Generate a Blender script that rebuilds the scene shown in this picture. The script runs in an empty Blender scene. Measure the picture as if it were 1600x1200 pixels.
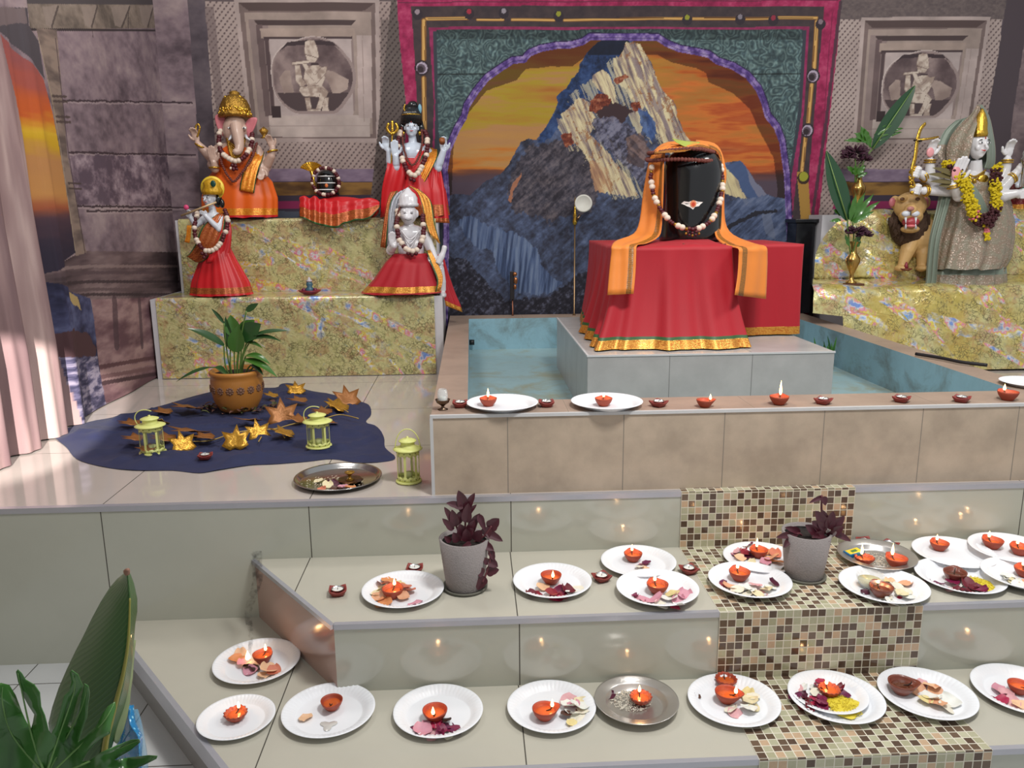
import bpy, bmesh, math, random
import numpy as np
from mathutils import Vector, Matrix

# ---------------------------------------------------------------- camera, world, lights, exposure
SC = bpy.context.scene
COL = SC.collection
CAMH = 1.42
FPX = 1258.76
_p, _y, _r = [math.radians(a) for a in (12.2035, 2.8028, -0.484)]
FW = Vector((math.sin(_y)*math.cos(_p), math.cos(_y)*math.cos(_p), -math.sin(_p)))
RT0 = Vector((math.cos(_y), -math.sin(_y), 0)); UP0 = RT0.cross(FW)
RT = RT0*math.cos(_r) + UP0*math.sin(_r); UP = -RT0*math.sin(_r) + UP0*math.cos(_r)
cam_d = bpy.data.cameras.new('camera'); cam = bpy.data.objects.new('camera', cam_d); COL.objects.link(cam)
cam_d.sensor_width = 36; cam_d.lens = FPX*36/1600; cam_d.clip_start = .02
cam.matrix_world = Matrix(((RT.x, UP.x, -FW.x, 0), (RT.y, UP.y, -FW.y, 0), (RT.z, UP.z, -FW.z, CAMH), (0, 0, 0, 1)))
SC.camera = cam
vs = SC.view_settings
vs.view_transform = 'Standard'; vs.look = 'None'; vs.gamma = 1; vs.use_curve_mapping = False; vs.exposure = 0.22
W = bpy.data.worlds.new('world'); SC.world = W; W.use_nodes = True
W.node_tree.nodes['Background'].inputs[0].default_value = (.93, .96, 1, 1)
W.node_tree.nodes['Background'].inputs[1].default_value = .42

def area(name, loc, target, size, size_y, power, color=(1, 1, 1)):
    l = bpy.data.lights.new(name, 'AREA'); l.shape = 'RECTANGLE'; l.size = size; l.size_y = size_y
    l.energy = power; l.color = color
    o = bpy.data.objects.new(name, l); COL.objects.link(o); o.location = loc
    o.rotation_euler = (Vector(target)-Vector(loc)).to_track_quat('-Z', 'Y').to_euler()
    return o
area('ceiling_panel_light', (.9, 1.3, 3.25), (.9, 2.6, .5), .5, .4, 58, (1, .98, .95))
area('ceiling_panel_light', (2.6, 2.6, 3.3), (1.6, 3.9, .8), .6, .6, 24, (1, .97, .92))
area('ceiling_panel_light', (-1.0, 3.4, 3.3), (-.8, 4.2, .8), .6, .6, 18, (1, .95, .9))
# daylight from the front left that strikes the drapes at the left
sun_l = bpy.data.lights.new('window_daylight', 'SPOT'); sun_l.energy = 2800; sun_l.spot_size = math.radians(6.6); sun_l.spot_blend = .15
sun_l.shadow_soft_size = .03; sun_l.color = (1, .93, .88)
sun_o = bpy.data.objects.new('window_daylight', sun_l); COL.objects.link(sun_o); sun_o.location = (-.25, -1.5, 2.2)
sun_o.rotation_euler = (Vector((-1.74, 3.10, .66))-sun_o.location).to_track_quat('-Z', 'Y').to_euler()

# ---------------------------------------------------------------- measuring helpers
def ray(u, v):
    d = FW + RT*((u-800)/FPX) - UP*((v-600)/FPX); return d/d.y
def atY(u, v, Y): r = ray(u, v)*Y; return Vector((r.x, Y, r.z+CAMH))
def atZ(u, v, z): d = ray(u, v); k = (z-CAMH)/d.z; return Vector((d.x*k, d.y*k, z))
def atX(u, v, x): d = ray(u, v); k = x/d.x; return Vector((x, d.y*k, d.z*k+CAMH))
def mpp(Y): return Y*1.0/FPX*1.0     # rough metres per photo pixel at depth Y

# ---------------------------------------------------------------- heights and depths of the place
Z2, Z1, ZP, ZW = .14, .34, .53, .792          # lower tread, upper tread, platform, basin rim
YR, Y1, Y2 = 2.425, 1.990, 1.650              # platform riser, upper step front, lower step front
YB = 4.95                                      # back wall
XL = -1.755                                    # left wall
XR = 4.2

# ---------------------------------------------------------------- object helpers
def tagp(o, label=None, cat=None, group=None, kind=None):
    if label: o['label'] = label
    if cat: o['category'] = cat
    if group: o['group'] = group
    if kind: o['kind'] = kind
    return o
def empty(name, loc=(0, 0, 0), label=None, cat=None, group=None, rz=0):
    o = bpy.data.objects.new(name, None); COL.objects.link(o); o.location = loc; o.rotation_euler = (0, 0, rz)
    o.empty_display_size = .02
    return tagp(o, label, cat, group)
def link_mesh(name, me, mat=None, parent=None, loc=None, smooth=True):
    o = bpy.data.objects.new(name, me); COL.objects.link(o)
    if mat is not None:
        for m in (mat if isinstance(mat, (list, tuple)) else [mat]): me.materials.append(m)
    if smooth and len(me.polygons): me.polygons.foreach_set('use_smooth', [True]*len(me.polygons))
    if parent: o.parent = parent
    if loc is not None: o.location = loc
    return o
def kids(o): return [c for c in COL.objects if c.parent == o]
def copy_tree(o, parent=None, loc=None, rz=None, scale=None):
    c = o.copy(); COL.objects.link(c); c.parent = parent
    if loc is not None: c.location = loc
    if rz is not None: c.rotation_euler = (0, 0, rz)
    if scale is not None: c.scale = (scale,)*3
    for ch in o.get('_k', []) if False else list(o.children): copy_tree(ch, c)
    return c

class MB:
    """collects shapes and links them as one mesh object"""
    def __init__(s): s.v = []; s.f = []; s.mi = []
    def add(s, V, F, mi=0):
        n = len(s.v); s.v.extend([tuple(p) for p in V]); s.f.extend([tuple(i+n for i in f) for f in F]); s.mi.extend([mi]*len(F)); return s
    def box(s, a, b, mi=0):
        x0, y0, z0 = a; x1, y1, z1 = b
        V = [(x0, y0, z0), (x1, y0, z0), (x1, y1, z0), (x0, y1, z0), (x0, y0, z1), (x1, y0, z1), (x1, y1, z1), (x0, y1, z1)]
        return s.add(V, [(0, 3, 2, 1), (4, 5, 6, 7), (0, 1, 5, 4), (1, 2, 6, 5), (2, 3, 7, 6), (3, 0, 4, 7)], mi)
    def prism(s, poly, z0, z1, mi=0):
        n = len(poly); V = [(p[0], p[1], z0) for p in poly]+[(p[0], p[1], z1) for p in poly]
        F = [tuple(range(n-1, -1, -1)), tuple(range(n, 2*n))]+[(i, (i+1) % n, n+(i+1) % n, n+i) for i in range(n)]
        return s.add(V, F, mi)
    def lathe(s, prof, c=(0, 0, 0), n=24, mod=None, mi=0, ax=None, sy=1.0):
        """prof [(r,z)], closed at r=0 ends; mod(angle, r, z, k)->(r,z)"""
        V = []; F = []; rings = []
        for k, (r, z) in enumerate(prof):
            if r < 1e-6: rings.append([len(V)]); V.append((0, 0, z)); continue
            ring = []
            for i in range(n):
                a = 2*math.pi*i/n; rr, zz = (r, z) if mod is None else mod(a, r, z, k)
                ring.append(len(V)); V.append((rr*math.cos(a), rr*math.sin(a)*sy, zz))
            rings.append(ring)
        for A, B in zip(rings, rings[1:]):
            if len(A) == 1 and len(B) == 1: continue
            for i in range(n):
                j = (i+1) % n
                if len(A) == 1: F.append((A[0], B[j], B[i]))
                elif len(B) == 1: F.append((A[i], A[j], B[0]))
                else: F.append((A[i], A[j], B[j], B[i]))
        c = Vector(c)
        if ax is not None:
            q = Vector((0, 0, 1)).rotation_difference(Vector(ax).normalized()); V = [q @ Vector(p) for p in V]
        return s.add([Vector(p)+c for p in V], F, mi)
    def tube(s, pts, rad, n=8, mi=0, closed=False, flat=1.0):
        pts = [Vector(p) for p in pts]; N = len(pts)
        if not hasattr(rad, '__len__'): rad = [rad]*N
        V = []; F = []
        t0 = (pts[1]-pts[0]).normalized()
        nrm = t0.orthogonal().normalized()
        for i, p in enumerate(pts):
            if closed: t = (pts[(i+1) % N]-pts[i-1])
            else: t = pts[min(i+1, N-1)]-pts[max(i-1, 0)]
            if t.length < 1e-9: t = t0
            t.normalize(); nrm = (nrm-t*nrm.dot(t))
            if nrm.length < 1e-6: nrm = t.orthogonal()
            nrm.normalize(); b = t.cross(nrm)
            for k in range(n):
                a = 2*math.pi*k/n; V.append(p+(nrm*math.cos(a)+b*math.sin(a)*flat)*rad[i])
        M_ = N if closed else N-1
        for i in range(M_):
            for k in range(n):
                a, b_ = i*n+k, i*n+(k+1) % n; c, d = ((i+1) % N)*n+(k+1) % n, ((i+1) % N)*n+k
                F.append((a, b_, c, d))
        if not closed:
            V.append(pts[0]); V.append(pts[-1]); e0, e1 = len(V)-2, len(V)-1
            for k in range(n):
                F.append((e0, (k+1) % n, k)); F.append((e1, (N-1)*n+k, (N-1)*n+(k+1) % n))
        return s.add(V, F, mi)
    def ball(s, c, r, n=10, m=7, mi=0, rot=None):
        r = (r, r, r) if not hasattr(r, '__len__') else r
        V = [(0, 0, -r[2])]; F = []
        for j in range(1, m):
            t = -math.pi/2+math.pi*j/m
            for i in range(n):
                a = 2*math.pi*i/n; V.append((r[0]*math.cos(t)*math.cos(a), r[1]*math.cos(t)*math.sin(a), r[2]*math.sin(t)))
        V.append((0, 0, r[2])); top = len(V)-1
        for i in range(n):
            F.append((0, 1+(i+1) % n, 1+i)); F.append((top, 1+(m-2)*n+i, 1+(m-2)*n+(i+1) % n))
            for j in range(m-2):
                a, b = 1+j*n+i, 1+j*n+(i+1) % n; F.append((a, b, b+n, a+n))
        c = Vector(c)
        if rot is not None: V = [rot @ Vector(p) for p in V]
        return s.add([Vector(p)+c for p in V], F, mi)
    def grid(s, fn, nu, nv, mi=0, closed_u=False, thick=0):
        """fn(a,b) with a,b in 0..1"""
        base = len(s.v); P = [[Vector(fn(i/nu, j/nv)) for i in range(nu+(0 if closed_u else 1))] for j in range(nv+1)]
        w = len(P[0]); V = [p for row in P for p in row]; F = []
        for j in range(nv):
            for i in range(nu if closed_u else nu):
                i2 = (i+1) % w if closed_u else i+1
                F.append((j*w+i, j*w+i2, (j+1)*w+i2, (j+1)*w+i))
        s.add(V, F, mi); return s
    def build(s, name, mat, parent=None, loc=None, smooth=True, sub=0, thick=0, bevel=0, auto=None, vert=None):
        me = bpy.data.meshes.new(name); me.from_pydata(s.v, [], s.f); me.update()
        if any(s.mi): me.polygons.foreach_set('material_index', s.mi)
        o = link_mesh(name, me, mat, parent, loc, smooth)
        if bevel:
            m = o.modifiers.new('bevel', 'BEVEL'); m.width = bevel; m.segments = 2; m.limit_method = 'ANGLE'
        if thick:
            m = o.modifiers.new('solid', 'SOLIDIFY'); m.thickness = thick; m.offset = 0
        if sub:
            m = o.modifiers.new('sub', 'SUBSURF'); m.levels = sub; m.render_levels = sub
        return o

# ---------------------------------------------------------------- materials
def lin(c):
    return tuple((x/12.92 if x <= .04045 else ((x+.055)/1.055)**2.4) for x in [a/255 for a in c])
def c4(c): return (*lin(c), 1)
MATS = {}
def nmat(name):
    m = bpy.data.materials.new(name); m.use_nodes = True; nt = m.node_tree; b = nt.nodes['Principled BSDF']; return m, nt, b
def N(nt, t, **kw):
    n = nt.nodes.new(t)
    for k, v in kw.items():
        if k.startswith('i_'):
            key = k[2:]; key = int(key) if key.isdigit() else key.replace('_', ' '); n.inputs[key].default_value = v
        else: setattr(n, k, v)
    return n
def L(nt, a, b): nt.links.new(a, b)
def math_n(nt, op, a, b=None, c=None):
    n = nt.nodes.new('ShaderNodeMath'); n.operation = op
    for i, x in enumerate((a, b, c)):
        if x is None: continue
        if isinstance(x, (int, float)): n.inputs[i].default_value = x
        else: L(nt, x, n.inputs[i])
    return n.outputs[0]
def ramp(nt, fac, stops, interp='LINEAR'):
    r = nt.nodes.new('ShaderNodeValToRGB'); cr = r.color_ramp; cr.interpolation = interp
    cr.elements.remove(cr.elements[1]); cr.elements[0].position = stops[0][0]; cr.elements[0].color = stops[0][1] if len(stops[0][1]) == 4 else c4(stops[0][1])
    for p, c in stops[1:]: e = cr.elements.new(p); e.color = c if len(c) == 4 else c4(c)
    L(nt, fac, r.inputs[0]); return r.outputs[0]
def mix(nt, fac, a, b):
    m = nt.nodes.new('ShaderNodeMix'); m.data_type = 'RGBA'
    for i, x in ((0, fac), (6, a), (7, b)):
        if isinstance(x, (int, float)): m.inputs[i].default_value = x
        elif isinstance(x, tuple): m.inputs[i].default_value = x if len(x) == 4 else c4(x)
        else: L(nt, x, m.inputs[i])
    return m.outputs[2]
def noise(nt, scale, detail=4, rough=.55, vec=None, dist=0):
    n = N(nt, 'ShaderNodeTexNoise'); n.inputs['Scale'].default_value = scale; n.inputs['Detail'].default_value = detail
    n.inputs['Roughness'].default_value = rough; n.inputs['Distortion'].default_value = dist
    if vec is None: vec = N(nt, 'ShaderNodeTexCoord').outputs['Object']
    L(nt, vec, n.inputs['Vector']); return n.outputs['Fac']
def bump(nt, b, h, strength=.3, dist=.01):
    n = N(nt, 'ShaderNodeBump'); n.inputs['Strength'].default_value = strength; n.inputs['Distance'].default_value = dist
    L(nt, h, n.inputs['Height']); L(nt, n.outputs[0], b.inputs['Normal'])
def M(name, col, rough=.5, metal=0, var=.12, scale=30, bmp=0, bscale=60, spec=None, trans=0, coat=0, sheen=0, sss=0, alpha=1, emis=None, es=0, ior=None):
    """plain procedural material: colour with noise variation"""
    if name in MATS: return MATS[name]
    m, nt, b = nmat(name)
    c = c4(col); d = tuple(x*(1-var) for x in c[:3])+(1,)
    if var:
        f = noise(nt, scale); L(nt, mix(nt, f, c, d), b.inputs['Base Color'])
    else: b.inputs['Base Color'].default_value = c
    b.inputs['Roughness'].default_value = rough; b.inputs['Metallic'].default_value = metal
    if spec is not None: b.inputs['Specular IOR Level'].default_value = spec
    if trans: b.inputs['Transmission Weight'].default_value = trans
    if coat: b.inputs['Coat Weight'].default_value = coat; b.inputs['Coat Roughness'].default_value = .08
    if sheen: b.inputs['Sheen Weight'].default_value = sheen
    if sss: b.inputs['Subsurface Weight'].default_value = sss; b.inputs['Subsurface Radius'].default_value = (.01, .005, .003)
    if alpha < 1: b.inputs['Alpha'].default_value = alpha
    if ior: b.inputs['IOR'].default_value = ior
    if emis: b.inputs['Emission Color'].default_value = c4(emis); b.inputs['Emission Strength'].default_value = es
    if bmp: bump(nt, b, noise(nt, bscale), bmp)
    MATS[name] = m; return m

def tile_mat(name, col, jx=(), jy=(), jz=(), rough=.1, gw=.0016, grout=(70, 66, 58), blotch=.06, bsc=3, spec=.5):
    """glazed tile with straight joints at given world coordinates"""
    m, nt, b = nmat(name)
    co = N(nt, 'ShaderNodeNewGeometry').outputs['Position']
    sep = N(nt, 'ShaderNodeSeparateXYZ'); L(nt, co, sep.inputs[0])
    acc = None
    for ax, js in ((0, jx), (1, jy), (2, jz)):
        for j in js:
            d = math_n(nt, 'ABSOLUTE', math_n(nt, 'SUBTRACT', sep.outputs[ax], float(j)))
            t = math_n(nt, 'LESS_THAN', d, gw)
            acc = t if acc is None else math_n(nt, 'MAXIMUM', acc, t)
    c = c4(col); d = tuple(x*(1-blotch) for x in c[:3])+(1,)
    f = noise(nt, bsc, 6, .6, co); fr = ramp(nt, f, [(.35, (0, 0, 0, 1)), (.65, (1, 1, 1, 1))])
    base = mix(nt, fr, c, d)
    if acc is not None:
        base = mix(nt, acc, base, c4(grout))
        L(nt, math_n(nt, 'MAXIMUM', math_n(nt, 'MULTIPLY', acc, .8), rough), b.inputs['Roughness'])
    else: b.inputs['Roughness'].default_value = rough
    b.inputs['Specular IOR Level'].default_value = spec
    L(nt, base, b.inputs['Base Color'])
    return m

def mosaic_mat(name, axes):
    m, nt, b = nmat(name); p = .0228
    co = N(nt, 'ShaderNodeNewGeometry').outputs['Position']; sep = N(nt, 'ShaderNodeSeparateXYZ'); L(nt, co, sep.inputs[0])
    a = math_n(nt, 'DIVIDE', math_n(nt, 'SUBTRACT', sep.outputs[0], .66), p)
    off = YR if axes == 'xy' else 0.0
    c = math_n(nt, 'DIVIDE', math_n(nt, 'SUBTRACT', sep.outputs[1 if axes == 'xy' else 2], off), p)
    fa, fc = math_n(nt, 'FRACT', a), math_n(nt, 'FRACT', c)
    cell = N(nt, 'ShaderNodeCombineXYZ'); L(nt, math_n(nt, 'FLOOR', a), cell.inputs[0]); L(nt, math_n(nt, 'FLOOR', c), cell.inputs[1])
    cell.inputs[2].default_value = 3.5 if axes == 'xy' else 8.5
    wn = N(nt, 'ShaderNodeTexWhiteNoise'); wn.noise_dimensions = '3D'; L(nt, cell.outputs[0], wn.inputs['Vector'])
    # alternate light and dark, with random exceptions as in sheet mosaic
    chk = math_n(nt, 'FLOORED_MODULO', math_n(nt, 'ADD', math_n(nt, 'FLOOR', a), math_n(nt, 'FLOOR', c)), 2.0)
    val = math_n(nt, 'ADD', math_n(nt, 'MULTIPLY', wn.outputs[0], .62), math_n(nt, 'MULTIPLY', chk, .38))
    col = ramp(nt, val, [(0, (84, 66, 54)), (.26, (104, 84, 68)), (.43, (192, 164, 134)), (.51, (176, 174, 146)), (.68, (188, 186, 158)), (.82, (166, 164, 134)), (.93, (96, 78, 62))], 'CONSTANT')
    mott = noise(nt, 160, 3, .7, co)
    col = mix(nt, math_n(nt, 'MULTIPLY', math_n(nt, 'SUBTRACT', mott, .35), .35), col, c4((120, 98, 80)))
    e = .055
    g = math_n(nt, 'MINIMUM', math_n(nt, 'MINIMUM', fa, math_n(nt, 'SUBTRACT', 1.0, fa)), math_n(nt, 'MINIMUM', fc, math_n(nt, 'SUBTRACT', 1.0, fc)))
    gm = math_n(nt, 'LESS_THAN', g, e)
    L(nt, mix(nt, gm, col, c4((214, 208, 190))), b.inputs['Base Color'])
    L(nt, math_n(nt, 'ADD', math_n(nt, 'MULTIPLY', gm, .5), .12), b.inputs['Roughness'])
    bump(nt, b, math_n(nt, 'MINIMUM', g, .12), .25, .01)
    return m

# ---------------------------------------------------------------- the shell
def struct(o): o['kind'] = 'structure'; return o
TILE = (188, 183, 170)
jx_all = (-1.165, -.525, .112, 1.80)
mt_top = tile_mat('platform tile', (192, 182, 174), jx=(-1.165, -.525, .112, 1.8), jy=(3.02, 3.62, 4.22), rough=.07)
mt_ris = tile_mat('riser tile', (182, 183, 170), jx=jx_all+(2.45,), rough=.10, spec=.6)
mt_t1 = tile_mat('upper tread tile', (188, 184, 170), jx=(-.53, .108, 1.85), rough=.12)
mt_t2 = tile_mat('lower tread tile', (188, 184, 170), jx=(.108, -.53, 1.9), rough=.12)
mt_alu = M('brushed aluminium edge', (188, 188, 196), .3, .5, .08, 40)
mos_h = mosaic_mat('mosaic tread', 'xy'); mos_v = mosaic_mat('mosaic riser', 'xz')

mt_floor = tile_mat('floor tile', (196, 198, 198), jx=(-1.75, -1.42, -.98, -.55, -.12), jy=(.4, .9, 1.4, 1.9, 2.31), rough=.16, gw=.0018)
struct(MB().box((-3.2, -2.5, -.1), (XR, YB, 0)).build('floor', mt_floor, smooth=False))
struct(MB().box((-3.2, YB, 0), (XR, YB+.12, 3.3)).build('wall_back', M('plaster', (180, 172, 160), .9), smooth=False))
struct(MB().box((XL-.12, -2.5, 0), (XL, YB, 3.3)).build('wall_left', M('plaster', (180, 172, 160), .9), smooth=False))
# the platform and the two steps in front of it
struct(MB().box((XL, YR, 0), (XR, YB, ZP-.002)).build('tiled_platform', mt_ris, smooth=False))
struct(MB().box((XL, YR+.018, ZP-.004), (XR, YB, ZP)).build('platform_tiles', mt_top, smooth=False))
mt_side = tile_mat('step end tile', (176, 148, 138), rough=.14)
def step_body(name, pts, z, m_top, m_ris_, y_front):
    mb = MB(); n = len(pts)
    mb.prism(pts, 0, z)
    # faces: 0 bottom, 1 top, sides follow the outline
    mb.mi = [0, 1]+[0]*n
    return mb
t1 = [(-.385, Y1), (XR, Y1), (XR, YR), (-.705, YR)]
mb = step_body('s', t1, Z1, 0, 0, Y1); mb.mi[5] = 2
struct(mb.build('tiled_upper_step', [mt_ris, mt_t1, mt_side], smooth=False))
t2 = [(-.56, Y2), (XR, Y2), (XR, YR), (-1.172, YR)]
mb = step_body('s', t2, Z2, 0, 0, Y2); mb.mi[5] = 2
struct(mb.build('tiled_lower_step', [mt_ris, mt_t2, M('grey step end', (150, 148, 146), .25, .1, .08)], smooth=False))
# mosaic panels set flush in the steps
MX0, MX1 = .66, .66+25*.0228
e = .0012
def mosaic(name, a, b, m): struct(MB().box(a, b).build(name, m, smooth=False))
mosaic('mosaic_riser', (MX0, YR-e-.004, Z1), (MX1, YR-e, ZP+.0005), mos_v)
mosaic('mosaic_tread', (MX0, Y1, Z1), (MX1, YR-.0055, Z1+e), mos_h)
mosaic('mosaic_riser', (MX0, Y1-e-.003, Z2), (MX1, Y1-e, Z1+e), mos_v)
mosaic('mosaic_tread', (MX0, Y2, Z2), (MX1, Y1-.0045, Z2+e), mos_h)
mosaic('mosaic_riser', (MX0, Y2-e-.003, .0), (MX1, Y2-e, Z2+e), mos_v)
mosaic('mosaic_platform_edge', (MX0, YR-e-.004, ZP), (MX1, YR+.03, ZP+e), mos_h)
# aluminium edge trims
ntrim = [0]
def trim(a, b, m=mt_alu):
    ntrim[0] += 1; struct(MB().box(a, b).build('trim_%d' % ntrim[0], m, smooth=False))
for x0, x1 in ((XL, MX0), (MX1, XR)):
    trim((x0, YR-.003, ZP-.016), (x1, YR+.018, ZP+.0015))
trim((-.385, Y1-.003, Z1-.014), (MX0, Y1+.012, Z1+.0015)); trim((MX1, Y1-.003, Z1-.014), (XR, Y1+.012, Z1+.0015))
trim((-.56, Y2-.003, Z2-.014), (MX0, Y2+.012, Z2+.0015)); trim((MX1, Y2-.003, Z2-.014), (XR, Y2+.012, Z2+.0015))
def strip(p0, p1, z, h, w):
    ntrim[0] += 1; a = Vector((*p0, 0)); b = Vector((*p1, 0)); t = (b-a).normalized(); n = Vector((t.y, -t.x, 0))*w
    poly = [a-n*.25, b-n*.25, b+n, a+n]; struct(MB().prism([(q.x, q.y) for q in poly], z-h, z+.0015).build('trim_%d' % ntrim[0], mt_alu, smooth=False))
strip((-.705, YR-.001), (-.385, Y1), Z1, .012, .010)
strip((-1.172, YR-.001), (-.56, Y2), Z2, .05, .012)
trim((XL, YR+.02, ZP), (XL+.012, YB, ZP+.035), M('dark skirting', (96, 84, 78), .5))
for zz in ((-.53, .112)): pass

# ---------------------------------------------------------------- the water basin and its pedestal block
mt_bas = tile_mat('basin tile', (190, 172, 152), jx=(.105, .385+.09, .80, 1.125, 1.45, 1.77, 2.09), rough=.35, gw=.0014, grout=(130, 122, 112), blotch=.26, bsc=7, spec=.3)
mt_rim = tile_mat('basin rim tile', (168, 146, 130), jy=(3.1, 3.7, 4.3), jx=(.3, .9, 1.5), rough=.4, gw=.0012, grout=(140, 125, 110), blotch=.2, bsc=6, spec=.3)
def paint_blue(name, col, dirt):
    m, nt, b = nmat(name); f = noise(nt, 4, 8, .7, dist=.6); g = noise(nt, 14, 6, .7)
    base = mix(nt, g, c4(col), tuple(x*.72 for x in lin(col))+(1,))
    base = mix(nt, ramp(nt, f, [(.48, (0, 0, 0, 1)), (.66, (1, 1, 1, 1))]), base, c4(dirt))
    L(nt, base, b.inputs['Base Color']); b.inputs['Roughness'].default_value = .45; bump(nt, b, g, .3, .006); return m
mt_bl = paint_blue('blue basin paint', (150, 190, 204), (112, 128, 128))
mt_blf = paint_blue('blue basin floor paint', (160, 190, 194), (150, 150, 124))
basin = empty('water_basin', (0, 0, 0), 'square tiled water basin with blue painted inside, at the centre of the platform', 'basin')
BX0, BX1, BIX0, BIX1 = -.135, 2.0, -.02, 1.88
BY0, BY1, BIY0, BIY1 = 2.455, YB-.05, 2.64, 4.74
mt_walls = [mt_bas, mt_rim, mt_bl]
def wallbox(name, a, b, inner):
    mb = MB().box(a, b); mb.mi = [0, 1, 0, 0, 0, 0]
    for i in inner: mb.mi[i] = 2
    return mb.build(name, mt_walls, basin, smooth=False)
wallbox('front_wall', (BX0, BY0, ZP), (BX1, BIY0, ZW), [4])
wallbox('back_wall', (BX0, BIY1, ZP), (BX1, BY1, ZW), [2])
wallbox('side_wall', (BX0, BIY0, ZP), (BIX0, BIY1, ZW), [3])
wallbox('side_wall', (BIX1, BIY0, ZP), (BX1, BIY1, ZW), [5])
MB().box((BIX0, BIY0, ZP), (BIX1, BIY1, .608)).build('basin_floor', mt_blf, basin, smooth=False)
mt_wtrim = M('white edge trim', (205, 205, 205), .35)
MB().box((BX0-.003, BY0-.004, ZW-.009), (BX1, BY0+.008, ZW+.001)).build('edge_trim', mt_wtrim, basin, smooth=False)
MB().box((BX0-.004, BY0-.004, ZP), (BX0+.006, BY0+.005, ZW-.009)).build('corner_trim', mt_wtrim, basin, smooth=False)
mb = MB().tube([(BIX0, BIY1-.05, .66), (BIX0+.03, BIY1-.05, .66)], .016, 12); mb.build('drain_pipe', M('black plastic', (22, 22, 24), .4), basin)
KX0, KX1, KY0, KY1, ZK = .44, 1.41, 3.03, 4.15, .87
mt_blk = tile_mat('grey block tile', (176, 174, 172), jx=(.76, 1.085), jy=(3.35, 3.75), rough=.3, gw=.0014, grout=(120, 118, 116), blotch=.14, bsc=9, spec=.35)
blk = empty('tiled_block', (0, 0, 0), 'low grey tiled block standing in the water basin under the red cloth', 'block')
MB().box((KX0, KY0, .608), (KX1, KY1, ZK)).build('block_body', mt_blk, blk, smooth=False, bevel=.002)
mb = MB().box((KX0-.002, KY0-.003, ZK-.006), (KX1+.002, KY0+.006, ZK+.001)); mb.box((KX0-.003, KY0+.006, ZK-.006), (KX0+.006, KY1, ZK+.001))
mb.build('edge_trim', mt_wtrim, blk, smooth=False)
# ---------------------------------------------------------------- printed fabric murals (the print is painted in the fabric's own coordinates)
_rng = np.random.RandomState(4)
_tab = _rng.rand(256, 256)
def vnoise(x, y):
    xi = np.floor(x).astype(int); yi = np.floor(y).astype(int); fx = x-xi; fy = y-yi
    fx = fx*fx*(3-2*fx); fy = fy*fy*(3-2*fy)
    g = lambda a, b: _tab[a & 255, b & 255]
    return (g(xi, yi)*(1-fx)+g(xi+1, yi)*fx)*(1-fy)+(g(xi, yi+1)*(1-fx)+g(xi+1, yi+1)*fx)*fy
def fbm(x, y, sx, sy, o=5, seed=0, ang=0, rough=.55):
    if ang: c, s = math.cos(ang), math.sin(ang); x, y = x*c+y*s, -x*s+y*c
    a = 0; w = 1; t = 0; k = 1
    for i in range(o):
        a = a+w*vnoise(x*sx*k+seed*17.3+i*5.1, y*sy*k+seed*9.7+i*3.3); t += w; w *= rough; k *= 2.03
    return a/t
class Canvas:
    """colour field over fabric coordinates (S across, Z up), sRGB 0..255"""
    def __init__(s, S, Z, conv, base):
        s.S = S; s.Z = Z; s.conv = conv; s.C = np.zeros(S.shape+(3,)); s.C[...] = base
        s.wx = (fbm(S, Z, 30, 30, 3, 91)-.5); s.wy = (fbm(S, Z, 30, 30, 3, 57)-.5)
    def inside(s, px, warp=0, wall=False):
        P = px if wall else [s.conv(u, v) for u, v in px]
        X = s.S+s.wx*warp; Y = s.Z+s.wy*warp
        m = np.zeros(s.S.shape, bool)
        n = len(P)
        for i in range(n):
            x0, y0 = P[i]; x1, y1 = P[(i+1) % n]
            if y0 == y1: continue
            c = ((Y >= min(y0, y1)) & (Y < max(y0, y1)) & (X < (x1-x0)*(Y-y0)/(y1-y0)+x0)); m ^= c
        return m
    def put(s, m, col, a=1.0):
        col = np.asarray(col, float)
        if col.ndim == 3: col = col[m]
        if hasattr(a, 'shape'): a = a[m][:, None]
        s.C[m] = s.C[m]*(1-a)+col*a
    def poly(s, px, col, warp=0, a=1.0): m = s.inside(px, warp); s.put(m, col, a); return m
    def line(s, px, w, col, a=1.0, warp=0, prof=None):
        P = [s.conv(u, v) for u, v in px]; D = np.full(s.S.shape, 9.0); X = s.S+s.wx*warp; Y = s.Z+s.wy*warp
        for (x0, y0), (x1, y1) in zip(P, P[1:]):
            dx, dy = x1-x0, y1-y0; t = np.clip(((X-x0)*dx+(Y-y0)*dy)/(dx*dx+dy*dy+1e-12), 0, 1)
            D = np.minimum(D, np.hypot(X-x0-t*dx, Y-y0-t*dy))
        m = D < w/2
        if prof is not None:
            k = D/(w/2); col = np.stack([np.interp(k, [0, .35, .75, 1], [c[i] for c in prof]) for i in range(3)], -1)
        s.put(m, col, a); return m
    def disc(s, u, v, r, col, a=1.0, sx=1.0):
        x, y = s.conv(u, v); m = np.hypot((s.S-x)/sx, s.Z-y) < r; s.put(m, col, a); return m
    def mix2(s, A, B, f):
        f = np.clip(f, 0, 1)[..., None]; return np.asarray(A, float)*(1-f)+np.asarray(B, float)*f
    def stops(s, f, st):
        return np.stack([np.interp(f, [p for p, _ in st], [c[i] for _, c in st]) for i in range(3)], -1)

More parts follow.
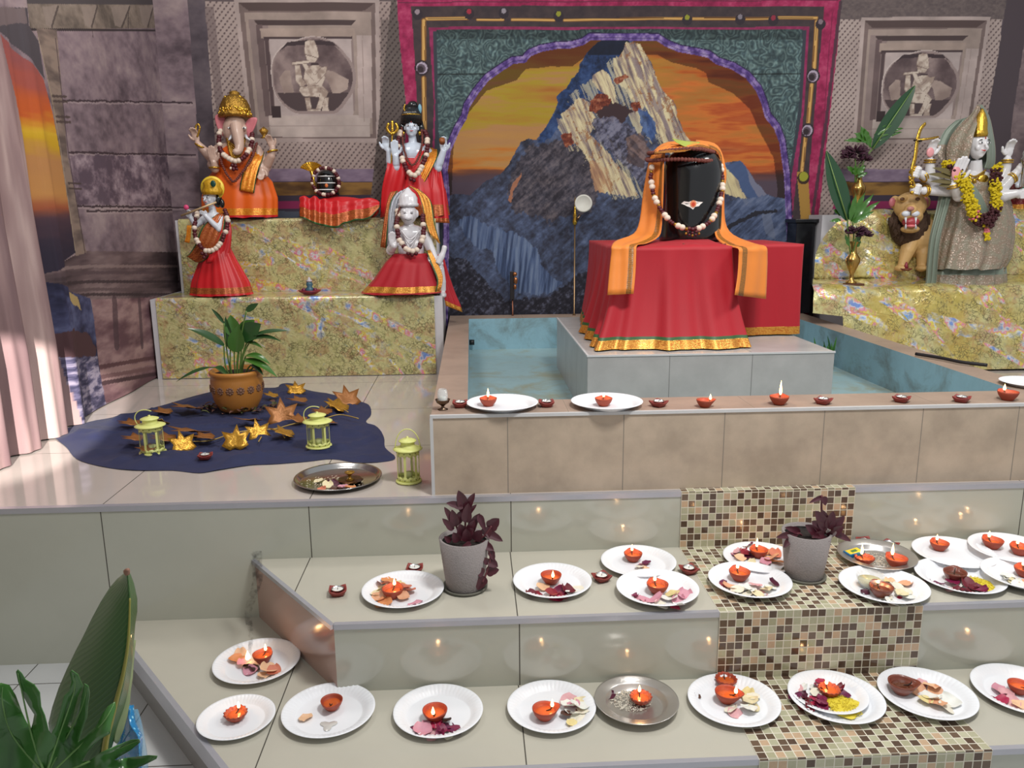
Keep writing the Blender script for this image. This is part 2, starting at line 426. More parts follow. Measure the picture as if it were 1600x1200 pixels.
def stone(cv, sc=4, seed=1, dark=(88, 74, 80), mid=(132, 112, 116), light=(160, 140, 140)):
    f = fbm(cv.S, cv.Z, sc, sc*1.6, 6, seed, rough=.62); g = fbm(cv.S, cv.Z, sc*7, sc*9, 4, seed+3)
    return cv.stops(f*.7+g*.3, [(.25, dark), (.48, mid), (.7, light)])
def lattice(cv, pitch=.0205, ang=.86):
    c, s_ = math.cos(ang), math.sin(ang)
    a = (cv.S*c+cv.Z*s_)/pitch; b = (-cv.S*s_+cv.Z*c)/pitch/1.25
    h = np.minimum(np.abs(a-np.floor(a)-.5), np.abs(b-np.floor(b)-.5)); h2 = np.hypot(a-np.floor(a)-.5, b-np.floor(b)-.5)
    ax_, bx_ = a-np.floor(a)-.5, b-np.floor(b)-.5; h2 = np.hypot(ax_*.72, bx_*1.25); hole = np.clip((.30-h2)/.13, 0, 1)*.85
    lit = fbm(cv.S, cv.Z, 3, 3, 3, 8)
    return cv.mix2(cv.mix2((150, 130, 124), (186, 166, 158), lit*1.6-.3), (84, 66, 68), hole)

def niche(cv, x0, x1, v0, v1, flip=False):
    """carved panel with a figure in a cusped niche; frame corners given in photo pixels (top edge v0, bottom v1)"""
    def q(a, b):   # a,b in 0..1 of the frame
        xl = x0[0]+(x0[1]-x0[0])*b; xr = x1[0]+(x1[1]-x1[0])*b
        return (xl+(xr-xl)*a, v0+(v1-v0)*b)
    def rect(l, t, r, b, col): cv.poly([q(l, t), q(r, t), q(r, b), q(l, b)], col)
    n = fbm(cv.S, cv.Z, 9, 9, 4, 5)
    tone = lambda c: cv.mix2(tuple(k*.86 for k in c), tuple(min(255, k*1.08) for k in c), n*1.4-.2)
    rect(-.03, -.03, 1.03, 1.03, tone((178, 158, 152)))
    rect(0, 0, 1, 1, tone((120, 100, 96))); rect(.035, .07, .97, .97, tone((160, 140, 130)))
    cv.poly([q(.0, .0), q(1, 0), q(.92, .06), q(.07, .06)], (84, 66, 64)); rect(.06, .12, .2, .92, tone((140, 120, 116)))
    cv.poly([q(.10, .13), q(.86, .13), q(.82, .17), q(.13, .17)], (74, 58, 58))
    rect(.11, .16, .16, .84, tone((104, 84, 84))); rect(.14, .19, .85, .26, tone((168, 146, 134)))
    rect(.16, .25, .83, .28, (72, 56, 58)); rect(.165, .27, .195, .84, (84, 66, 68))
    rect(.20, .27, .82, .83, tone((182, 164, 160))); rect(.14, .83, .95, .99, tone((190, 172, 164))); rect(.86, .24, .97, .85, tone((182, 162, 156)))
    rect(.82, .27, .835, .8, (140, 120, 116)); rect(.9, .24, .905, .9, (150, 130, 124)); rect(.14, .905, .95, .912, (160, 142, 136))
    rect(.17, .76, .24, .85, (60, 46, 48))
    # niche opening
    pts = []
    for i in range(60):
        t = 2*math.pi*i/60; r = 1+.045*abs(math.cos(2.5*t)); a_, b_ = .51+.30*r*math.cos(t), .55-.275*r*math.sin(t)
        pts.append(q(a_, min(b_, .80)))
    pt2 = [((p[0]-q(.51, .55)[0])*1.06+q(.51, .55)[0], (p[1]-q(.51, .55)[1])*1.06+q(.51, .55)[1]) for p in pts]
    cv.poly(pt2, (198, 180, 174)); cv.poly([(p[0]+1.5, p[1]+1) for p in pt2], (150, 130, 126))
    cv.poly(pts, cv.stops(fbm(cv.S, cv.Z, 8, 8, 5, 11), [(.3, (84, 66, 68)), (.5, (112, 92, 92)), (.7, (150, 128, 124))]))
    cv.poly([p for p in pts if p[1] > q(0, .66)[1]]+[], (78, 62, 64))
    cv.poly([q(a, b) for a, b in ((.27, .36), (.34, .29), (.5, .275), (.68, .29), (.75, .36), (.7, .32), (.5, .31), (.33, .32))], (62, 48, 52))
    lt = cv.stops(fbm(cv.S, cv.Z, 40, 40, 3, 13), [(.3, (160, 138, 124)), (.6, (206, 188, 172))])
    # small animals at the sides
    for pl in (((.25, .56), (.3, .50), (.34, .50), (.35, .62), (.36, .66), (.28, .67), (.26, .60)), ((.62, .5), (.68, .51), (.73, .54), (.79, .57), (.78, .64), (.72, .67), (.66, .67), (.63, .58), (.6, .54))):
        cv.poly([q(*p) for p in pl], cv.mix2((140, 118, 110), (184, 162, 150), n*2-.5), warp=.004)
    # figure: crown, head, torso, raised arms with flute, crossed legs
    for pl in (((.47, .29), (.5, .275), (.54, .28), (.56, .33), (.57, .40), (.54, .44), (.48, .44), (.46, .36)),
               ((.46, .48), (.55, .45), (.60, .49), (.61, .56), (.58, .62), (.47, .62), (.44, .56)),
               ((.38, .46), (.42, .46), (.43, .56), (.46, .60), (.42, .63), (.38, .58)),
               ((.43, .44), (.47, .45), (.53, .54), (.58, .48), (.63, .47), (.62, .52), (.54, .60), (.47, .52)),
               ((.36, .44), (.49, .425), (.49, .445), (.36, .46)),
               ((.41, .62), (.58, .61), (.63, .66), (.60, .70), (.43, .69), (.40, .65)),
               ((.57, .63), (.63, .66), (.58, .76), (.56, .79), (.52, .79), (.55, .72)),
               ((.44, .70), (.48, .70), (.49, .78), (.45, .79)), ((.46, .785), (.56, .785), (.56, .80), (.45, .80)), ((.6, .7), (.63, .7), (.62, .77), (.63, .8), (.57, .8), (.58, .75))):
        cv.poly([q(a, b) for a, b in pl], lt, warp=.003)
        P = [q(a, b) for a, b in pl]; cv.line(P+[P[0]], .0022, (120, 98, 90), .75)
    cv.line([q(.46, .38), q(.56, .41)], .004, (110, 88, 82)); cv.line([q(.51, .455), q(.56, .455)], .010, (70, 54, 56))
    cv.line([q(.44, .665), q(.58, .665)], .003, (130, 108, 100))

ARCH = [(700, 300), (697, 262), (702, 232), (716, 200), (727, 182), (731, 165), (745, 143), (762, 122), (785, 106), (801, 96), (820, 94), (828, 84), (845, 77), (870, 72), (893, 71), (912, 66), (922, 59), (1026, 60), (1040, 69), (1060, 77), (1090, 82), (1108, 86), (1120, 96), (1145, 104), (1168, 118), (1184, 138), (1192, 158), (1198, 180), (1212, 198), (1220, 220), (1224, 250), (1227, 270)]
def paint_back(cv):
    S, Z = cv.S, cv.Z
    cv.C[...] = stone(cv, 3, 1, (70, 60, 68), (92, 80, 88), (112, 98, 102))
    # stone at the far left continues the pillar round the corner
    cv.poly([(180, -60), (288, -60), (306, 160), (318, 400), (312, 470), (180, 470)], stone(cv, 3.2, 201, (86, 70, 78), (134, 112, 120), (166, 144, 144)))
    for v in (160, 241, 324): cv.line([(180, v-2), (300+(v-160)*.06, v+1)], .009, (60, 44, 50), .9, .012); cv.line([(180, v+1), (300+(v-160)*.06, v+4)], .008, (180, 158, 158), .5, .012)
    cv.poly([(180, 394), (316, 394), (312, 470), (180, 470)], stone(cv, 3, 211, (70, 54, 58), (100, 80, 84), (124, 104, 104)))
    cv.poly([(180, 468), (312, 466), (312, 640), (180, 640)], stone(cv, 3, 213, (104, 70, 78), (136, 100, 104), (160, 126, 124)))
    # lattice fields left and right
    lat = lattice(cv)
    cv.poly([(318, -40), (640, -40), (640, 420), (350, 420)], lat)
    cv.poly([(1300, -40), (1572, -40), (1538, 420), (1262, 420)], lat)
    cv.poly([(1300, -40), (1590, -40), (1580, 30), (1300, 30)], cv.mix2((84, 72, 74), (120, 104, 100), fbm(S, Z, 60, 90, 3, 3)))
    cv.poly([(320, -40), (640, -40), (640, 2), (320, 2)], (96, 82, 84))
    cv.poly([(595, 30), (625, 30), (625, 400), (592, 400)], lat*.78)
    cv.poly([(320, 10), (334, 10), (352, 190), (340, 190)], cv.mix2(lat, (110, 92, 92), np.full(S.shape, .6)))
    # dark pillar right, then stone
    cv.poly([(1582, -60), (1568, 60), (1536, 260), (1536, 420), (1800, 420), (1800, -60)], stone(cv, 5, 7, (96, 80, 84), (126, 106, 108), (146, 126, 124)))
    cv.poly([(1583, -60), (1560, 90), (1540, 200), (1552, 330), (1574, 330), (1582, 190), (1602, 60), (1616, -60)], (78, 66, 72))
    cv.poly([(1640, 20), (1700, 20), (1660, 420), (1600, 420)], stone(cv, 12, 4, (96, 74, 78), (130, 108, 110), (160, 136, 132)))
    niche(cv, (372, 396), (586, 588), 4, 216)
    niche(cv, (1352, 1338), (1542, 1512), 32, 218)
    # ledges below the panels
    for l, r in (((398, 400), (597, 594)), ((1335, 1330), (1560, 1552))):
        x0, x1 = l[0], r[0]
        cv.poly([(x0-30, 264), (x1-4, 264), (x1-4, 284), (x0-34, 284)], cv.mix2((112, 92, 118), (150, 130, 152), fbm(S, Z, 20, 60, 3, 2)))
        cv.poly([(x0-30, 284), (x1-6, 284), (x1-6, 306), (x0-34, 306)], cv.stops(fbm(S, Z, 6, 20, 4, 21), [(.3, (92, 62, 34)), (.6, (150, 108, 48))]))
        cv.poly([(x0-30, 305), (x1-6, 305), (x1-6, 420), (x0-34, 420)], (58, 48, 66))
        cv.poly([(x0-30, 314), (x1-6, 314), (x1-6, 326), (x0-34, 326)], (140, 32, 82)); cv.poly([(x0-30, 330), (x1-6, 330), (x1-6, 420), (x0-34, 420)], (74, 82, 98))
        cv.poly([(x1-12, 264), (x1, 264), (x1-2, 420), (x1-16, 420)], (124, 106, 140))
        cv.line([(x0-34, 284), (x1-10, 284)], .004, (60, 46, 70))
    # painted gate: outer red frame
    red = cv.stops(fbm(S, Z, 20, 20, 5, 31, rough=.7), [(.25, (132, 20, 62)), (.5, (166, 30, 80)), (.75, (190, 62, 104))])
    cv.poly([(612, -8), (620, 4), (640, 230), (604, 440), (566, 440)], lat*.62)
    cv.poly([(620, -2), (1314, -4), (1310, 60), (1278, 350), (1262, 500), (612, 500), (636, 180), (624, 60)], red)
    cv.line([(622, 4), (1312, 0)], .004, (84, 34, 54)); cv.line([(1300, 20), (1276, 330)], .004, (120, 22, 60)); cv.line([(1313, 4), (1291, 190), (1268, 345)], .02, (64, 50, 58), .8)
    cv.poly([(642, 9), (1288, 10), (1272, 180), (1258, 330), (1250, 500), (636, 500), (652, 170), (646, 60)], cv.mix2((52, 42, 48), (78, 62, 62), fbm(S, Z, 30, 30, 3, 44)))
    # golden pipes
    def pipe(pts, w): cv.line(pts, w, 0, prof=[(210, 150, 70), (226, 176, 96), (140, 92, 40), (92, 58, 34)])
    top = [(664, 29), (1276, 27)]
    pipe([(666, 29), (731, 29)], .022); pipe([(746, 31), (786, 31)], .018); pipe([(800, 31), (866, 31)], .018); pipe([(882, 31), (1068, 29)], .018); pipe([(1082, 29), (1150, 29)], .018); pipe([(1164, 29), (1204, 29)], .018); pipe([(1216, 28), (1276, 28)], .02)
    pipe([(662, 32), (662, 92)], .030); pipe([(662, 122), (664, 240), (662, 330)], .030)
    pipe([(1276, 34), (1272, 106)], .030); pipe([(1268, 132), (1262, 196)], .030); pipe([(1258, 214), (1252, 268)], .028); pipe([(1250, 284), (1258, 345)], .034); cv.poly([(1244, 268), (1262, 272), (1268, 360), (1252, 360)], (176, 130, 52))
    cv.line([(664, 34), (664, 330)], .004, (96, 56, 26)); cv.line([(668, 29), (1270, 28)], .003, (70, 44, 30)); cv.line([(1276, 40), (1254, 262)], .003, (96, 56, 26))
    for u, v, c in ((652, 18, (150, 130, 140)), (733, 18, (170, 40, 60)), (787, 17, (150, 140, 150)), (873, 21, (150, 150, 40)), (1074, 27, (150, 150, 40)), (1157, 26, (130, 120, 130)), (1208, 28, (150, 40, 60)), (1282, 34, (130, 110, 120))):
        cv.disc(u, v+4, .030, (50, 40, 48)); cv.disc(u, v, .014, c)
    for u, v in ((659, 106), (1270, 119), (1261, 204)):
        cv.disc(u, v, .042, (48, 36, 42)); cv.disc(u, v, .032, (176, 160, 180)); cv.disc(u-1, v+1, .025, (92, 76, 88)); cv.disc(u-2, v+2, .018, (50, 38, 44))
    cv.disc(1255, 278, .038, (60, 40, 30)); cv.disc(1255, 276, .028, (160, 160, 40))
    # inner thin magenta frame and the carved teal field
    mg = cv.mix2((120, 24, 66), (176, 50, 104), fbm(S, Z, 40, 40, 3, 61))
    cv.poly([(670, 42), (1264, 42), (1255, 180), (1238, 330), (1230, 500), (668, 500), (678, 160)], mg); cv.poly([(676, 48), (1260, 47), (1252, 175), (1232, 300), (1225, 500), (676, 500), (680, 160)], (54, 60, 70))
    a = fbm(S, Z, 13, 13, 2, 71)*22+fbm(S, Z, 34, 34, 2, 72)*5
    curl = np.abs(np.sin(a)); hi = np.clip((fbm(S, Z, 55, 55, 3, 73)-.45)*3, 0, 1)
    teal = cv.stops(curl, [(0, (54, 72, 78)), (.4, (70, 94, 98)), (.85, (84, 110, 112)), (1, (112, 140, 138))])
    teal = cv.mix2(teal*.82, teal*1.12, hi)
    bands = (np.abs(((Z-2.18)/.42) % 1.0) < .018)
    teal[bands] *= .55
    m = cv.poly([(682, 46), (1254, 46), (1248, 160), (1230, 290), (1226, 345), (690, 345), (684, 160)], teal)
    topd = m & (Z > cv.conv(950, 62)[1]-.0); cv.C[topd] *= .72
    # arch opening
    arch = [(697, 520)]+ARCH+[(1231, 360), (1231, 520)]
    def grow(k, dy=0): return [(u+(u-960)*k*.01, v+(v-420)*k*.01+dy) for u, v in arch]
    pur = cv.stops(fbm(S, Z, 40, 40, 4, 81), [(.3, (70, 44, 118)), (.5, (108, 80, 156)), (.75, (160, 136, 190))])
    cv.line(arch, .058, (40, 30, 66)); cv.line(arch, .046, pur)
    inner = cv.inside([(u, v) for u, v in arch])
    inner = cv.inside([(u+(950-u)*.010, v+(v < 400)*4) for u, v in arch])
    # sky
    hz = lambda v: cv.conv(900, v)[1]
    q = fbm(S, Z, 1.6, 12, 5, 101, rough=.6)
    t = np.interp(Z, [hz(300), hz(275), hz(262), hz(210), hz(140), hz(60)], [0, .15, .34, .5, .66, .9])
    right = np.clip((S-.75)/.5, 0, 1)
    skyL = cv.stops(t+(q-.5)*.8, [(.0, (86, 58, 62)), (.16, (120, 66, 44)), (.28, (204, 112, 30)), (.42, (190, 134, 66)), (.58, (184, 128, 74)), (.7, (176, 146, 30)), (.85, (180, 120, 40)), (1, (170, 88, 28))])
    skyR = cv.stops(t+(q-.5)*1.1, [(.0, (100, 48, 40)), (.18, (150, 62, 30)), (.3, (196, 96, 40)), (.45, (186, 74, 26)), (.55, (214, 110, 36)), (.72, (180, 112, 40)), (.82, (196, 92, 24)), (1, (140, 52, 20))])
    sky = cv.mix2(skyL, skyR, right)
    sky[Z < hz(286)+.0*Z] = (74, 60, 74)
    mt = np.clip((hz(292)-Z)/.06, 0, 1); low = cv.mix2(sky, (82, 66, 80), np.clip((hz(270)-Z)/.06, 0, 1)); sky = low
    cv.put(inner, sky)
    # darker band of the printed vault around the inside edge
    lit = [(712, 520), (706, 300), (709, 215), (730, 180), (760, 142), (808, 125), (822, 108), (860, 104), (895, 103), (912, 90), (925, 86), (1026, 86), (1050, 98), (1088, 106), (1104, 114), (1108, 128), (1146, 146), (1172, 170), (1184, 200), (1196, 222), (1208, 246), (1214, 290), (1216, 520)]
    dk = inner & ~cv.inside(lit, .006)
    cv.C[dk] = cv.C[dk]*np.array([.60, .52, .46])
    # ------- the mountain
    ridge = [(697, 520), (697, 306), (712, 303), (735, 306), (742, 298), (760, 282), (782, 272), (795, 256), (806, 236), (814, 222), (826, 216), (838, 218), (846, 208), (858, 190), (868, 172), (872, 160), (870, 150), (877, 142), (886, 137), (892, 124), (904, 112), (907, 98), (915, 85), (926, 73), (940, 62), (975, 60), (1000, 70), (1010, 86), (1018, 100), (1028, 130), (1040, 146), (1056, 164), (1058, 182), (1068, 205), (1080, 222), (1092, 238), (1110, 262), (1124, 268), (1130, 254), (1158, 251), (1166, 260), (1178, 280), (1197, 303), (1212, 308), (1235, 312), (1235, 520)]
    mm = inner & cv.inside(ridge, .012)
    wob = fbm(S, Z, 14, 14, 5, 111, rough=.65); fine = fbm(S, Z, 60, 60, 4, 112, rough=.7); diag = fbm(S, Z, 10, 55, 5, 113, ang=.75, rough=.65); diag2 = fbm(S, Z, 12, 60, 5, 114, ang=-.75, rough=.65)
    base = cv.stops(wob*.45+diag*.3+fine*.25, [(.28, (34, 34, 46)), (.40, (50, 52, 70)), (.50, (64, 72, 98)), (.62, (82, 96, 132)), (.78, (120, 134, 166))])
    cv.put(mm, base)
    w1 = (fbm(S, Z, 70, 70, 3, 191)-.5)*.03; w2 = (fbm(S, Z, 70, 30, 3, 192)-.5)*.05; cv.wx = cv.wx+w1/.02*.4; cv.wy = cv.wy+w2/.02*.4
    def area_(px, col, warp=.02, a=1.0): cv.put(mm & cv.inside(px, warp), col, a)
    brown = cv.stops(fine*.5+diag*.5, [(.35, (44, 38, 46)), (.5, (76, 66, 72)), (.65, (116, 98, 96))])
    area_([(820, 232), (880, 214), (920, 240), (935, 300), (925, 330), (860, 345), (800, 330), (790, 290)], brown, .05, .75)
    # deep blue shadow face near the summit
    deep = cv.stops(wob*.6+fine*.4, [(.3, (22, 34, 62)), (.5, (38, 62, 112)), (.7, (60, 88, 140))])
    area_([(940, 60), (968, 60), (976, 90), (960, 110), (957, 135), (945, 150), (930, 165), (912, 175), (886, 190), (868, 205), (850, 222), (840, 220), (872, 170), (870, 150), (905, 110), (915, 84)], deep)
    area_([(926, 60), (985, 60), (978, 86), (918, 86)], (20, 24, 40), .004, .85)
    # vertical ice flutes on the lower left
    fl = fbm(S, Z, 70, 5, 3, 121, ang=-.12)
    flute = cv.stops(fl, [(.3, (48, 62, 96)), (.5, (78, 98, 140)), (.7, (112, 130, 164))])
    area_([(716, 345), (735, 335), (760, 352), (800, 362), (830, 380), (846, 400), (850, 440), (862, 452), (840, 462), (800, 450), (775, 420), (770, 392), (745, 386), (728, 370)], flute, .03, .9)
    area_([(770, 390), (830, 382), (858, 430), (880, 440), (860, 458), (820, 460), (786, 430)], flute, .03, .9)
    area_([(697, 400), (730, 404), (760, 440), (790, 470), (860, 462), (905, 430), (945, 412), (960, 410), (980, 520), (697, 520)], cv.stops(fine*.6+diag*.4, [(.4, (28, 26, 36)), (.55, (44, 42, 54)), (.68, (92, 94, 116))]), .03, .92)
    # sunlit flutes
    s1 = fbm(S, Z, 85, 7, 4, 131, ang=.42, rough=.68); s2 = fbm(S, Z, 14, 14, 4, 132)
    litc = cv.stops(s1*.8+s2*.2, [(.30, (112, 96, 98)), (.42, (164, 142, 128)), (.50, (200, 178, 138)), (.62, (226, 210, 162))])
    rust = (fbm(S, Z, 52, 44, 4, 133, rough=.75)*.75+fbm(S, Z, 7, 7, 2, 134)*.25 > .585)
    litr = litc.copy(); litr[rust] = litr[rust]*.35+np.array((150, 88, 48))*.65
    area_([(968, 88), (978, 66), (1000, 68), (1012, 90), (1030, 132), (1056, 165), (1060, 190), (1080, 222), (1094, 250), (1060, 262), (1048, 240), (1030, 214), (1018, 185), (1008, 165), (1000, 175), (985, 150), (974, 110)], litr, .015)
    area_([(925, 118), (940, 108), (952, 118), (960, 135), (962, 158), (958, 168), (948, 150), (938, 142), (925, 128)], litc, .012)
    area_([(958, 90), (974, 88), (984, 120), (978, 140), (962, 128)], litc, .012, .85)
    area_([(904, 152), (920, 158), (924, 172), (930, 184), (926, 200), (922, 210), (940, 228), (955, 246), (968, 262), (985, 280), (996, 304), (984, 308), (960, 304), (946, 300), (930, 270), (912, 240), (898, 222), (888, 200), (876, 178), (888, 172)], litr, .015)
    area_([(870, 184), (880, 186), (892, 208), (880, 212), (872, 200)], litc, .01, .8)
    area_([(920, 250), (950, 262), (955, 300), (930, 300)], cv.mix2(litc, (190, 120, 70), np.full(S.shape, .5)), .02)
    area_([(980, 170), (1000, 162), (1004, 190), (1000, 214), (986, 190)], litc, .015, .75)
    stk = s1 > .53
    for px in ([(890, 150), (965, 84), (990, 130), (985, 175), (930, 200), (900, 220)], [(935, 200), (990, 250), (1010, 310), (960, 312), (905, 260)], [(960, 85), (1000, 100), (1040, 230), (1015, 225), (985, 160)], [(870, 180), (900, 190), (912, 240), (890, 235)]):
        cv.put(mm & cv.inside(px, .03) & stk, litc, .65)
    shd = (fbm(S, Z, 60, 5, 3, 141, ang=.42) > .60) & mm & cv.inside([(968, 88), (1012, 90), (1060, 190), (1094, 250), (1048, 240), (985, 150)], .02)
    cv.put(shd, (136, 118, 124), .7)
    # rock patches
    rr = cv.stops(fine, [(.3, (92, 34, 26)), (.55, (142, 62, 38)), (.7, (176, 108, 76))])
    area_([(922, 160), (934, 146), (948, 148), (958, 162), (944, 172), (930, 176), (920, 172)], rr, .02)
    area_([(876, 210), (892, 206), (898, 224), (884, 230)], rr, .02)
    area_([(984, 162), (998, 158), (1002, 170), (992, 176)], rr, .015)
    area_([(958, 124), (976, 116), (982, 120), (964, 132)], rr, .012)
    area_([(930, 176), (962, 158), (988, 172), (975, 190), (945, 190)], (62, 42, 46), .03)
    area_([(925, 184), (955, 182), (990, 200), (1020, 240), (1030, 280), (1010, 300), (985, 270), (955, 240), (930, 215)], cv.stops(diag*.5+fine*.5, [(.38, (48, 42, 52)), (.5, (86, 84, 108)), (.62, (132, 128, 148))]), .02, .85)
    area_([(996, 168), (1012, 176), (1026, 200), (1020, 225), (1004, 205)], deep*1.3, .02, .8)
    area_([(976, 216), (1000, 206), (1016, 236), (1004, 262), (980, 254)], cv.stops(diag2, [(.4, (70, 52, 52)), (.6, (140, 104, 90))]), .03, .7)
    area_([(800, 288), (814, 270), (812, 282), (802, 300), (798, 318), (794, 312)], (196, 118, 78), .015, .8)
    # second peak on the right and its lower slopes
    area_([(1124, 262), (1160, 250), (1178, 280), (1197, 303), (1180, 312), (1150, 300)], (66, 88, 134), .008, .9)
    area_([(1166, 262), (1180, 282), (1198, 304), (1186, 310), (1172, 286)], (128, 126, 146), .008, .8)
    area_([(1120, 250), (1130, 258), (1140, 268), (1154, 282), (1160, 300), (1170, 314), (1166, 320), (1156, 308), (1140, 306), (1128, 300)], cv.mix2(litc, (216, 200, 140), np.full(S.shape, .5)), .012)
    slope = cv.stops(diag*.6+wob*.4, [(.35, (50, 60, 88)), (.5, (76, 92, 130)), (.65, (106, 118, 150))])
    area_([(1120, 315), (1190, 306), (1235, 306), (1235, 420), (1120, 420)], slope, .02, .9)
    cv.put(mm & cv.inside([(1130, 356), (1160, 340), (1180, 330), (1214, 328), (1214, 332), (1184, 336), (1160, 346), (1136, 362)], .015), (36, 36, 48))
    area_([(1190, 336), (1204, 332), (1212, 376), (1196, 366)], (112, 120, 144), .01, .6)
    cv.line([(u, v) for u, v in arch if v < 560], .004, (40, 26, 60), .5)

def paint_side(cv):
    S, Z = cv.S, cv.Z
    st = stone(cv, 3.2, 201, (86, 70, 78), (134, 112, 120), (166, 144, 144))
    cv.C[...] = st
    f = fbm(S, Z, 2.4, 8, 4, 202)
    # top cornice with hanging carved drops
    cv.poly([(36, -60), (340, -60), (330, 10), (42, 8)], (78, 70, 72))
    cv.poly([(42, 6), (290, 8), (286, 44), (46, 46)], stone(cv, 6, 205, (92, 80, 72), (126, 110, 98), (150, 132, 118)))
    for u in (84, 142, 192, 268, 232): cv.poly([(u-14, 10), (u+12, 8), (u+4, 32), (u, 44), (u-8, 40)], (150, 132, 122), .01, .7); cv.line([(u+12, 10), (u+2, 42)], .012, (70, 58, 56), .7)
    cv.line([(46, 46), (285, 48)], .010, (58, 48, 50))
    # courses
    for pts in ([(95, 157), (290, 160), (345, 164)], [(112, 238), (180, 240), (305, 242)], [(124, 322), (290, 324)], [(140, 330), (275, 328)]):
        cv.line(pts, .009, (60, 44, 50), .9, .012); cv.line([(u, v+3) for u, v in pts], .008, (180, 158, 158), .6, .012)
    for pts in ([(145, 46), (146, 58)], [(202, 20), (202, 44)]): cv.line(pts, .006, (62, 50, 52))
    cv.poly([(112, 242), (300, 244), (310, 322), (126, 320)], cv.stops(fbm(S, Z, 9, 14, 6, 207, rough=.68), [(.38, (90, 72, 86)), (.52, (130, 108, 120)), (.66, (172, 150, 158))]), .02, .9)
    # dark vertical recess and carved strip beside the lattice
    cv.poly([(262, 40), (285, 40), (302, 158), (290, 158)], stone(cv, 16, 209, (110, 90, 88), (140, 118, 112), (170, 148, 140)))
    cv.line([(262, 50), (268, 130), (280, 150)], .03, (58, 44, 50), .8, .01)
    cv.poly([(285, -40), (322, -40), (338, 150), (345, 420), (310, 420), (300, 158)], (84, 74, 84)); cv.line([(302, 163), (345, 165)], .008, (56, 48, 56))
    # base mouldings of the pillar
    cv.poly([(135, 392), (282, 394), (282, 460), (255, 466), (150, 470), (90, 450), (64, 436), (70, 424), (110, 404)], cv.stops(np.clip(f*.5+fbm(S, Z, 3, 22, 4, 211)*.5, 0, 1), [(.32, (70, 54, 58)), (.5, (112, 90, 92)), (.65, (146, 122, 120))]))
    for v, c in ((416, (150, 126, 122)), (426, (92, 72, 76)), (440, (62, 48, 52)), (452, (100, 80, 82)), (460, (60, 46, 50))): cv.line([(80, v+4), (150, v), (284, v)], .014, c, .8, .003)
    cv.poly([(148, 468), (260, 464), (262, 590), (200, 618), (165, 632)], cv.stops(fbm(S, Z, 5, 18, 5, 213), [(.3, (104, 70, 78)), (.5, (136, 100, 104)), (.7, (172, 136, 134))]))
    cv.line([(180, 470), (184, 540)], .05, (72, 52, 60), .6, .006); cv.line([(222, 470), (226, 540)], .04, (72, 52, 60), .6, .006)
    for v, c in ((566, (92, 58, 62)), (574, (164, 128, 124)), (582, (120, 84, 86)), (592, (70, 46, 52))): cv.line([(158, v+8), (200, v), (262, v-10)], .02, c, .85, .004)
    # thin colonnette on the left of the pillar
    cv.poly([(58, 44), (94, 46), (110, 240), (140, 395), (122, 400), (105, 300), (94, 220), (76, 120)], cv.stops(fbm(S, Z, 6, 20, 4, 215), [(.3, (100, 84, 78)), (.6, (146, 124, 110))]))
    for v in (150, 158, 182, 190, 286, 294): cv.line([(78+(v-120)*.2, v), (104+(v-120)*.16, v+1)], .010, (76, 60, 56), .85)
    cv.line([(62, 60), (84, 150), (98, 230), (122, 392)], .007, (176, 156, 128), .7); cv.line([(92, 60), (112, 240), (138, 395)], .008, (76, 58, 64), .8)
    # sunset strip
    q = fbm(S, Z, 2, 11, 4, 217, rough=.6)
    z = lambda v: cv.conv(60, v)[1]
    t = np.interp(Z, [z(420), z(345), z(330), z(310), z(250), z(215), z(185), z(120), z(40)], [0, .15, .25, .38, .5, .62, .75, .86, 1])
    sky = cv.stops(t+(q-.5)*.16, [(.05, (48, 40, 58)), (.18, (84, 56, 66)), (.26, (170, 84, 50)), (.38, (206, 140, 70)), (.5, (196, 132, 72)), (.6, (216, 166, 20)), (.66, (226, 176, 30)), (.74, (210, 88, 30)), (.86, (176, 78, 62)), (1, (140, 74, 80))])
    cv.poly([(-40, 20), (60, 110), (70, 124), (86, 180), (96, 230), (106, 290), (122, 395), (104, 406), (68, 432), (40, 436), (-40, 200)], sky)
    cv.poly([(-40, 10), (42, 12), (44, 40), (62, 64), (72, 124), (36, 80), (0, 52), (-40, 40)], (78, 70, 76)); cv.poly([(-40, 8), (36, 12), (40, 36), (-40, 44)], (124, 104, 104), .01, .8)
    # lower left: dark rock, blue slopes, a boulder and sea of snow
    cv.poly([(40, 430), (66, 436), (100, 452), (146, 466), (152, 500), (158, 560), (170, 640), (110, 680), (60, 560)], cv.stops(fbm(S, Z, 8, 10, 5, 219, rough=.65), [(.3, (34, 34, 60)), (.5, (58, 60, 96)), (.7, (92, 98, 138))]))
    cv.poly([(100, 456), (124, 462), (132, 486), (118, 476)], (206, 172, 100), .02, .9)
    cv.poly([(84, 520), (110, 512), (142, 522), (156, 545), (150, 566), (90, 560)], (84, 54, 58), .03)
    sn = fbm(S, Z, 12, 45, 5, 221, rough=.7)
    cv.poly([(86, 560), (156, 556), (172, 640), (112, 690), (90, 600)], cv.stops(sn, [(.35, (54, 52, 82)), (.5, (98, 92, 124)), (.62, (156, 146, 166))]), .02)
    # pinkish column print on the folded part
    colm = cv.stops(fbm(S, Z, 14, 1.4, 4, 223), [(.3, (134, 104, 106)), (.5, (164, 132, 130)), (.7, (196, 166, 160))])
    cv.poly([(-400, -60), (-6, 40), (20, 150), (54, 345), (82, 500), (112, 662), (60, 800), (-400, 900)], colm)

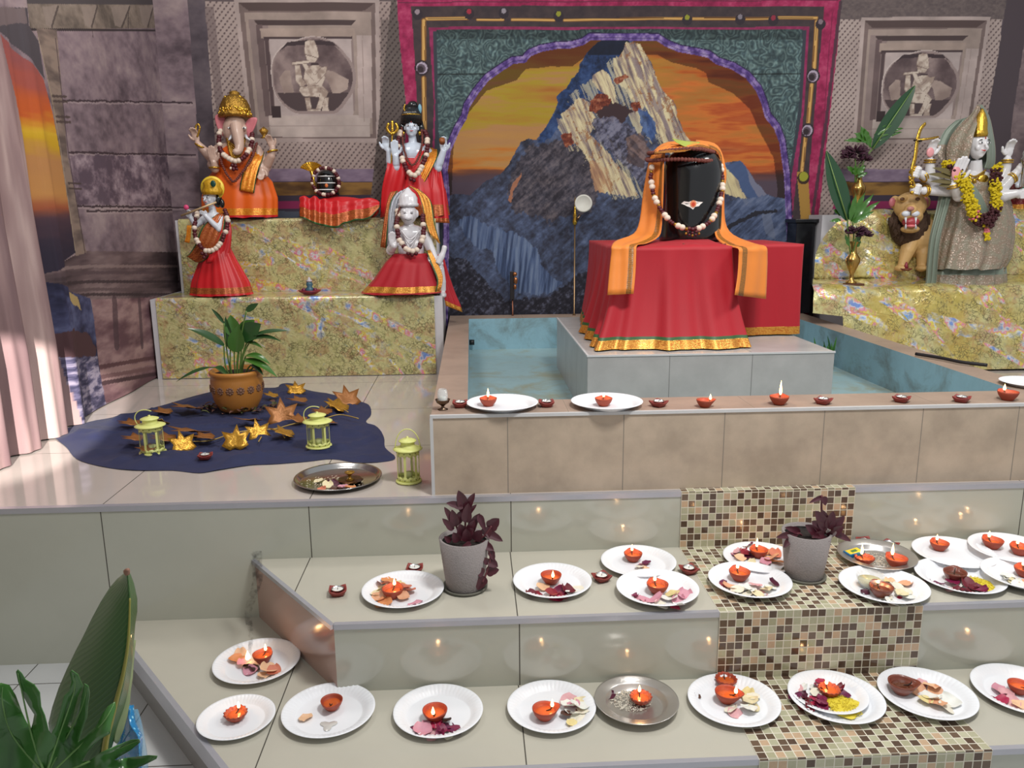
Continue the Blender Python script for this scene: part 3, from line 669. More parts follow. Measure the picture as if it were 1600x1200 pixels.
def fabric(name, label, cat, conv, posfn, s0, s1, z0, z1, step, painter, base, rough=.75):
    nu = int((s1-s0)/step)+1; nv = int((z1-z0)/step)+1
    s = np.linspace(s0, s1, nu); z = np.linspace(z0, z1, nv); S, Z = np.meshgrid(s, z)
    cv = Canvas(S, Z, conv, base); painter(cv)
    V = posfn(S, Z).reshape(-1, 3)
    me = bpy.data.meshes.new(name); me.vertices.add(len(V)); me.vertices.foreach_set('co', V.astype(np.float32).ravel())
    idx = np.arange(nu*nv).reshape(nv, nu); Q = np.stack([idx[:-1, :-1], idx[:-1, 1:], idx[1:, 1:], idx[1:, :-1]], -1).reshape(-1, 4)
    me.loops.add(Q.size); me.loops.foreach_set('vertex_index', Q.ravel().astype(np.int32))
    me.polygons.add(len(Q)); me.polygons.foreach_set('loop_start', np.arange(0, Q.size, 4, dtype=np.int32)); me.polygons.foreach_set('loop_total', np.full(len(Q), 4, dtype=np.int32))
    me.update(calc_edges=True)
    g = cv.C.mean(-1, keepdims=True); cv.C = (cv.C*.88+g*.12)*.94+5
    c = np.clip(cv.C, 0, 255)/255; c = np.where(c <= .04045, c/12.92, ((c+.055)/1.055)**2.4)
    at = me.color_attributes.new('print', 'FLOAT_COLOR', 'POINT'); at.data.foreach_set('color', np.concatenate([c, np.ones(c.shape[:2]+(1,))], -1).astype(np.float32).ravel())
    m, nt, b = nmat(name+' fabric')
    a = N(nt, 'ShaderNodeVertexColor'); a.layer_name = 'print'
    wv = noise(nt, 500, 2, .5); L(nt, mix(nt, math_n(nt, 'MULTIPLY', wv, .16), a.outputs[0], (0, 0, 0)), b.inputs['Base Color'])
    b.inputs['Roughness'].default_value = rough; b.inputs['Specular IOR Level'].default_value = .25
    o = link_mesh(name, me, m); return tagp(o, label, cat)
def cb(u, v): p = atY(u, v, YB-.03); return (p.x, p.z)
def cs(u, v): p = atX(u, v, XL+.03); return (p.y, p.z)
BSTEP = .004
fabric('printed_backdrop', 'wide printed fabric backdrop with snowy mountain at sunset inside a painted temple arch', 'backdrop', cb,
       lambda S, Z: np.stack([S, YB-.03-.006*np.sin(S*7+.6)*np.clip(1, 0, 1)+.003*np.sin(S*17+Z*2), Z], -1), XL+.004, 3.85, ZP+.02, 2.72, BSTEP, paint_back, (100, 90, 90))
def side_pos(S, Z):
    k = np.clip((3.56-S)/.12, 0, 1); k = k*k*(3-2*k)
    low = np.clip((2.4-Z)/1.5, 0.25, 1)
    sw = np.sin((S-3.43)*2*math.pi/.21+.25*np.sin(Z*2)); d = .022+k*low*(.030+.032*np.sign(sw)*np.abs(sw)**.6+.006*np.sin((S-3.5)*2*math.pi/.071+Z*2))+.006*np.sin(S*11+1)*(1-k)*1.0
    return np.stack([XL+d, S, Z], -1)
fabric('printed_side_drape', 'printed side drape with stone pillar and sunset strip, folded at its left end', 'curtain', cs, side_pos, 2.15, YB-.035, ZP+.006, 2.75, .0038, paint_side, (130, 110, 112))
# ---------------------------------------------------------------- paper plates, steel plates
rnd = random.Random(7)
m_plate = M('white paper plate', (236, 238, 242), .38, 0, .03, 8, coat=.15)
m_steel = M('polished steel', (190, 188, 186), .18, 1, .1, 30)
m_clay = M('terracotta clay', (168, 68, 42), .55, 0, .3, 60, bmp=.15)
m_clayd = M('brown glazed clay', (128, 62, 42), .4, 0, .3, 60, bmp=.15, coat=.3)
m_oil = M('lamp oil', (214, 100, 44), .06, 0, .35, 40, coat=.6)
m_oild = M('dark lamp oil', (96, 48, 30), .06, 0, .3, 40, coat=.6)
m_wick = M('cotton wick', (60, 44, 36), .9)
m_flame = M('flame', (255, 200, 120), 1, emis=(255, 196, 120), es=9, var=0)
m_wax = M('white wax', (232, 230, 224), .4, sss=.2)
m_cup = M('aluminium cup', (200, 202, 204), .25, 1, .05)
def plate_mesh(R=.115, flutes=56):
    mb = MB()
    def mod(a, r, z, k):
        if k in (4, 5, 9, 10): w = .0014*math.cos(flutes*a); return r+w*.5, z+w
        return r, z
    pr = [(0, .0016), (R*.35, .0016), (R*.70, .0018), (R*.735, .0028), (R*.80, .0105), (R*.95, .0168), (R*.992, .0174), (R*1.0, .0166), (R*.995, .0158), (R*.95, .0152), (R*.80, .0088), (R*.74, .0008), (R*.70, .0), (R*.3, 0), (0, 0)]
    mb.lathe(pr, n=flutes*3, mod=mod)
    me = bpy.data.meshes.new('paper_plate'); me.from_pydata(mb.v, [], mb.f); me.update(); me.materials.append(m_plate)
    me.polygons.foreach_set('use_smooth', [True]*len(me.polygons)); return me
PLATE = plate_mesh()
def plate(u, v, z, w, label, group, tilt=0, rz=0, name='paper_plate'):
    p = atZ(u, v, z); depth = (p-Vector((0, 0, CAMH))).dot(FW); R = w*depth/FPX/2
    R = max(.096, min(.122, R)); ylim = (Y1-.004 if p.x > -.385 else YR-.02) if z < Z2+.05 else (YR-.008 if z < Z1+.05 else 9)
    p.y = min(p.y, ylim-R-.002)
    o = bpy.data.objects.new(name, PLATE); COL.objects.link(o); s = R/.115
    o.location = (p.x, p.y, z+.0006); o.scale = (s, s, s); o.rotation_euler = (tilt, 0, rz)
    tagp(o, label, 'plate', group); return o, R
def steel_plate(u, v, z, w, label):
    p = atZ(u, v, z); depth = (p-Vector((0, 0, CAMH))).dot(FW); R = w*depth/FPX/2; p.y = min(p.y, (Y1 if z == Z2 else YR)-.008-R)
    mb = MB().lathe([(0, .0012), (R*.60, .0012), (R*.66, .004), (R*.72, .015), (R*.76, .019), (R*.97, .0225), (R, .024), (R*1.004, .0225), (R*.98, .020), (R*.77, .0170), (R*.73, .012), (R*.67, .001), (R*.6, 0), (0, 0)], n=96)
    o = mb.build('steel_plate', M('brushed steel', (206, 202, 198), .28, .85, .12, 20), loc=(p.x, p.y, z+.0006))
    tagp(o, label, 'plate', 'round steel plates'); return o, R

# ---------------------------------------------------------------- clay oil lamps
def lamp_parts(kind):
    """returns meshes: bowl, oil, wick ; radius about .029"""
    mb = MB(); R = .029
    def mod(a, r, z, k):
        sp = max(0, math.cos(a))**10
        if kind == 'fluted':
            if 2 <= k <= 7: w = .0022*math.cos(14*a)*(z/.02); return r+w+sp*.003, z
            return r, z
        g = z/.026
        return r*(1+.32*sp*g*g), z+.0012*sp*g
    hz = .026 if kind != 'fluted' else .021
    mb.lathe([(0, 0), (R*.50, 0), (R*.56, .002), (R*.86, hz*.55), (R*.97, hz*.85), (R*.99, hz), (R*.93, hz+.0006), (R*.86, hz*.85), (R*.62, hz*.45), (0, hz*.3)], n=48, mod=mod)
    bowl = mb
    oil = MB().lathe([(0, hz*.64), (R*.4, hz*.645), (R*.79, hz*.65), (R*.80, hz*.63), (0, hz*.5)], n=36, mod=lambda a, r, z, k: (r*(1+.26*max(0, math.cos(a))**8), z))
    wk = MB().tube([(R*.15, .002, hz*.62), (R*.45, .001, hz*.70), (R*.62, 0, hz*.9), (R*.66, 0, hz*1.08)], [.0016, .0016, .0014, .0010], 6)
    return bowl, oil, wk
def flame_mesh(h=.02, w=.0042):
    mb = MB(); mb.lathe([(0, 0), (w*.7, h*.06), (w, h*.22), (w*.86, h*.42), (w*.5, h*.68), (w*.18, h*.88), (0, h)], n=14); return mb
def mk(mb, mat, name, smooth=True):
    me = bpy.data.meshes.new(name); me.from_pydata(mb.v, [], mb.f); me.update(); me.materials.append(mat)
    me.polygons.foreach_set('use_smooth', [smooth]*len(me.polygons)); return me
LAMPM = {}
for kd in ('plain', 'fluted'):
    b_, o_, w_ = lamp_parts(kd)
    for nm, mm in (('orange', m_clay), ('brown', m_clayd)):
        LAMPM[kd, nm] = (mk(b_, mm, 'clay_lamp_bowl'), mk(o_, m_oil if nm == 'orange' else m_oild, 'clay_lamp_oil'), mk(w_, m_wick, 'clay_lamp_wick'))
FLAME = mk(flame_mesh(), m_flame, 'flame')
def inst(name, me, parent, loc=(0, 0, 0), rot=(0, 0, 0), sc=(1, 1, 1)):
    o = bpy.data.objects.new(name, me); COL.objects.link(o); o.parent = parent; o.location = loc; o.rotation_euler = rot; o.scale = sc; return o
def lamp(u, v, z, spout=-90, lit=True, kind='plain', tone='orange', fl=1.0, size=1.0, label='', tilt=0, group='small clay oil lamps'):
    """u,v: photo pixel of the bowl's middle; z: height it stands on"""
    p = atZ(u, v+6, z)
    t = empty('clay_oil_lamp', (p.x, p.y, z), label, 'oil lamp', group, math.radians(spout)); t.scale = (size,)*3
    if tilt: t.rotation_euler[0] = tilt
    b_, o_, w_ = LAMPM[kind, tone]
    inst('bowl', b_, t); inst('oil', o_, t); wk_ = inst('wick', w_, t)
    if lit:
        hz = .026 if kind == 'plain' else .021
        f = inst('flame', FLAME, wk_, (.029*.64, 0, hz*.98), (0, 0, 0), (1, 1, fl))
        l = bpy.data.lights.new('flame_glow', 'POINT'); l.energy = .036*max(1, fl); l.color = (1, .56, .26); l.shadow_soft_size = .004
        lo = bpy.data.objects.new('flame_glow', l); COL.objects.link(lo); lo.parent = t; lo.location = (.029*.55, 0, hz+.012*fl+.004)
    return t

# ---------------------------------------------------------------- square clay dishes with tealights
def dish_mesh():
    mb = MB(); a = .0255
    def sq(k, z, notch=0):
        pts = []
        for i in range(32):
            t = 2*math.pi*i/32; c, s = math.cos(t), math.sin(t); r = k/max(abs(c), abs(s))
            r *= 1-.10*abs(math.sin(2*t))**6; pts.append((r*c, r*s, z+notch*(abs(math.sin(2*t))**4)))
        return pts
    rings = [sq(a*.62, 0), sq(a*.70, .004), sq(a*.98, .012, .004), sq(a, .015, .005), sq(a*.9, .015, .005), sq(a*.74, .007), sq(a*.7, .005)]
    V = [p for r in rings for p in r]; n = 32; F = []
    for k in range(len(rings)-1):
        for i in range(n): F.append((k*n+i, k*n+(i+1) % n, (k+1)*n+(i+1) % n, (k+1)*n+i))
    F.append(tuple(range(n-1, -1, -1))); F.append(tuple((len(rings)-1)*n+i for i in range(n)))
    return mb.add(V, F)
DISH = mk(dish_mesh(), M('red clay dish', (150, 62, 56), .5, 0, .3, 70, bmp=.15), 'square_dish')
TCUP = mk(MB().lathe([(0, 0), (.0165, 0), (.017, .001), (.017, .0128), (.0176, .0135), (.0165, .0133), (.0163, .0095), (0, .0095)], n=28), m_cup, 'tealight_cup')
TWAX = mk(MB().lathe([(0, .0105), (.008, .0108), (.0152, .011), (.0158, .0098), (0, .0095)], n=28), m_wax, 'tealight_wax')
TWICK = mk(MB().tube([(0, 0, .010), (.0006, 0, .0155)], .0009, 5), m_wick, 'tealight_wick')
def tealight(u, v, z, where, rz=0, s=1.0, tilt=0):
    p = atZ(u, v+4, z)
    d = bpy.data.objects.new('square_dish', DISH); COL.objects.link(d); d.location = (p.x, p.y, z+.0003); d.rotation_euler = (tilt, 0, math.radians(rz)); d.scale = (s,)*3
    tagp(d, 'red clay dish '+where, 'dish', 'square clay tealight dishes')
    t = empty('tealight', (p.x, p.y-math.sin(tilt)*.0055, z+.0056*s+.0003), 'unlit tealight in the dish '+where, 'candle', 'tealight candles', 0)
    t.rotation_euler = (tilt, 0, 0); t.scale = (s,)*3
    inst('metal_cup', TCUP, t); inst('wax', TWAX, t); inst('wick', TWICK, t)

# ---------------------------------------------------------------- petals
def petal_mesh(seed, L_=.034, W_=.026, curl=.010):
    r = random.Random(seed); mb = MB(); ph = r.random()*6; cr = r.uniform(-.4, .4); crease = r.uniform(.5, 1.4)
    def fn(a, b):
        y = b*L_; w = W_*(math.sin(math.pi*(b*.80+.13))**.55)
        x = (a-.5)*w
        z = curl*((2*a-1)**2)*crease*(.4+.6*b)+curl*.7*(b-.3)**2*3+.0012*math.sin(9*a+ph)*b+.0015*math.sin(7*b+ph*2)
        return (x+cr*.3*y*b, y-L_*.5, z)
    mb.grid(fn, 8, 8)
    zmin = min(p[2] for p in mb.v); mb.v = [(p[0], p[1], p[2]-zmin+.0006) for p in mb.v]; return mb
PCOL = {'red': ((138, 18, 44), (108, 10, 34)), 'magenta': ((176, 30, 74), (126, 18, 66)), 'purple': ((108, 26, 72), (80, 14, 44)),
        'pink': ((226, 172, 176), (216, 150, 166)), 'peach': ((240, 196, 156), (232, 172, 132)), 'white': ((238, 232, 212), (240, 240, 232)),
        'orange': ((226, 150, 96), (216, 128, 100)), 'cream': ((232, 214, 150), (236, 222, 180)), 'charred': ((60, 36, 28), (90, 54, 40))}
PM = {}
def petal_me(col, k):
    if (col, k) not in PM:
        c = PCOL[col][k % 2]; mat = M('petal %s %d' % (col, k % 2), c, .5, 0, .22, 90, sss=.15)
        me = mk(petal_mesh(hash_(col)*7+k, .034+.010*(k % 3)/2, .032+.008*((k+1) % 3)/2, .003+.003*(k % 2)), mat, 'petal'); PM[col, k] = me
    return PM[col, k]
def hash_(s): return sum(ord(c)*(i+1) for i, c in enumerate(s))
ADJ = {'red': 'dark red', 'magenta': 'crimson', 'purple': 'deep purple', 'pink': 'pale pink', 'peach': 'peach', 'white': 'white', 'orange': 'orange', 'cream': 'creamy yellow', 'charred': 'charred brown'}
def petals(where, z, items):
    """items: (u, v, colour[, size]) on the plate described by where"""
    for i, it in enumerate(items):
        u, v, c = it[:3]; s = it[3] if len(it) > 3 else 1.0
        p = atZ(u, v, z+.003)
        o = bpy.data.objects.new('petal', petal_me(c, rnd.randrange(6))); COL.objects.link(o)
        o.location = (p.x, p.y, z+.0028+.0035*(i % 3)); o.rotation_euler = (rnd.uniform(-.25, .25), rnd.uniform(-.25, .25), rnd.uniform(0, 6.28)); o.scale = (s, s, s)
        tagp(o, '%s rose petal lying on the %s' % (ADJ[c], where), 'petal', '%s petals on the %s' % (ADJ[c], where))
def scatter(u, v, du, dv, n, cols, s=1.0):
    out = []
    for i in range(n):
        a = i*2.4+rnd.random(); r = math.sqrt((i+.5)/n)
        out.append((u+du*r*math.cos(a), v+dv*r*math.sin(a), cols[i % len(cols)], s*rnd.uniform(.8, 1.15)))
    return out
def grains(u, v, z, du, dv, n, mat, label, cat, size=.0032, heap=.006, name='rice_grains'):
    p = atZ(u, v, z); mb = MB(); px = (atZ(u+du, v, z)-p).length; py = (atZ(u, v-dv, z)-p).length
    for i in range(n):
        a = rnd.random()*6.28; r = rnd.random()**.6; x, y = px*r*math.cos(a), py*r*math.sin(a); h = heap*(1-r*r)*rnd.random()
        th = rnd.random()*3.14; d = Vector((math.cos(th), math.sin(th), rnd.uniform(-.3, .3)))*size
        c = Vector((x, y, h+.0012)); w = d.orthogonal().normalized()*size*.32; w2 = d.cross(w).normalized()*size*.32
        mb.add([c-d, c+w, c+w2, c-w, c-w2, c+d], [(0, 1, 2), (0, 2, 3), (0, 3, 4), (0, 4, 1), (5, 2, 1), (5, 3, 2), (5, 4, 3), (5, 1, 4)])
    if heap > .004: mb.lathe([(0, heap*.75), (px*.5, heap*.6), (px*.85, heap*.25), (px*.97, .0006), (0, 0)], n=30, mod=lambda a, r, z_, k: (r*(1+.12*math.sin(3*a+1)+.06*math.sin(7*a)), z_), sy=py/px)
    o = mb.build(name, mat, loc=(p.x, p.y, z+.003), smooth=False); return tagp(o, label, cat, kind='stuff')

PLG = 'white paper plates'
# --- lower step
ZS = Z2; zp = Z2
plate(370, 1127, zp, 118, 'small white paper plate holding only a fluted lit lamp, left end of the lower step', PLG)
lamp(369, 1118, zp+.0022, 80, kind='fluted', label='fluted clay lamp burning alone on the small paper plate at the left end')
plate(402, 1040, zp, 133, 'white paper plate with burning peach petals at the back left of the lower step', PLG)
lamp(411, 1028, zp+.0022, 75, fl=1.1, label='clay lamp burning beside flaming peach petals on the back left plate')
petals('plate with burning petals', zp, [(375, 1026, 'peach', 1.25), (370, 1032, 'orange', 1.1), (382, 1040, 'pink'), (413, 1057, 'peach', 1.1), (428, 1051, 'orange'), (420, 1049, 'peach', 1.2), (392, 1050, 'pink'), (398, 1046, 'charred', .8), (386, 1045, 'charred', .6)])
p = atZ(388, 1036, zp); fo = inst('flame', FLAME, None, (p.x, p.y, zp+.01), sc=(1.8, 1.8, 1.5)); tagp(fo, 'flame rising from the burning petals on the back left plate', 'flame')
plate(514, 1117, zp, 144, 'white paper plate with an unlit lamp, a peach petal and an oil stain', PLG)
lamp(519, 1101, zp+.0022, -95, lit=False, tone='orange', label='unlit clay lamp on the plate with one folded peach petal and an oil stain')
petals('plate with the unlit lamp and oil stain', zp, [(478, 1123, 'peach', 1.0)])
p = atZ(513, 1135, zp); mb = MB().lathe([(0, .0004), (.018, .0003), (.0185, 0)], n=20, mod=lambda a, r, z, k: (r*(1+.35*math.sin(3*a)), z))
tagp(mb.build('oil_stain', M('spilled oil', (206, 202, 196), .12, coat=.5), loc=(p.x, p.y, zp+.0036)), 'translucent oil stain spilled beside the unlit lamp on the paper plate', 'stain')
plate(685, 1118, zp, 140, 'white paper plate with dark purple and pink petals, centre left of the lower step', PLG)
lamp(680, 1118, zp+.0022, -100, size=1.12, label='clay lamp burning behind purple petals on the centre left plate of the lower step')
petals('plate with purple and pink petals', zp, [(655, 1142, 'purple'), (668, 1138, 'pink', 1.1), (660, 1146, 'pink', 1.2), (676, 1148, 'pink'), (683, 1136, 'magenta'), (690, 1146, 'magenta', .8), (700, 1136, 'purple', .9), (708, 1142, 'magenta', .8), (697, 1130, 'charred', .8), (645, 1140, 'purple', .7), (712, 1146, 'purple', .7), (688, 1152, 'magenta', .7), (700, 1150, 'white', .8)])
plate(861, 1107, zp, 138, 'white paper plate with white and pink petals beside the steel plate on the lower step', PLG)
lamp(851, 1116, zp+.0022, 15, size=1.12, label='clay lamp with spout to the right on the plate of white and pink petals')
petals('plate with white and pink petals', zp, [(887, 1095, 'pink', 1.2), (896, 1102, 'pink'), (905, 1108, 'white', 1.2), (895, 1116, 'white', 1.2), (909, 1100, 'cream'), (885, 1120, 'charred', .8), (902, 1122, 'white'), (912, 1112, 'white'), (868, 1105, 'magenta', .5), (905, 1111, 'magenta', .5), (893, 1132, 'cream', .8), (888, 1106, 'white')])
steel_plate(990, 1092, zp, 128, 'grey steel plate with white rice and a fluted lamp on the lower step')
lamp(1001, 1092, zp+.003, 90, kind='fluted', label='fluted clay lamp burning among white rice on the steel plate')
grains(985, 1096, zp+.001, 32, 17, 420, M('white rice', (222, 216, 200), .5), 'white rice grains scattered on the steel plate of the lower step', 'rice', size=.0038, heap=.003)
petals('steel plate with white rice', zp+.002, [(953, 1088, 'purple', .7)])
plate(1139, 1088, zp, 139, 'white paper plate with two clay lamps and white petals at the edge of the mosaic', PLG)
lamp(1134, 1064, zp+.0022, 90, lit=False, kind='fluted', label='unlit fluted clay lamp behind the burning one on the two-lamp plate')
lamp(1136, 1090, zp+.0022, -25, size=1.15, label='burning clay lamp in front of the unlit fluted one on the two-lamp plate')
petals('plate with two lamps', zp, [(1168, 1086, 'cream', 1.2), (1177, 1092, 'white'), (1172, 1098, 'cream'), (1148, 1115, 'pink', 1.1), (1142, 1110, 'white', .9), (1170, 1112, 'white', 1.2), (1178, 1108, 'cream', .8), (1090, 1090, 'charred', .5)])
plate(1303, 1093, zp, 146, 'larger white paper plate lying under a second plate with yellow rice', PLG)
o, R = plate(1293, 1087, zp+.0022, 118, 'white paper plate stacked on another, with red petals and yellow rice', PLG)
lamp(1295, 1080, zp+.0050, 90, kind='fluted', label='fluted clay lamp burning between red petals and yellow rice on the mosaic')
petals('stacked plates with yellow rice', zp+.003, scatter(1268, 1092, 26, 22, 15, ['magenta', 'red', 'white', 'magenta', 'purple'], .8)+[(1282, 1066, 'magenta', .8), (1318, 1087, 'purple', .8), (1312, 1080, 'red', .7), (1245, 1076, 'pink', .8), (1284, 1106, 'magenta', .9)])
grains(1318, 1105, zp+.004, 27, 17, 700, M('yellow rice', (226, 206, 60), .5), 'heap of yellow coloured rice on the stacked paper plates', 'rice', heap=.010)
plate(1441, 1084, zp, 151, 'white paper plate with a brown unlit lamp and peach petals, right side of the mosaic', PLG)
lamp(1408, 1076, zp+.0022, -10, lit=False, tone='brown', size=1.25, label='unlit brown clay lamp on the plate of large peach petals')
petals('plate with the brown lamp and peach petals', zp, [(1434, 1080, 'peach', 1.2), (1440, 1070, 'pink', .9), (1456, 1078, 'peach', 1.3), (1462, 1084, 'peach', 1.2), (1453, 1092, 'white', 1.2), (1466, 1105, 'peach', 1.2), (1484, 1098, 'white', 1.3), (1478, 1108, 'white', 1.1), (1445, 1098, 'cream', .9)])
plate(1592, 1082, zp, 152, 'white paper plate cut by the right edge, with pink petals on the lower step', PLG)
lamp(1591, 1076, zp+.0022, -40, label='clay lamp burning on the lower step plate at the right edge')
petals('lower plate at the right edge', zp, [(1560, 1080, 'pink', 1.2), (1572, 1086, 'pink'), (1566, 1098, 'magenta', .9), (1556, 1096, 'magenta', .8), (1583, 1100, 'pink', 1.1), (1594, 1106, 'peach')])
# --- upper step
zp = Z1
plate(630, 928, zp, 128, 'white paper plate with orange petals around a lamp, beside the left potted plant', PLG)
lamp(614, 927, zp+.0022, 80, size=1.08, label='clay lamp burning among orange petals beside the left potted plant')
petals('plate with orange petals', zp, [(593, 922, 'cream', 1.2), (600, 915, 'orange', 1.2), (608, 912, 'orange', 1.1), (622, 914, 'cream', 1.1), (632, 920, 'orange'), (638, 928, 'orange', 1.1), (600, 944, 'orange', 1.4), (594, 936, 'peach', 1.1), (630, 936, 'peach'), (650, 946, 'pink', 1.1), (590, 930, 'cream')])
plate(863, 914, zp, 123, 'white paper plate with dark red petals, at the centre of the upper step', PLG)
lamp(861, 905, zp+.0022, -80, size=1.08, label='clay lamp burning behind dark red petals at the centre of the upper step')
petals('plate with dark red petals', zp, [(836, 929, 'red', 1.1), (848, 920, 'peach'), (862, 930, 'red', 1.1), (872, 928, 'magenta', 1.1), (880, 934, 'red', 1.1), (888, 928, 'red', 1.1), (876, 922, 'pink'), (895, 930, 'white'), (902, 926, 'white'), (868, 936, 'magenta', .9), (884, 924, 'white', .9), (830, 932, 'red', .8)])
plate(993, 874, zp, 115, 'white paper plate with few petals at the back of the upper step', PLG)
lamp(989, 870, zp+.0022, 90, fl=1.1, label='clay lamp burning on the plate with few petals at the back of the upper step')
petals('plate with few petals', zp, [(1004, 883, 'pink', .8), (1010, 881, 'purple', .7), (1000, 889, 'white', .7), (1008, 888, 'peach', .6)])
plate(1027, 925, zp+.007, 128, 'white paper plate with pink and white petals, front edge, left of the mosaic', PLG)
lamp(1027, 920, zp+.0092, 100, size=1.08, label='clay lamp burning on the plate at the front edge left of the mosaic')
petals('plate at the front edge left of the mosaic', zp+.007, [(1000, 938, 'pink', .9), (1012, 942, 'pink', 1.1), (1024, 942, 'pink', 1.2), (1032, 946, 'white', 1.1), (1044, 938, 'white', 1.1), (1052, 932, 'cream'), (1060, 940, 'pink'), (1070, 934, 'pink', 1.2), (1062, 950, 'white', .9), (1054, 949, 'magenta', .7), (992, 934, 'magenta', .6)])
plate(1181, 868, zp, 114, 'white paper plate with dark and orange petals behind the right potted plant', PLG)
lamp(1185, 864, zp+.0022, 90, fl=1.6, label='clay lamp burning among mixed petals beside the right potted plant')
petals('plate of mixed petals behind the right pot', zp, [(1158, 858, 'red'), (1165, 866, 'red', 1.1), (1152, 864, 'pink', .9), (1170, 872, 'purple'), (1156, 874, 'peach'), (1174, 882, 'cream', .7), (1200, 864, 'orange', 1.1), (1210, 868, 'orange', 1.2), (1206, 876, 'peach', 1.1), (1196, 880, 'pink', 1.1), (1214, 880, 'orange'), (1166, 856, 'purple'), (1148, 868, 'pink', .8)])
plate(1171, 913, zp+.007, 127, 'white paper plate with cream petals in front of the lamp, left of the right pot', PLG)
lamp(1155, 900, zp+.0092, 90, size=1.08, label='clay lamp burning on the plate of cream petals left of the right pot')
petals('plate of cream petals left of the right pot', zp+.007, [(1130, 916, 'red', .7), (1142, 920, 'peach', 1.1), (1152, 926, 'white', 1.1), (1162, 922, 'white', 1.1), (1172, 924, 'white', 1.2), (1180, 918, 'pink', 1.1), (1188, 928, 'pink', 1.1), (1198, 924, 'cream'), (1208, 914, 'purple', .8), (1204, 920, 'white'), (1166, 932, 'white'), (1184, 934, 'cream', .9), (1130, 910, 'purple', .6)])
steel_plate(1369, 876, zp, 116, 'shiny steel plate with a matchbox and two burning lamps')
lamp(1350, 874, zp+.003, 90, kind='fluted', fl=1.9, label='burning clay lamp next to the matchbox on the shiny steel plate')
lamp(1400, 879, zp+.003, 100, fl=1.7, size=1.12, label='burning clay lamp on the right of the shiny steel plate with the matchbox')
grains(1374, 880, zp+.001, 30, 14, 260, M('white rice', (222, 216, 200), .5), 'white rice grains spread on the shiny steel plate with the matchbox', 'rice', size=.0038, heap=.002)
p = atZ(1334, 869, zp+.01)
mbx = empty('matchbox', (p.x, p.y, zp+.016), 'yellow and blue matchbox lying on the shiny steel plate', 'matchbox', None, math.radians(12)); mbx.rotation_euler[1] = -.15
MB().box((-.026, -.017, 0), (.026, .017, .012)).build('sleeve', M('blue card', (24, 108, 160), .4), mbx, smooth=False, bevel=.0006)
MB().box((-.022, -.014, .0121), (.022, .014, .0126)).build('label_panel', M('yellow card', (226, 200, 60), .4), mbx, smooth=False)
MB().box((-.010, -.008, .0126), (.010, .006, .0129)).build('printed_emblem', M('green print', (70, 120, 60), .5), mbx, smooth=False)
plate(1478, 861, zp, 129, 'white paper plate with a single lamp, at the back right of the upper step', PLG)
lamp(1467, 853, zp+.0022, 85, label='clay lamp burning alone on the plate at the back right of the upper step')
plate(1569, 857, zp+.008, 120, 'white paper plate with two lamps at the back right corner of the picture', PLG)
lamp(1550, 850, zp+.0102, 90, size=1.1, label='left burning lamp on the back right plate with two lamps')
lamp(1593, 860, zp+.0102, 80, size=1.05, label='right burning lamp on the back right plate with two lamps')
plate(1380, 921, zp, 138, 'white paper plate with a glass bowl and white petals on the mosaic', PLG)
lamp(1376, 925, zp+.0022, 90, tone='brown', size=1.15, fl=.4, label='brown clay lamp with a tiny flame in front of the glass bowl')
petals('plate with the glass bowl', zp, [(1352, 926, 'purple', .7), (1390, 910, 'peach', .8), (1402, 922, 'white', 1.2), (1414, 914, 'peach', 1.2), (1412, 928, 'white', 1.3), (1408, 932, 'cream', 1.0), (1395, 944, 'white', 1.3), (1418, 936, 'white', 1.1), (1382, 912, 'cream', .9), (1406, 934, 'magenta', .4), (1385, 938, 'white', .9)])
p = atZ(1358, 917, zp)
gb = empty('glass_bowl', (p.x, p.y, zp+.003), 'clear glass bowl of pale yellow oil standing on the paper plate', 'bowl')
m_glass = M('clear glass', (236, 240, 240), .04, 0, 0, alpha=.30, coat=.5)
MB().lathe([(0, 0), (.024, 0), (.030, .006), (.037, .024), (.039, .036), (.0375, .036), (.0355, .024), (.0285, .008), (.023, .003), (0, .003)], n=40).build('glass', m_glass, gb)
MB().lathe([(0, .0035), (.0225, .0035), (.028, .009), (.033, .020), (0, .020)], n=40).build('oil', M('pale yellow oil', (224, 214, 150), .1, coat=.5), gb)
plate(1499, 907, zp, 141, 'white paper plate with a brown lamp, red petals and yellow rice on the upper step', PLG)
lamp(1491, 901, zp+.0022, 60, lit=False, tone='brown', size=1.12, label='unlit brown clay lamp above red petals beside yellow rice on the upper step')
grains(1529, 914, zp+.002, 20, 11, 420, M('yellow rice', (226, 206, 60), .5), 'yellow coloured rice beside red petals on the upper step plate', 'rice', heap=.006)
petals('plate with the brown lamp and yellow rice', zp, [(1449, 908, 'purple', .6), (1466, 914, 'purple', .7), (1488, 914, 'magenta', 1.0), (1494, 920, 'white', .9), (1500, 926, 'red'), (1512, 918, 'red', 1.1), (1522, 916, 'red', 1.3), (1528, 924, 'red', 1.2), (1536, 928, 'magenta', .9), (1484, 922, 'pink', .7), (1510, 928, 'red')])
plate(1600, 904, zp+.010, 122, 'white paper plate with white petals cut by the right edge of the upper step', PLG)
lamp(1600, 894, zp+.0122, 70, label='burning lamp on the upper step plate cut by the right edge')
petals('upper plate at the right edge', zp+.010, [(1578, 908, 'white', 1.3), (1586, 914, 'cream', 1.1), (1592, 918, 'white', 1.1), (1598, 912, 'peach', 1.1), (1574, 904, 'white')])
tealight(528, 925, zp, 'at the left end of the upper step', 8)
tealight(648, 890, zp, 'behind the plate of orange petals', -4)
tealight(940, 903, zp, 'between two plates at the centre of the upper step', 25)
tealight(1076, 891, zp, 'at the left border of the mosaic tread', 15)
tealight(1349, 849, zp, 'tipped behind the shiny steel plate', 5, tilt=.5)
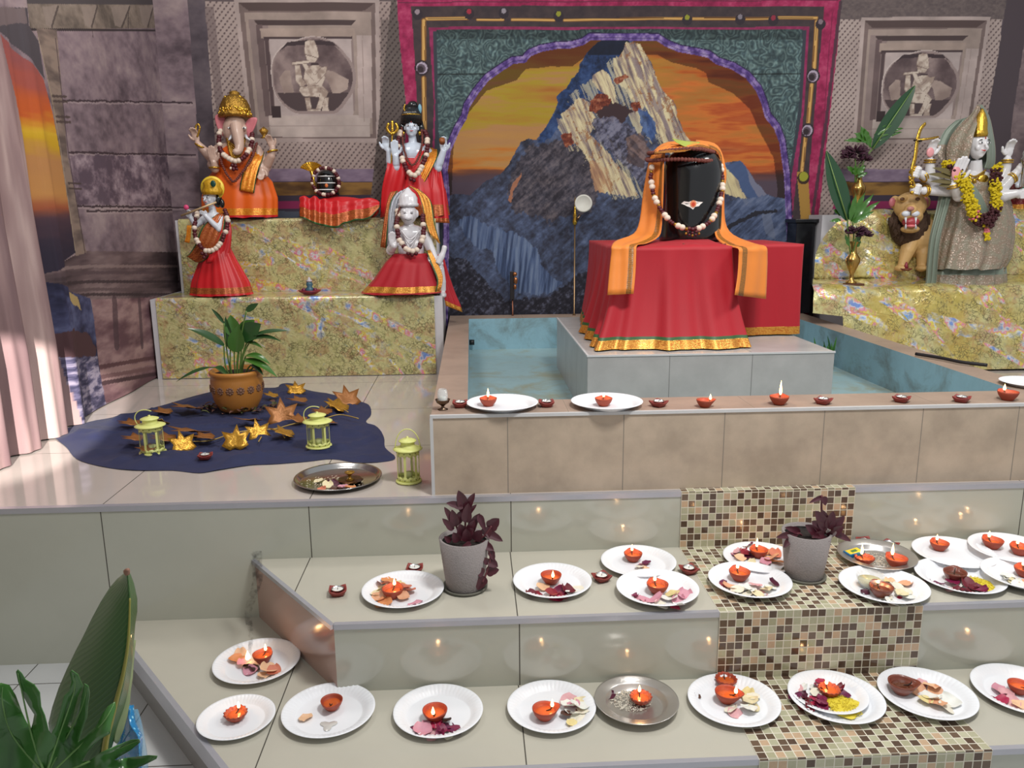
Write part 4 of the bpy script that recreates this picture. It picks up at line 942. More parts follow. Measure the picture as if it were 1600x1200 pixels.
tealight(1389, 852, zp, 'right behind the shiny steel plate', 30)
# --- basin rim
zp = ZW
plate(785, 636, zp, 112, 'white paper plate with a flaming lamp overhanging the left of the basin rim', PLG)
lamp(763, 628, zp+.0022, 90, fl=1.5, label='clay lamp with a tall flame on the left plate of the basin rim')
plate(948, 634, zp, 112, 'white warped paper plate with a lamp, second along the basin rim', PLG)
lamp(943, 628, zp+.0022, 80, fl=.7, label='clay lamp burning on the second plate along the basin rim')
lamp(1101, 630, zp, 0, fl=1.0, size=.95, label='small clay lamp with low flame on the bare basin rim')
lamp(1217, 626, zp, 60, fl=2.3, size=1.08, label='clay lamp with the tallest flame on the bare basin rim')
lamp(1574, 619, zp, 90, fl=1.0, size=1.12, label='clay lamp burning on the basin rim near the right edge')
for u, v, wh, rz in ((719, 632, 'beside the small brass goblet on the basin rim', 0), (854, 631, 'between the two plates on the basin rim', 0), (1029, 631, 'right of the second plate on the basin rim', 40),
                     (1286, 627, 'right of the tallest flame on the basin rim', 40), (1408, 624, 'on the basin rim, second from the right', 42), (1502, 624, 'on the basin rim next to the rightmost lamp', 42)):
    tealight(u, v, zp, wh, rz)
p = atZ(1604, 606, ZW); plate(1608, 602, ZW, 62, 'white paper plate on the right side rim of the basin', PLG)
# little goblet with a glass cup
p = atZ(692, 640, ZW)
g = empty('brass_goblet', (p.x, p.y, ZW), 'small dark brass goblet with a white candle at the left end of the basin rim', 'goblet')
MB().lathe([(0, 0), (.016, 0), (.017, .002), (.006, .006), (.0045, .012), (.010, .017), (.020, .024), (.0235, .033), (.0245, .034), (.0225, .034), (.018, .026), (0, .020)], n=32).build('goblet_cup', M('aged brass', (120, 100, 84), .3, 1), g)
MB().lathe([(0, .024), (.012, .024), (.012, .042), (.010, .043), (0, .042)], n=20).build('candle', m_wax, g)
MB().lathe([(.016, .028), (.0175, .045), (.016, .060), (.013, .068), (.0118, .068), (.015, .058), (.0163, .045), (.015, .029)], n=24).build('glass_cover', m_glass, g)
# ---------------------------------------------------------------- stands wrapped in patterned foil
def foil_mat(name, yellow=1.0, irid=1.0, warm=0):
    m, nt, b = nmat(name); tc = N(nt, 'ShaderNodeTexCoord').outputs['Object']
    f1 = noise(nt, 14, 6, .65, tc, .4); f2 = noise(nt, 34, 5, .6, tc, .3)
    c = ramp(nt, f1, [(.28, (128, 130, 78)), (.40, (184, 180, 122)), (.48, (204, 198, 146)), (.54, (186, 166, 116)), (.60, (172, 116, 96)), (.66, (196, 186, 124)), (.75, (150, 160, 150))])
    c2 = ramp(nt, f2, [(.30, (120, 138, 146)), (.40, (190, 186, 128)), (.55, (202, 194, 136)), (.66, (136, 138, 76))])
    c = mix(nt, .45, c, c2)
    if warm: c = mix(nt, ramp(nt, noise(nt, 5, 3, .5, tc, .5), [(.4, (0, 0, 0, 1)), (.6, (.6, .6, .6, 1))]), c, c4((186, 160, 40)))
    # dark branching crackle
    nz = N(nt, 'ShaderNodeTexNoise'); nz.inputs['Scale'].default_value = 20; L(nt, tc, nz.inputs['Vector'])
    mp = N(nt, 'ShaderNodeMix'); mp.data_type = 'VECTOR'; mp.inputs[0].default_value = .06; L(nt, tc, mp.inputs[4]); L(nt, nz.outputs['Color'], mp.inputs[5])
    vo = N(nt, 'ShaderNodeTexVoronoi'); vo.feature = 'DISTANCE_TO_EDGE'; vo.inputs['Scale'].default_value = 52; L(nt, mp.outputs[1], vo.inputs['Vector'])
    gate = noise(nt, 16, 2, .5, tc); edge = math_n(nt, 'MULTIPLY', math_n(nt, 'LESS_THAN', vo.outputs['Distance'], .07), ramp(nt, gate, [(.42, (0, 0, 0, 1)), (.54, (.6, .6, .6, 1))]))
    c = mix(nt, edge, c, c4((66, 62, 34)))
    # iridescent crease highlights, mixed into the base colour as bright patches
    sx_ = N(nt, 'ShaderNodeSeparateXYZ'); L(nt, tc, sx_.inputs[0]); cx_ = N(nt, 'ShaderNodeCombineXYZ'); X_, Z_ = sx_.outputs[0], math_n(nt, 'ADD', sx_.outputs[2], math_n(nt, 'MULTIPLY', sx_.outputs[1], -.6)); L(nt, math_n(nt, 'MULTIPLY', math_n(nt, 'ADD', math_n(nt, 'MULTIPLY', X_, .5), math_n(nt, 'MULTIPLY', Z_, .87)), 2.0), cx_.inputs[0]); L(nt, math_n(nt, 'MULTIPLY', math_n(nt, 'SUBTRACT', math_n(nt, 'MULTIPLY', X_, .87), math_n(nt, 'MULTIPLY', Z_, .5)), .5), cx_.inputs[1]); wv = noise(nt, 2.3, 4, .6, cx_.outputs[0], .6); hue = noise(nt, 13, 3, .6, tc)
    ir = ramp(nt, hue, [(.36, (110, 170, 240)), (.43, (246, 246, 252)), (.49, (250, 230, 70)), (.55, (248, 130, 176)), (.60, (240, 240, 240)), (.66, (120, 160, 240))])
    lo = .53
    im = ramp(nt, wv, [(lo, (0, 0, 0, 1)), (lo+.02, (1, 1, 1, 1)), (lo+.05, (1, 1, 1, 1)), (lo+.08, (0, 0, 0, 1))])
    gm = ramp(nt, noise(nt, 9, 3, .6, tc), [(.40, (.1, .1, .1, 1)), (.54, (1, 1, 1, 1))])
    im2 = math_n(nt, 'MULTIPLY', im, gm)
    c = mix(nt, math_n(nt, 'MULTIPLY', im2, .85), c, ir)
    L(nt, c, b.inputs['Base Color'])
    L(nt, math_n(nt, 'ADD', math_n(nt, 'MULTIPLY', im2, .35), .12), b.inputs['Metallic']); b.inputs['Roughness'].default_value = .28
    b.inputs['Coat Weight'].default_value = .5; b.inputs['Coat Roughness'].default_value = .12
    bump(nt, b, math_n(nt, 'ADD', noise(nt, 9, 4, .6, tc, .8), math_n(nt, 'MULTIPLY', wv, 1.5)), .35, .03)
    return m
m_foil = foil_mat('patterned gold foil'); m_foil2 = foil_mat('loose gold foil', irid=1, warm=1)
m_board = M('white board', (206, 204, 208), .5)
ZL, ZU = .968, 1.380         # tops of the lower and upper tier
LX0, LX1, LY0 = -1.722, -.160, 4.405
UX0, UX1, UY0 = -1.655, -.185, 4.700
st = empty('tiered_stand', (0, 0, 0), 'two tier white stand at the left, carrying the four statues', 'stand')
MB().box((LX0, LY0, ZP), (LX1, YB-.06, ZL-.003)).build('lower_tier', m_board, st, smooth=False)
MB().box((UX0, UY0, ZL-.003), (UX1, YB-.06, ZU-.003)).build('upper_tier', m_board, st, smooth=False)
def crump(x, z, a=.006, s=0): return a*(float(fbm(np.array([x]), np.array([z]), 4, 4, 3, 40+s)[0])-.5)*2
def foil_sheet(name, label, x0f, x1f, prof, nx, mat, amp, seed):
    P = [Vector((0, y, z)) for y, z in prof]; Ls = [0]
    for a, b in zip(P, P[1:]): Ls.append(Ls[-1]+(b-a).length)
    nb = int(Ls[-1]/.02); mb = MB(); rows = []
    A = np.linspace(0, 1, nx+1)
    V = []
    for j in range(nb+1):
        d = Ls[-1]*j/nb; k = max(i for i in range(len(P)-1) if Ls[i] <= d+1e-9); t = (d-Ls[k])/(Ls[k+1]-Ls[k]); q = P[k].lerp(P[k+1], t)
        n = (P[k+1]-P[k]).normalized(); nn = Vector((0, -n.z, n.y)); nn = nn if (nn.y < 0 or nn.z > 0) else -nn
        x = x0f(q)+(x1f(q)-x0f(q))*A
        h = amp*(fbm(x, np.full_like(x, d), 5, 5, 4, seed)-.38)*2+amp*.5
        for xi, hi in zip(x, h): V.append((xi, q.y+nn.y*hi, q.z+nn.z*hi))
    w = nx+1; F = [(j*w+i, j*w+i+1, (j+1)*w+i+1, (j+1)*w+i) for j in range(nb) for i in range(nx)]
    mb.add(V, F); o = mb.build(name, mat); o['label'] = label; o['category'] = 'foil sheet'; return o
foil_sheet('patterned_foil_sheet', 'gold patterned foil sheet covering the upper tier of the left stand', lambda q: UX0+.018, lambda q: UX1-.012, [(4.87, ZU+.001), (4.697, ZU+.001), (4.694, ZL+.004)], 70, m_foil, .004, 5)
foil_sheet('patterned_foil_sheet', 'gold patterned foil sheet covering the lower tier of the left stand', lambda q: LX0+.030, lambda q: LX1-.045, [(4.690, ZL+.002), (4.402, ZL+.002), (4.399, ZP+.004)], 70, m_foil, .003, 9)
st2 = empty('tiered_stand', (0, 0, 0), 'two tier stand at the right with loose foil, carrying the goddess statue and the vases', 'stand')
MB().box((2.12, 4.36, ZP), (3.75, YB-.06, ZL-.006)).build('lower_tier', m_board, st2, smooth=False)
MB().box((2.05, 4.70, ZL-.006), (3.75, YB-.06, ZU-.006)).build('upper_tier', m_board, st2, smooth=False)
foil_sheet('draped_foil_sheet', 'loose crumpled gold foil draped over the right stand down to the platform', lambda q: (atY(1271, 420, q.y).x if q.z > .84 else 2.012)+max(0, (q.z-1.12)/.26)**2.0*.17, lambda q: 3.75,
           [(4.87, ZU+.004), (4.66, ZU), (4.63, 1.2), (4.60, ZL+.03), (4.45, ZL+.006), (4.34, ZL+.004), (4.31, .90), (4.26, .70), (4.22, ZP+.008)], 110, m_foil2, .028, 21)
# black cabinet behind the right end of the basin
bc = empty('black_cabinet', (0, 0, 0), 'black glossy cabinet edge standing between backdrop and right stand', 'cabinet')
MB().box((1.925, 4.76, ZW+.002), (2.04, 4.90, 1.33)).build('body', M('black lacquer', (20, 20, 24), .18), bc, smooth=False, bevel=.003)
MB().box((1.91, 4.74, 1.331), (2.22, 4.905, 1.352)).build('top_board', M('black lacquer', (20, 20, 24), .18), bc, smooth=False, bevel=.003)

# ---------------------------------------------------------------- statue tools
m_skin_el = M('painted pinkish grey skin', (196, 166, 150), .35, 0, .12, 20, coat=.2)
m_white = M('painted white marble', (214, 218, 226), .28, 0, .05, 20, coat=.3)
m_pale = M('pale blue white skin', (206, 216, 230), .28, 0, .05, 20, coat=.3)
m_gold = M('antique gold', (196, 150, 66), .32, .85, .45, 120, bmp=.5, bscale=160)
m_bgold = M('bright gold', (222, 178, 70), .22, .9, .25, 90, bmp=.25, bscale=130)
m_orange = M('orange satin', (232, 100, 22), .42, 0, .15, 12, sheen=.05)
m_red = M('red satin', (206, 26, 34), .42, 0, .15, 12, sheen=.05)
m_red2 = M('crimson cotton', (178, 16, 34), .6, 0, .15, 14, sheen=.05)
m_green = M('green trim', (52, 92, 48), .5)
m_black = M('glossy black', (16, 16, 18), .16, 0, 0, coat=.5)
m_maroon = M('maroon beads', (88, 20, 30), .5, 0, .3, 60)
m_bwhite = M('cream beads', (232, 214, 196), .5, 0, .15, 60)
m_brownb = M('brown seed beads', (124, 64, 54), .7, 0, .35, 200, bmp=.5, bscale=300)
def brocade(name, base=(190, 110, 40), hi=(236, 184, 80), sc=60, metal=.5):
    m, nt, b = nmat(name); tc = N(nt, 'ShaderNodeTexCoord').outputs['Object']
    w = N(nt, 'ShaderNodeTexWave'); w.inputs['Scale'].default_value = sc; w.inputs['Distortion'].default_value = 3; w.bands_direction = 'Z'; L(nt, tc, w.inputs['Vector'])
    v = N(nt, 'ShaderNodeTexVoronoi'); v.inputs['Scale'].default_value = sc*2.2; L(nt, tc, v.inputs['Vector'])
    f = math_n(nt, 'MULTIPLY', w.outputs['Fac'], math_n(nt, 'SUBTRACT', 1.2, v.outputs['Distance']))
    L(nt, ramp(nt, f, [(.2, base), (.7, hi)]), b.inputs['Base Color']); b.inputs['Metallic'].default_value = metal; b.inputs['Roughness'].default_value = .32
    bump(nt, b, f, .3, .002); MATS[name] = m; return m
m_broc = brocade('gold brocade border'); m_broc_or = brocade('orange gold brocade', (222, 120, 30), (244, 176, 60), 40, .35)
m_copper = brocade('copper brocade border', (150, 66, 34), (206, 122, 60), 60, .4)

class Fig:
    """places shapes of one statue: photo pixels at depth Y plus an offset d (pixels) towards the viewer"""
    def __init__(s, u0, v0, Y, zbase, name, label, cat='statue'):
        s.Y = Y; b = atY(u0, v0, Y); s.k = (b-Vector((0, 0, CAMH))).dot(FW)/FPX; s.base = Vector((b.x, Y, zbase))
        s.root = empty(name, s.base, label, cat)
    def p(s, u, v, d=0):
        return atY(u, v, s.Y-d*s.k)-s.base
def remesh(mb, name, mat, parent, voxel, smooth_it=6, loc=None):
    o = mb.build(name, None, None)
    md = o.modifiers.new('r', 'REMESH'); md.mode = 'VOXEL'; md.voxel_size = voxel; md.use_smooth_shade = True
    sm = o.modifiers.new('s', 'SMOOTH'); sm.iterations = smooth_it; sm.factor = .5
    dg = bpy.context.evaluated_depsgraph_get(); me = bpy.data.meshes.new_from_object(o.evaluated_get(dg))
    bpy.data.objects.remove(o); me.name = name
    return link_mesh(name, me, mat, parent, loc)
def limb(mb, pts, rads, n=12): 
    # smooth path through the joints
    P = [Vector(p) for p in pts]; out = []; rr = []
    for i in range(len(P)-1):
        for t in (0, .33, .66): out.append(P[i].lerp(P[i+1], t)); rr.append(rads[i]+(rads[i+1]-rads[i])*t)
    out.append(P[-1]); rr.append(rads[-1])
    for i in range(len(P)): mb.ball(P[i], rads[i], 12, 8)
    mb.tube(out, rr, n)
def hand(mb, wrist, d, nrm, size, side=1, curl=.15, spread=.12):
    """wrist point, direction to fingertips, palm normal, length of the whole hand"""
    d = Vector(d).normalized(); nrm = Vector(nrm).normalized(); s = d.cross(nrm).normalized()*side
    w = Vector(wrist); r = size*.075
    pc = w+d*size*.28
    q = Matrix((s, nrm, d)).transposed()
    mb.ball(pc, (size*.21, size*.10, size*.30), 12, 9, rot=q)
    for i, (off, ln) in enumerate(((-.155, .40), (-.052, .47), (.052, .44), (.150, .34))):
        a = w+d*size*.48+s*size*off; dr = (d+s*off*spread*3).normalized()
        b = a+dr*size*ln*.5-nrm*0+nrm*size*curl*.12; c = b+(dr+nrm*curl*1.6).normalized()*size*ln*.5
        mb.tube([a-dr*size*.1, a, b, c], [r*1.1, r*1.08, r, r*.8], 8); mb.ball(c, r*.82, 8, 6); mb.ball(b, r*1.02, 8, 6)
    a = w+d*size*.16-s*size*.17; b = a+(d*.75-s*.7).normalized()*size*.24; c = b+(d*.95-s*.25+nrm*.2).normalized()*size*.20
    mb.tube([a, b, c], [r*1.3, r*1.15, r*.9], 8); mb.ball(c, r*.92, 8, 6); mb.ball(b, r*1.15, 8, 6)
def fist(mb, c, size, ax=(0, 0, 1), front=(0, -1, 0)):
    """closed hand gripping a shaft along ax; fingers wrap over the front"""
    c = Vector(c); ax = Vector(ax).normalized(); f = Vector(front).normalized(); s = ax.cross(f).normalized()
    q = Matrix((s, f, ax)).transposed(); mb.ball(c-s*size*.22, (size*.25, size*.26, size*.34), 12, 9, rot=q)
    for i in range(4):
        z = ax*size*(.27-.18*i); P = [c+z-s*size*.25+f*size*.24, c+z+f*size*.33+s*size*.02, c+z+s*size*.26+f*size*.14, c+z+s*size*.18-f*size*.1]
        mb.tube(P, [size*.105]*3+[size*.085], 8); mb.ball(P[1], size*.105, 8, 6); mb.ball(P[2], size*.103, 8, 6)
    P = [c+ax*size*.30-s*size*.3, c+ax*size*.42+f*size*.2, c+ax*size*.34+f*size*.34+s*size*.14]; mb.tube(P, [size*.12, size*.11, size*.09], 8); mb.ball(P[2], size*.09, 8, 6)
def skirt(name, rows, mat, parent, folds=9, amp=.012, seed=0, n=120, border=None, sub=0, nv=26):
    """rows: (z, x_centre, half_width, half_depth, y_centre) from top to bottom; border: list of (fraction_from_bottom, material)"""
    rr = random.Random(seed); ph = [rr.uniform(0, 6.28) for _ in range(4)]
    def at(t):
        x = t*(len(rows)-1); i = min(int(x), len(rows)-2); f = x-i; f2 = f
        return [rows[i][k]+(rows[i+1][k]-rows[i][k])*f2 for k in range(5)]
    V = []; F = []; mi = []
    mats = [mat]+[b[1] for b in (border or [])]
    for j in range(nv+1):
        t = j/nv; z, xc, hw, hd, yc = at(t)
        for i in range(n):
            a = 2*math.pi*i/n
            fo = amp*t**.8*(math.sin(folds*a+ph[0]+1.2*math.sin(2*a+ph[1])+t*.6)+.45*math.sin((folds*2+1)*a+ph[2])+.3*math.sin(3*a+ph[3]))
            V.append((xc+(hw+fo)*math.cos(a), yc+(hd+fo*.8)*math.sin(a), z+(.25*fo if j == nv else 0)))
    for j in range(nv):
        fb = 1-(j+.5)/nv; m = 0
        for k, b in enumerate(border or []):
            if fb < b[0]: m = k+1
        for i in range(n): F.append((j*n+i, (j+1)*n+i, (j+1)*n+(i+1) % n, j*n+(i+1) % n)); mi.append(m)
    mb = MB(); mb.add(V, F); mb.mi = mi
    F2 = tuple(range(n)); mb.f.append(F2); mb.mi.append(0)
    return mb.build(name, mats, parent)
def ribbon(name, rows, mats, parent, idx=None, nu=14, sub=3, wave=.0, thick=.0015, seed=0, loc=None, wavef=3):
    """rows of (left, right) points; idx(a)->material index over the width"""
    def cr(p0, p1, p2, p3, t): return .5*((2*p1)+(p2-p0)*t+(2*p0-5*p1+4*p2-p3)*t*t+(3*p1-p0-3*p2+p3)*t*t*t)
    L_ = [Vector(r[0]) for r in rows]; R_ = [Vector(r[1]) for r in rows]; G = []
    def smooth(A):
        o = []
        for i in range(len(A)-1):
            for s_ in range(sub): o.append(cr(A[max(i-1, 0)], A[i], A[i+1], A[min(i+2, len(A)-1)], s_/sub))
        return o+[A[-1]]
    LL, RR = smooth(L_), smooth(R_); V = []; F = []; mi = []
    for j, (a, b) in enumerate(zip(LL, RR)):
        t = (LL[min(j+1, len(LL)-1)]-LL[max(j-1, 0)]); n = (b-a).cross(t)
        n = n.normalized() if n.length > 1e-9 else Vector((0, -1, 0))
        for i in range(nu+1):
            f = i/nu; V.append(a.lerp(b, f)+n*wave*math.sin(f*math.pi*2*wavef+seed+j*.12))
    w = nu+1
    for j in range(len(LL)-1):
        for i in range(nu): F.append((j*w+i, j*w+i+1, (j+1)*w+i+1, (j+1)*w+i)); mi.append(idx((i+.5)/nu, (j+.5)/(len(LL)-1)) if idx else 0)
    mb = MB(); mb.add(V, F); mb.mi = mi
    return mb.build(name, mats, parent, loc, thick=thick)
def beads(name, path, r, mats, pattern, label=None, cat='garland', parent=None, loc=None, group=None, gap=1.25, jit=.2, seed=1, tassel=None):
    P = [Vector(p) for p in path]; Ls = [0]
    for a, b in zip(P, P[1:]): Ls.append(Ls[-1]+(b-a).length)
    mb = MB(); d = 0; i = 0; rr = random.Random(seed)
    while d < Ls[-1]:
        k = max(j for j in range(len(P)-1) if Ls[j] <= d+1e-9); q = P[k].lerp(P[k+1], (d-Ls[k])/max(1e-9, Ls[k+1]-Ls[k]))
        m, s = pattern(d/Ls[-1], i); rad = r*s
        q = q+Vector((rr.uniform(-1, 1), rr.uniform(-1, 1), rr.uniform(-1, 1)))*r*jit
        mb.ball(q, (rad, rad, rad*.92), 8, 6, mi=m); d += r*gap*s; i += 1
    mb.tube(P, r*.3, 5)
    if tassel:
        for (q, s, m) in tassel: mb.ball(q, s, 8, 6, mi=m)
    o = mb.build(name, mats, parent, loc)
    return tagp(o, label, cat, group) if label else o
def curve3(pts, n=8):
    P = [Vector(p) for p in pts]; o = []
    for i in range(len(P)-1):
        p0, p1, p2, p3 = P[max(i-1, 0)], P[i], P[i+1], P[min(i+2, len(P)-1)]
        for k in range(n):
            t = k/n; o.append(.5*((2*p1)+(p2-p0)*t+(2*p0-5*p1+4*p2-p3)*t*t+(3*p1-p0-3*p2+p3)*t*t*t))
    return o+[P[-1]]
def pat_garland(f, i):
    k = i % 9; white = k in (0, 1, 5) or .42 < f < .58
    return (1 if white else 0), (1.3 if white else 1.1)
def human_head(mb, c, s, fx=0.0, ears=True):
    """c centre, s head height; looks towards -Y turned by fx"""
    c = Vector(c); f = Vector((math.sin(fx), -math.cos(fx), 0)); r = Vector((math.cos(fx), math.sin(fx), 0)); u = Vector((0, 0, 1))
    q = Matrix((r, -f, u)).transposed()
    mb.ball(c+u*s*.08, (s*.34, s*.38, s*.42), 18, 14, rot=q); mb.ball(c-u*s*.14+f*s*.06, (s*.29, s*.29, s*.34), 18, 14, rot=q)
    mb.ball(c-u*s*.36+f*s*.20, (s*.12, s*.10, s*.09), 12, 8, rot=q)
    mb.tube([c+f*s*.36+u*s*.10, c+f*s*.42-u*s*.02, c+f*s*.455-u*s*.10], [s*.028, s*.038, s*.05], 10); mb.ball(c+f*s*.45-u*s*.10, s*.052, 10, 8)
    mb.ball(c+f*s*.335-u*s*.21, (s*.10, s*.04, s*.05), 10, 8, rot=q)
    for e_ in (-1, 1):
        mb.ball(c+f*s*.24-u*s*.10+r*e_*s*.17, (s*.11, s*.10, s*.12), 10, 8, rot=q)
        if ears: mb.ball(c+r*e_*s*.35-u*s*.02, (s*.035, s*.07, s*.15), 10, 8, rot=q)
def face_paint(parent, c, s, fx=0.0, mark=(170, 40, 30), lips=(196, 70, 66), iris=(20, 20, 24), closed=False, brow=(24, 18, 18)):
    c = Vector(c); f = Vector((math.sin(fx), -math.cos(fx), 0)); r = Vector((math.cos(fx), math.sin(fx), 0)); u = Vector((0, 0, 1)); q = Matrix((r, -f, u)).transposed()
    for e_ in (-1, 1):
        ec = c+f*s*.345+u*s*.06+r*e_*s*.155
        ey = MB().ball(ec, (s*.088, s*.045, s*.036), 14, 8, rot=q).build('eye', M('eye white', (244, 244, 246), .2, 0, 0), parent)
        MB().ball(ec+f*s*.03, (s*.034, s*.022, s*.034), 10, 8, rot=q).build('iris', M('dark iris', iris, .2, 0, 0), ey)
        P = [ec+r*(x*s*.10)+u*s*(.072+.03*(1-x*x))+f*s*(.01-.035*abs(x)) for x in (-1, -.5, 0, .5, 1)]
        MB().tube(P, [s*.006, s*.013, s*.015, s*.013, s*.006], 6).build('eyebrow', M('painted brow', brow, .5, 0, 0), parent)
        P = [ec+r*(x*s*.09)+u*s*(.034*(1-x*x))+f*s*(.028-.035*abs(x)) for x in (-1, -.5, 0, .5, 1.15)]
        MB().tube(P, s*.008, 6).build('eyelid_line', M('painted brow', brow, .5, 0, 0), parent)
    P = [c+f*s*(.385-.06*abs(x))-u*s*(.205-.028*x*x)+r*x*s*.10 for x in (-1, -.5, 0, .5, 1)]
    MB().tube(P, [s*.008, s*.021, s*.026, s*.021, s*.008], 8).build('lips', M('painted lips', lips, .3, 0, 0), parent)
    if mark: MB().ball(c+f*s*.36+u*s*.22, (s*.022, s*.02, s*.045), 8, 6, rot=q).build('forehead_mark', M('painted mark', mark, .4, 0, 0), parent)
def lathe_crown(name, c, prof, mat, parent, n=30, bumps=14, amp=.05, ax=None):
    mb = MB().lathe(prof, c=c, n=n*2, mod=lambda a, r, z, k: (r*(1+amp*math.cos(bumps*a+k*1.6)), z), ax=ax); return mb.build(name, mat, parent)
def bangle(name, c, ax, r, w, mat, parent):
    ax = Vector(ax).normalized(); a = ax.orthogonal().normalized(); b = ax.cross(a)
    P = [Vector(c)+(a*math.cos(t)+b*math.sin(t))*r for t in [2*math.pi*i/20 for i in range(20)]]
    return MB().tube(P, w, 6, closed=True).build(name, mat, parent)

# ================= elephant-headed statue on the upper tier
F_ = Fig(372, 343, 4.775, ZU+.006, 'elephant_headed_statue', 'seated elephant-headed statue in orange robe and gold crown, on the upper left tier')
P_ = F_.p; K = F_.k
mb = MB()
mb.ball(P_(371, 262), (30*K, 20*K, 32*K), 20, 14); mb.ball(P_(371, 240), (34*K, 18*K, 20*K), 18, 12)          # belly and shoulders
mb.ball(P_(368, 205, 6), (19*K, 19*K, 24*K), 20, 14); mb.ball(P_(368, 194, 8), (15*K, 14*K, 15*K), 16, 12); mb.ball(P_(370, 222, 2), (17*K, 15*K, 14*K), 14, 10)
tr = curve3([P_(369, 196, 22), P_(371, 208, 29), P_(373, 220, 33), P_(374, 229, 36), P_(372, 236, 41), P_(368, 237, 44)], 4)
mb.tube(tr, [10*K-(10*K-4.6*K)*i/(len(tr)-1) for i in range(len(tr))], 14); mb.ball(tr[-1], 4.6*K, 10, 8)
for sx, u in ((-1, 358), (1, 381)): mb.ball(P_(u, 200, 18), (5*K, 4*K, 5*K), 10, 8)
limb(mb, [P_(342, 236, 4), P_(331, 248, 14), P_(316, 232, 20), P_(309, 224, 20)], [10*K, 8*K, 6.2*K, 4.6*K]); hand(mb, P_(309, 222, 20), (-.25, 0, 1), (0, -1, 0), 24*K, 1, .9)
limb(mb, [P_(343, 240, 4), P_(332, 258, 14), P_(336, 264, 26), P_(334, 254, 30)], [10*K, 8*K, 6.4*K, 4.8*K]); hand(mb, P_(334, 256, 30), (-.08, -.1, 1), (0, -1, 0), 27*K, -1, .1)
limb(mb, [P_(400, 236, 2), P_(415, 262, 10), P_(424, 244, 18), P_(426, 232, 18)], [10*K, 8*K, 6.2*K, 4.6*K]); hand(mb, P_(426, 232, 18), (-.3, 0, 1), (0, -1, 0), 23*K, -1, .9)
limb(mb, [P_(400, 240, 2), P_(412, 270, 16), P_(410, 268, 28)], [10*K, 8*K, 5*K]); hand(mb, P_(410, 262, 29), (-.15, -.3, -1), (0, -.8, .2), 22*K, 1, .5)
remesh(mb, 'body', m_skin_el, F_.root, .0030)
# ears: broad pink fans
for pts in ([(354, 182), (342, 177), (333, 178), (336, 194), (342, 208), (352, 218), (358, 208)], [(384, 184), (396, 182), (404, 183), (399, 196), (393, 210), (385, 219), (379, 206)]):
    mbx = MB(); Q = [P_(u, v, 12) for u, v in pts]; Q2 = [q+Vector((0, 5*K, 0)) for q in Q]; c0 = sum(Q, Vector())/len(Q)+Vector((0, 3*K, 0)); c1 = c0+Vector((0, 4*K, 0)); n = len(Q)
    mbx.add(Q+Q2+[c0, c1], [(2*n, i, (i+1) % n) for i in range(n)]+[(2*n+1, n+(i+1) % n, n+i) for i in range(n)]+[(i, n+i, n+(i+1) % n, (i+1) % n) for i in range(n)])
    mbx.build('ear', M('pink inner ear', (206, 120, 128), .4, 0, .2, 40), F_.root, sub=2)
for u in (359, 381):
    MB().ball(P_(u, 200, 24), (3.4*K, 2*K, 1.7*K), 10, 6).build('eye', M('eye white', (244, 244, 246), .2, 0, 0), F_.root)
    MB().ball(P_(u, 200, 25.5), (1.3*K, 1*K, 1.4*K), 8, 6).build('iris', M('dark iris', (20, 20, 24), .2, 0, 0), F_.root)
for sx, u, u2 in ((-1, 362, 358), (1, 384, 390)): MB().tube([P_(u, 212, 22), P_(u+sx*2, 216, 28), P_(u2+sx*1, 219, 31)], [2.4*K, 2*K, .8*K], 8).build('tusk', m_white, F_.root)
hd = [(0, 0), (23*K, -1*K), (24.5*K, 2*K), (23*K, 5*K), (21*K, 7*K), (22*K, 14*K), (20*K, 20*K), (17*K, 26*K), (12*K, 31*K), (7*K, 34*K), (7.5*K, 37*K), (4*K, 39*K), (0, 40.5*K)]
lathe_crown('crown', P_(368, 184, 6), hd, m_gold, F_.root, ax=(.0, .12, 1))
mbj = MB(); rj = random.Random(3)
for i in range(90):
    a = rj.random()*math.pi; h = rj.uniform(3, 30); rr_ = (25.5-h*.40)*K; mbj.ball(P_(368, 184, 6)+Vector((rr_*math.cos(a), -rr_*math.sin(a)+h*K*.12, h*K)), rj.uniform(1.6, 3.0)*K, 7, 5)
mbj.build('crown_studs', m_bgold, F_.root)
# robe
skirt('robe', [(P_(371, 262).z, P_(371, 262).x, 33*K, 22*K, 0), (P_(371, 284).z, P_(374, 0+284).x, 50*K, 27*K, -2*K), (P_(375, 310).z, P_(376, 310).x, 56*K, 29*K, -3*K), (.004, P_(377, 342).x, 55*K, 30*K, -4*K)], m_orange, F_.root, 8, .009, 3, border=[(.16, m_green), (.145, m_broc_or), (.03, m_red)])
mb = MB(); mb.ball(P_(371, 250, 4), (31*K, 20*K, 26*K), 22, 14); mb.build('chest_cloth', m_orange, F_.root)
ribbon('shoulder_sash', [(P_(398, 232, 6), P_(413, 238, 4)), (P_(390, 248, 26), P_(410, 250, 18)), (P_(382, 262, 30), P_(405, 262, 24)), (P_(377, 280, 32), P_(400, 282, 30)), (P_(374, 297, 33), P_(397, 302, 32))], [m_broc_or, m_green], F_.root, lambda a, t: 1 if a < .08 or a > .92 else 0, wave=.002)
for c, ax, r in ((P_(313, 228, 20), (.5, 0, 1), 7.5), (P_(335, 262, 28), (0, 0, 1), 7.2), (P_(426, 236, 18), (-.2, 0, 1), 7.2)): bangle('bangle', c, ax, r*K, 1.5*K, m_bgold, F_.root)
mb = MB(); mb.lathe([(0, 0), (6*K, 0), (2*K, 3*K), (5*K, 7*K), (7*K, 11*K), (4*K, 14*K), (0, 17*K)], c=P_(413, 216, 18), n=16); mb.build('lotus_bud', m_gold, F_.root)
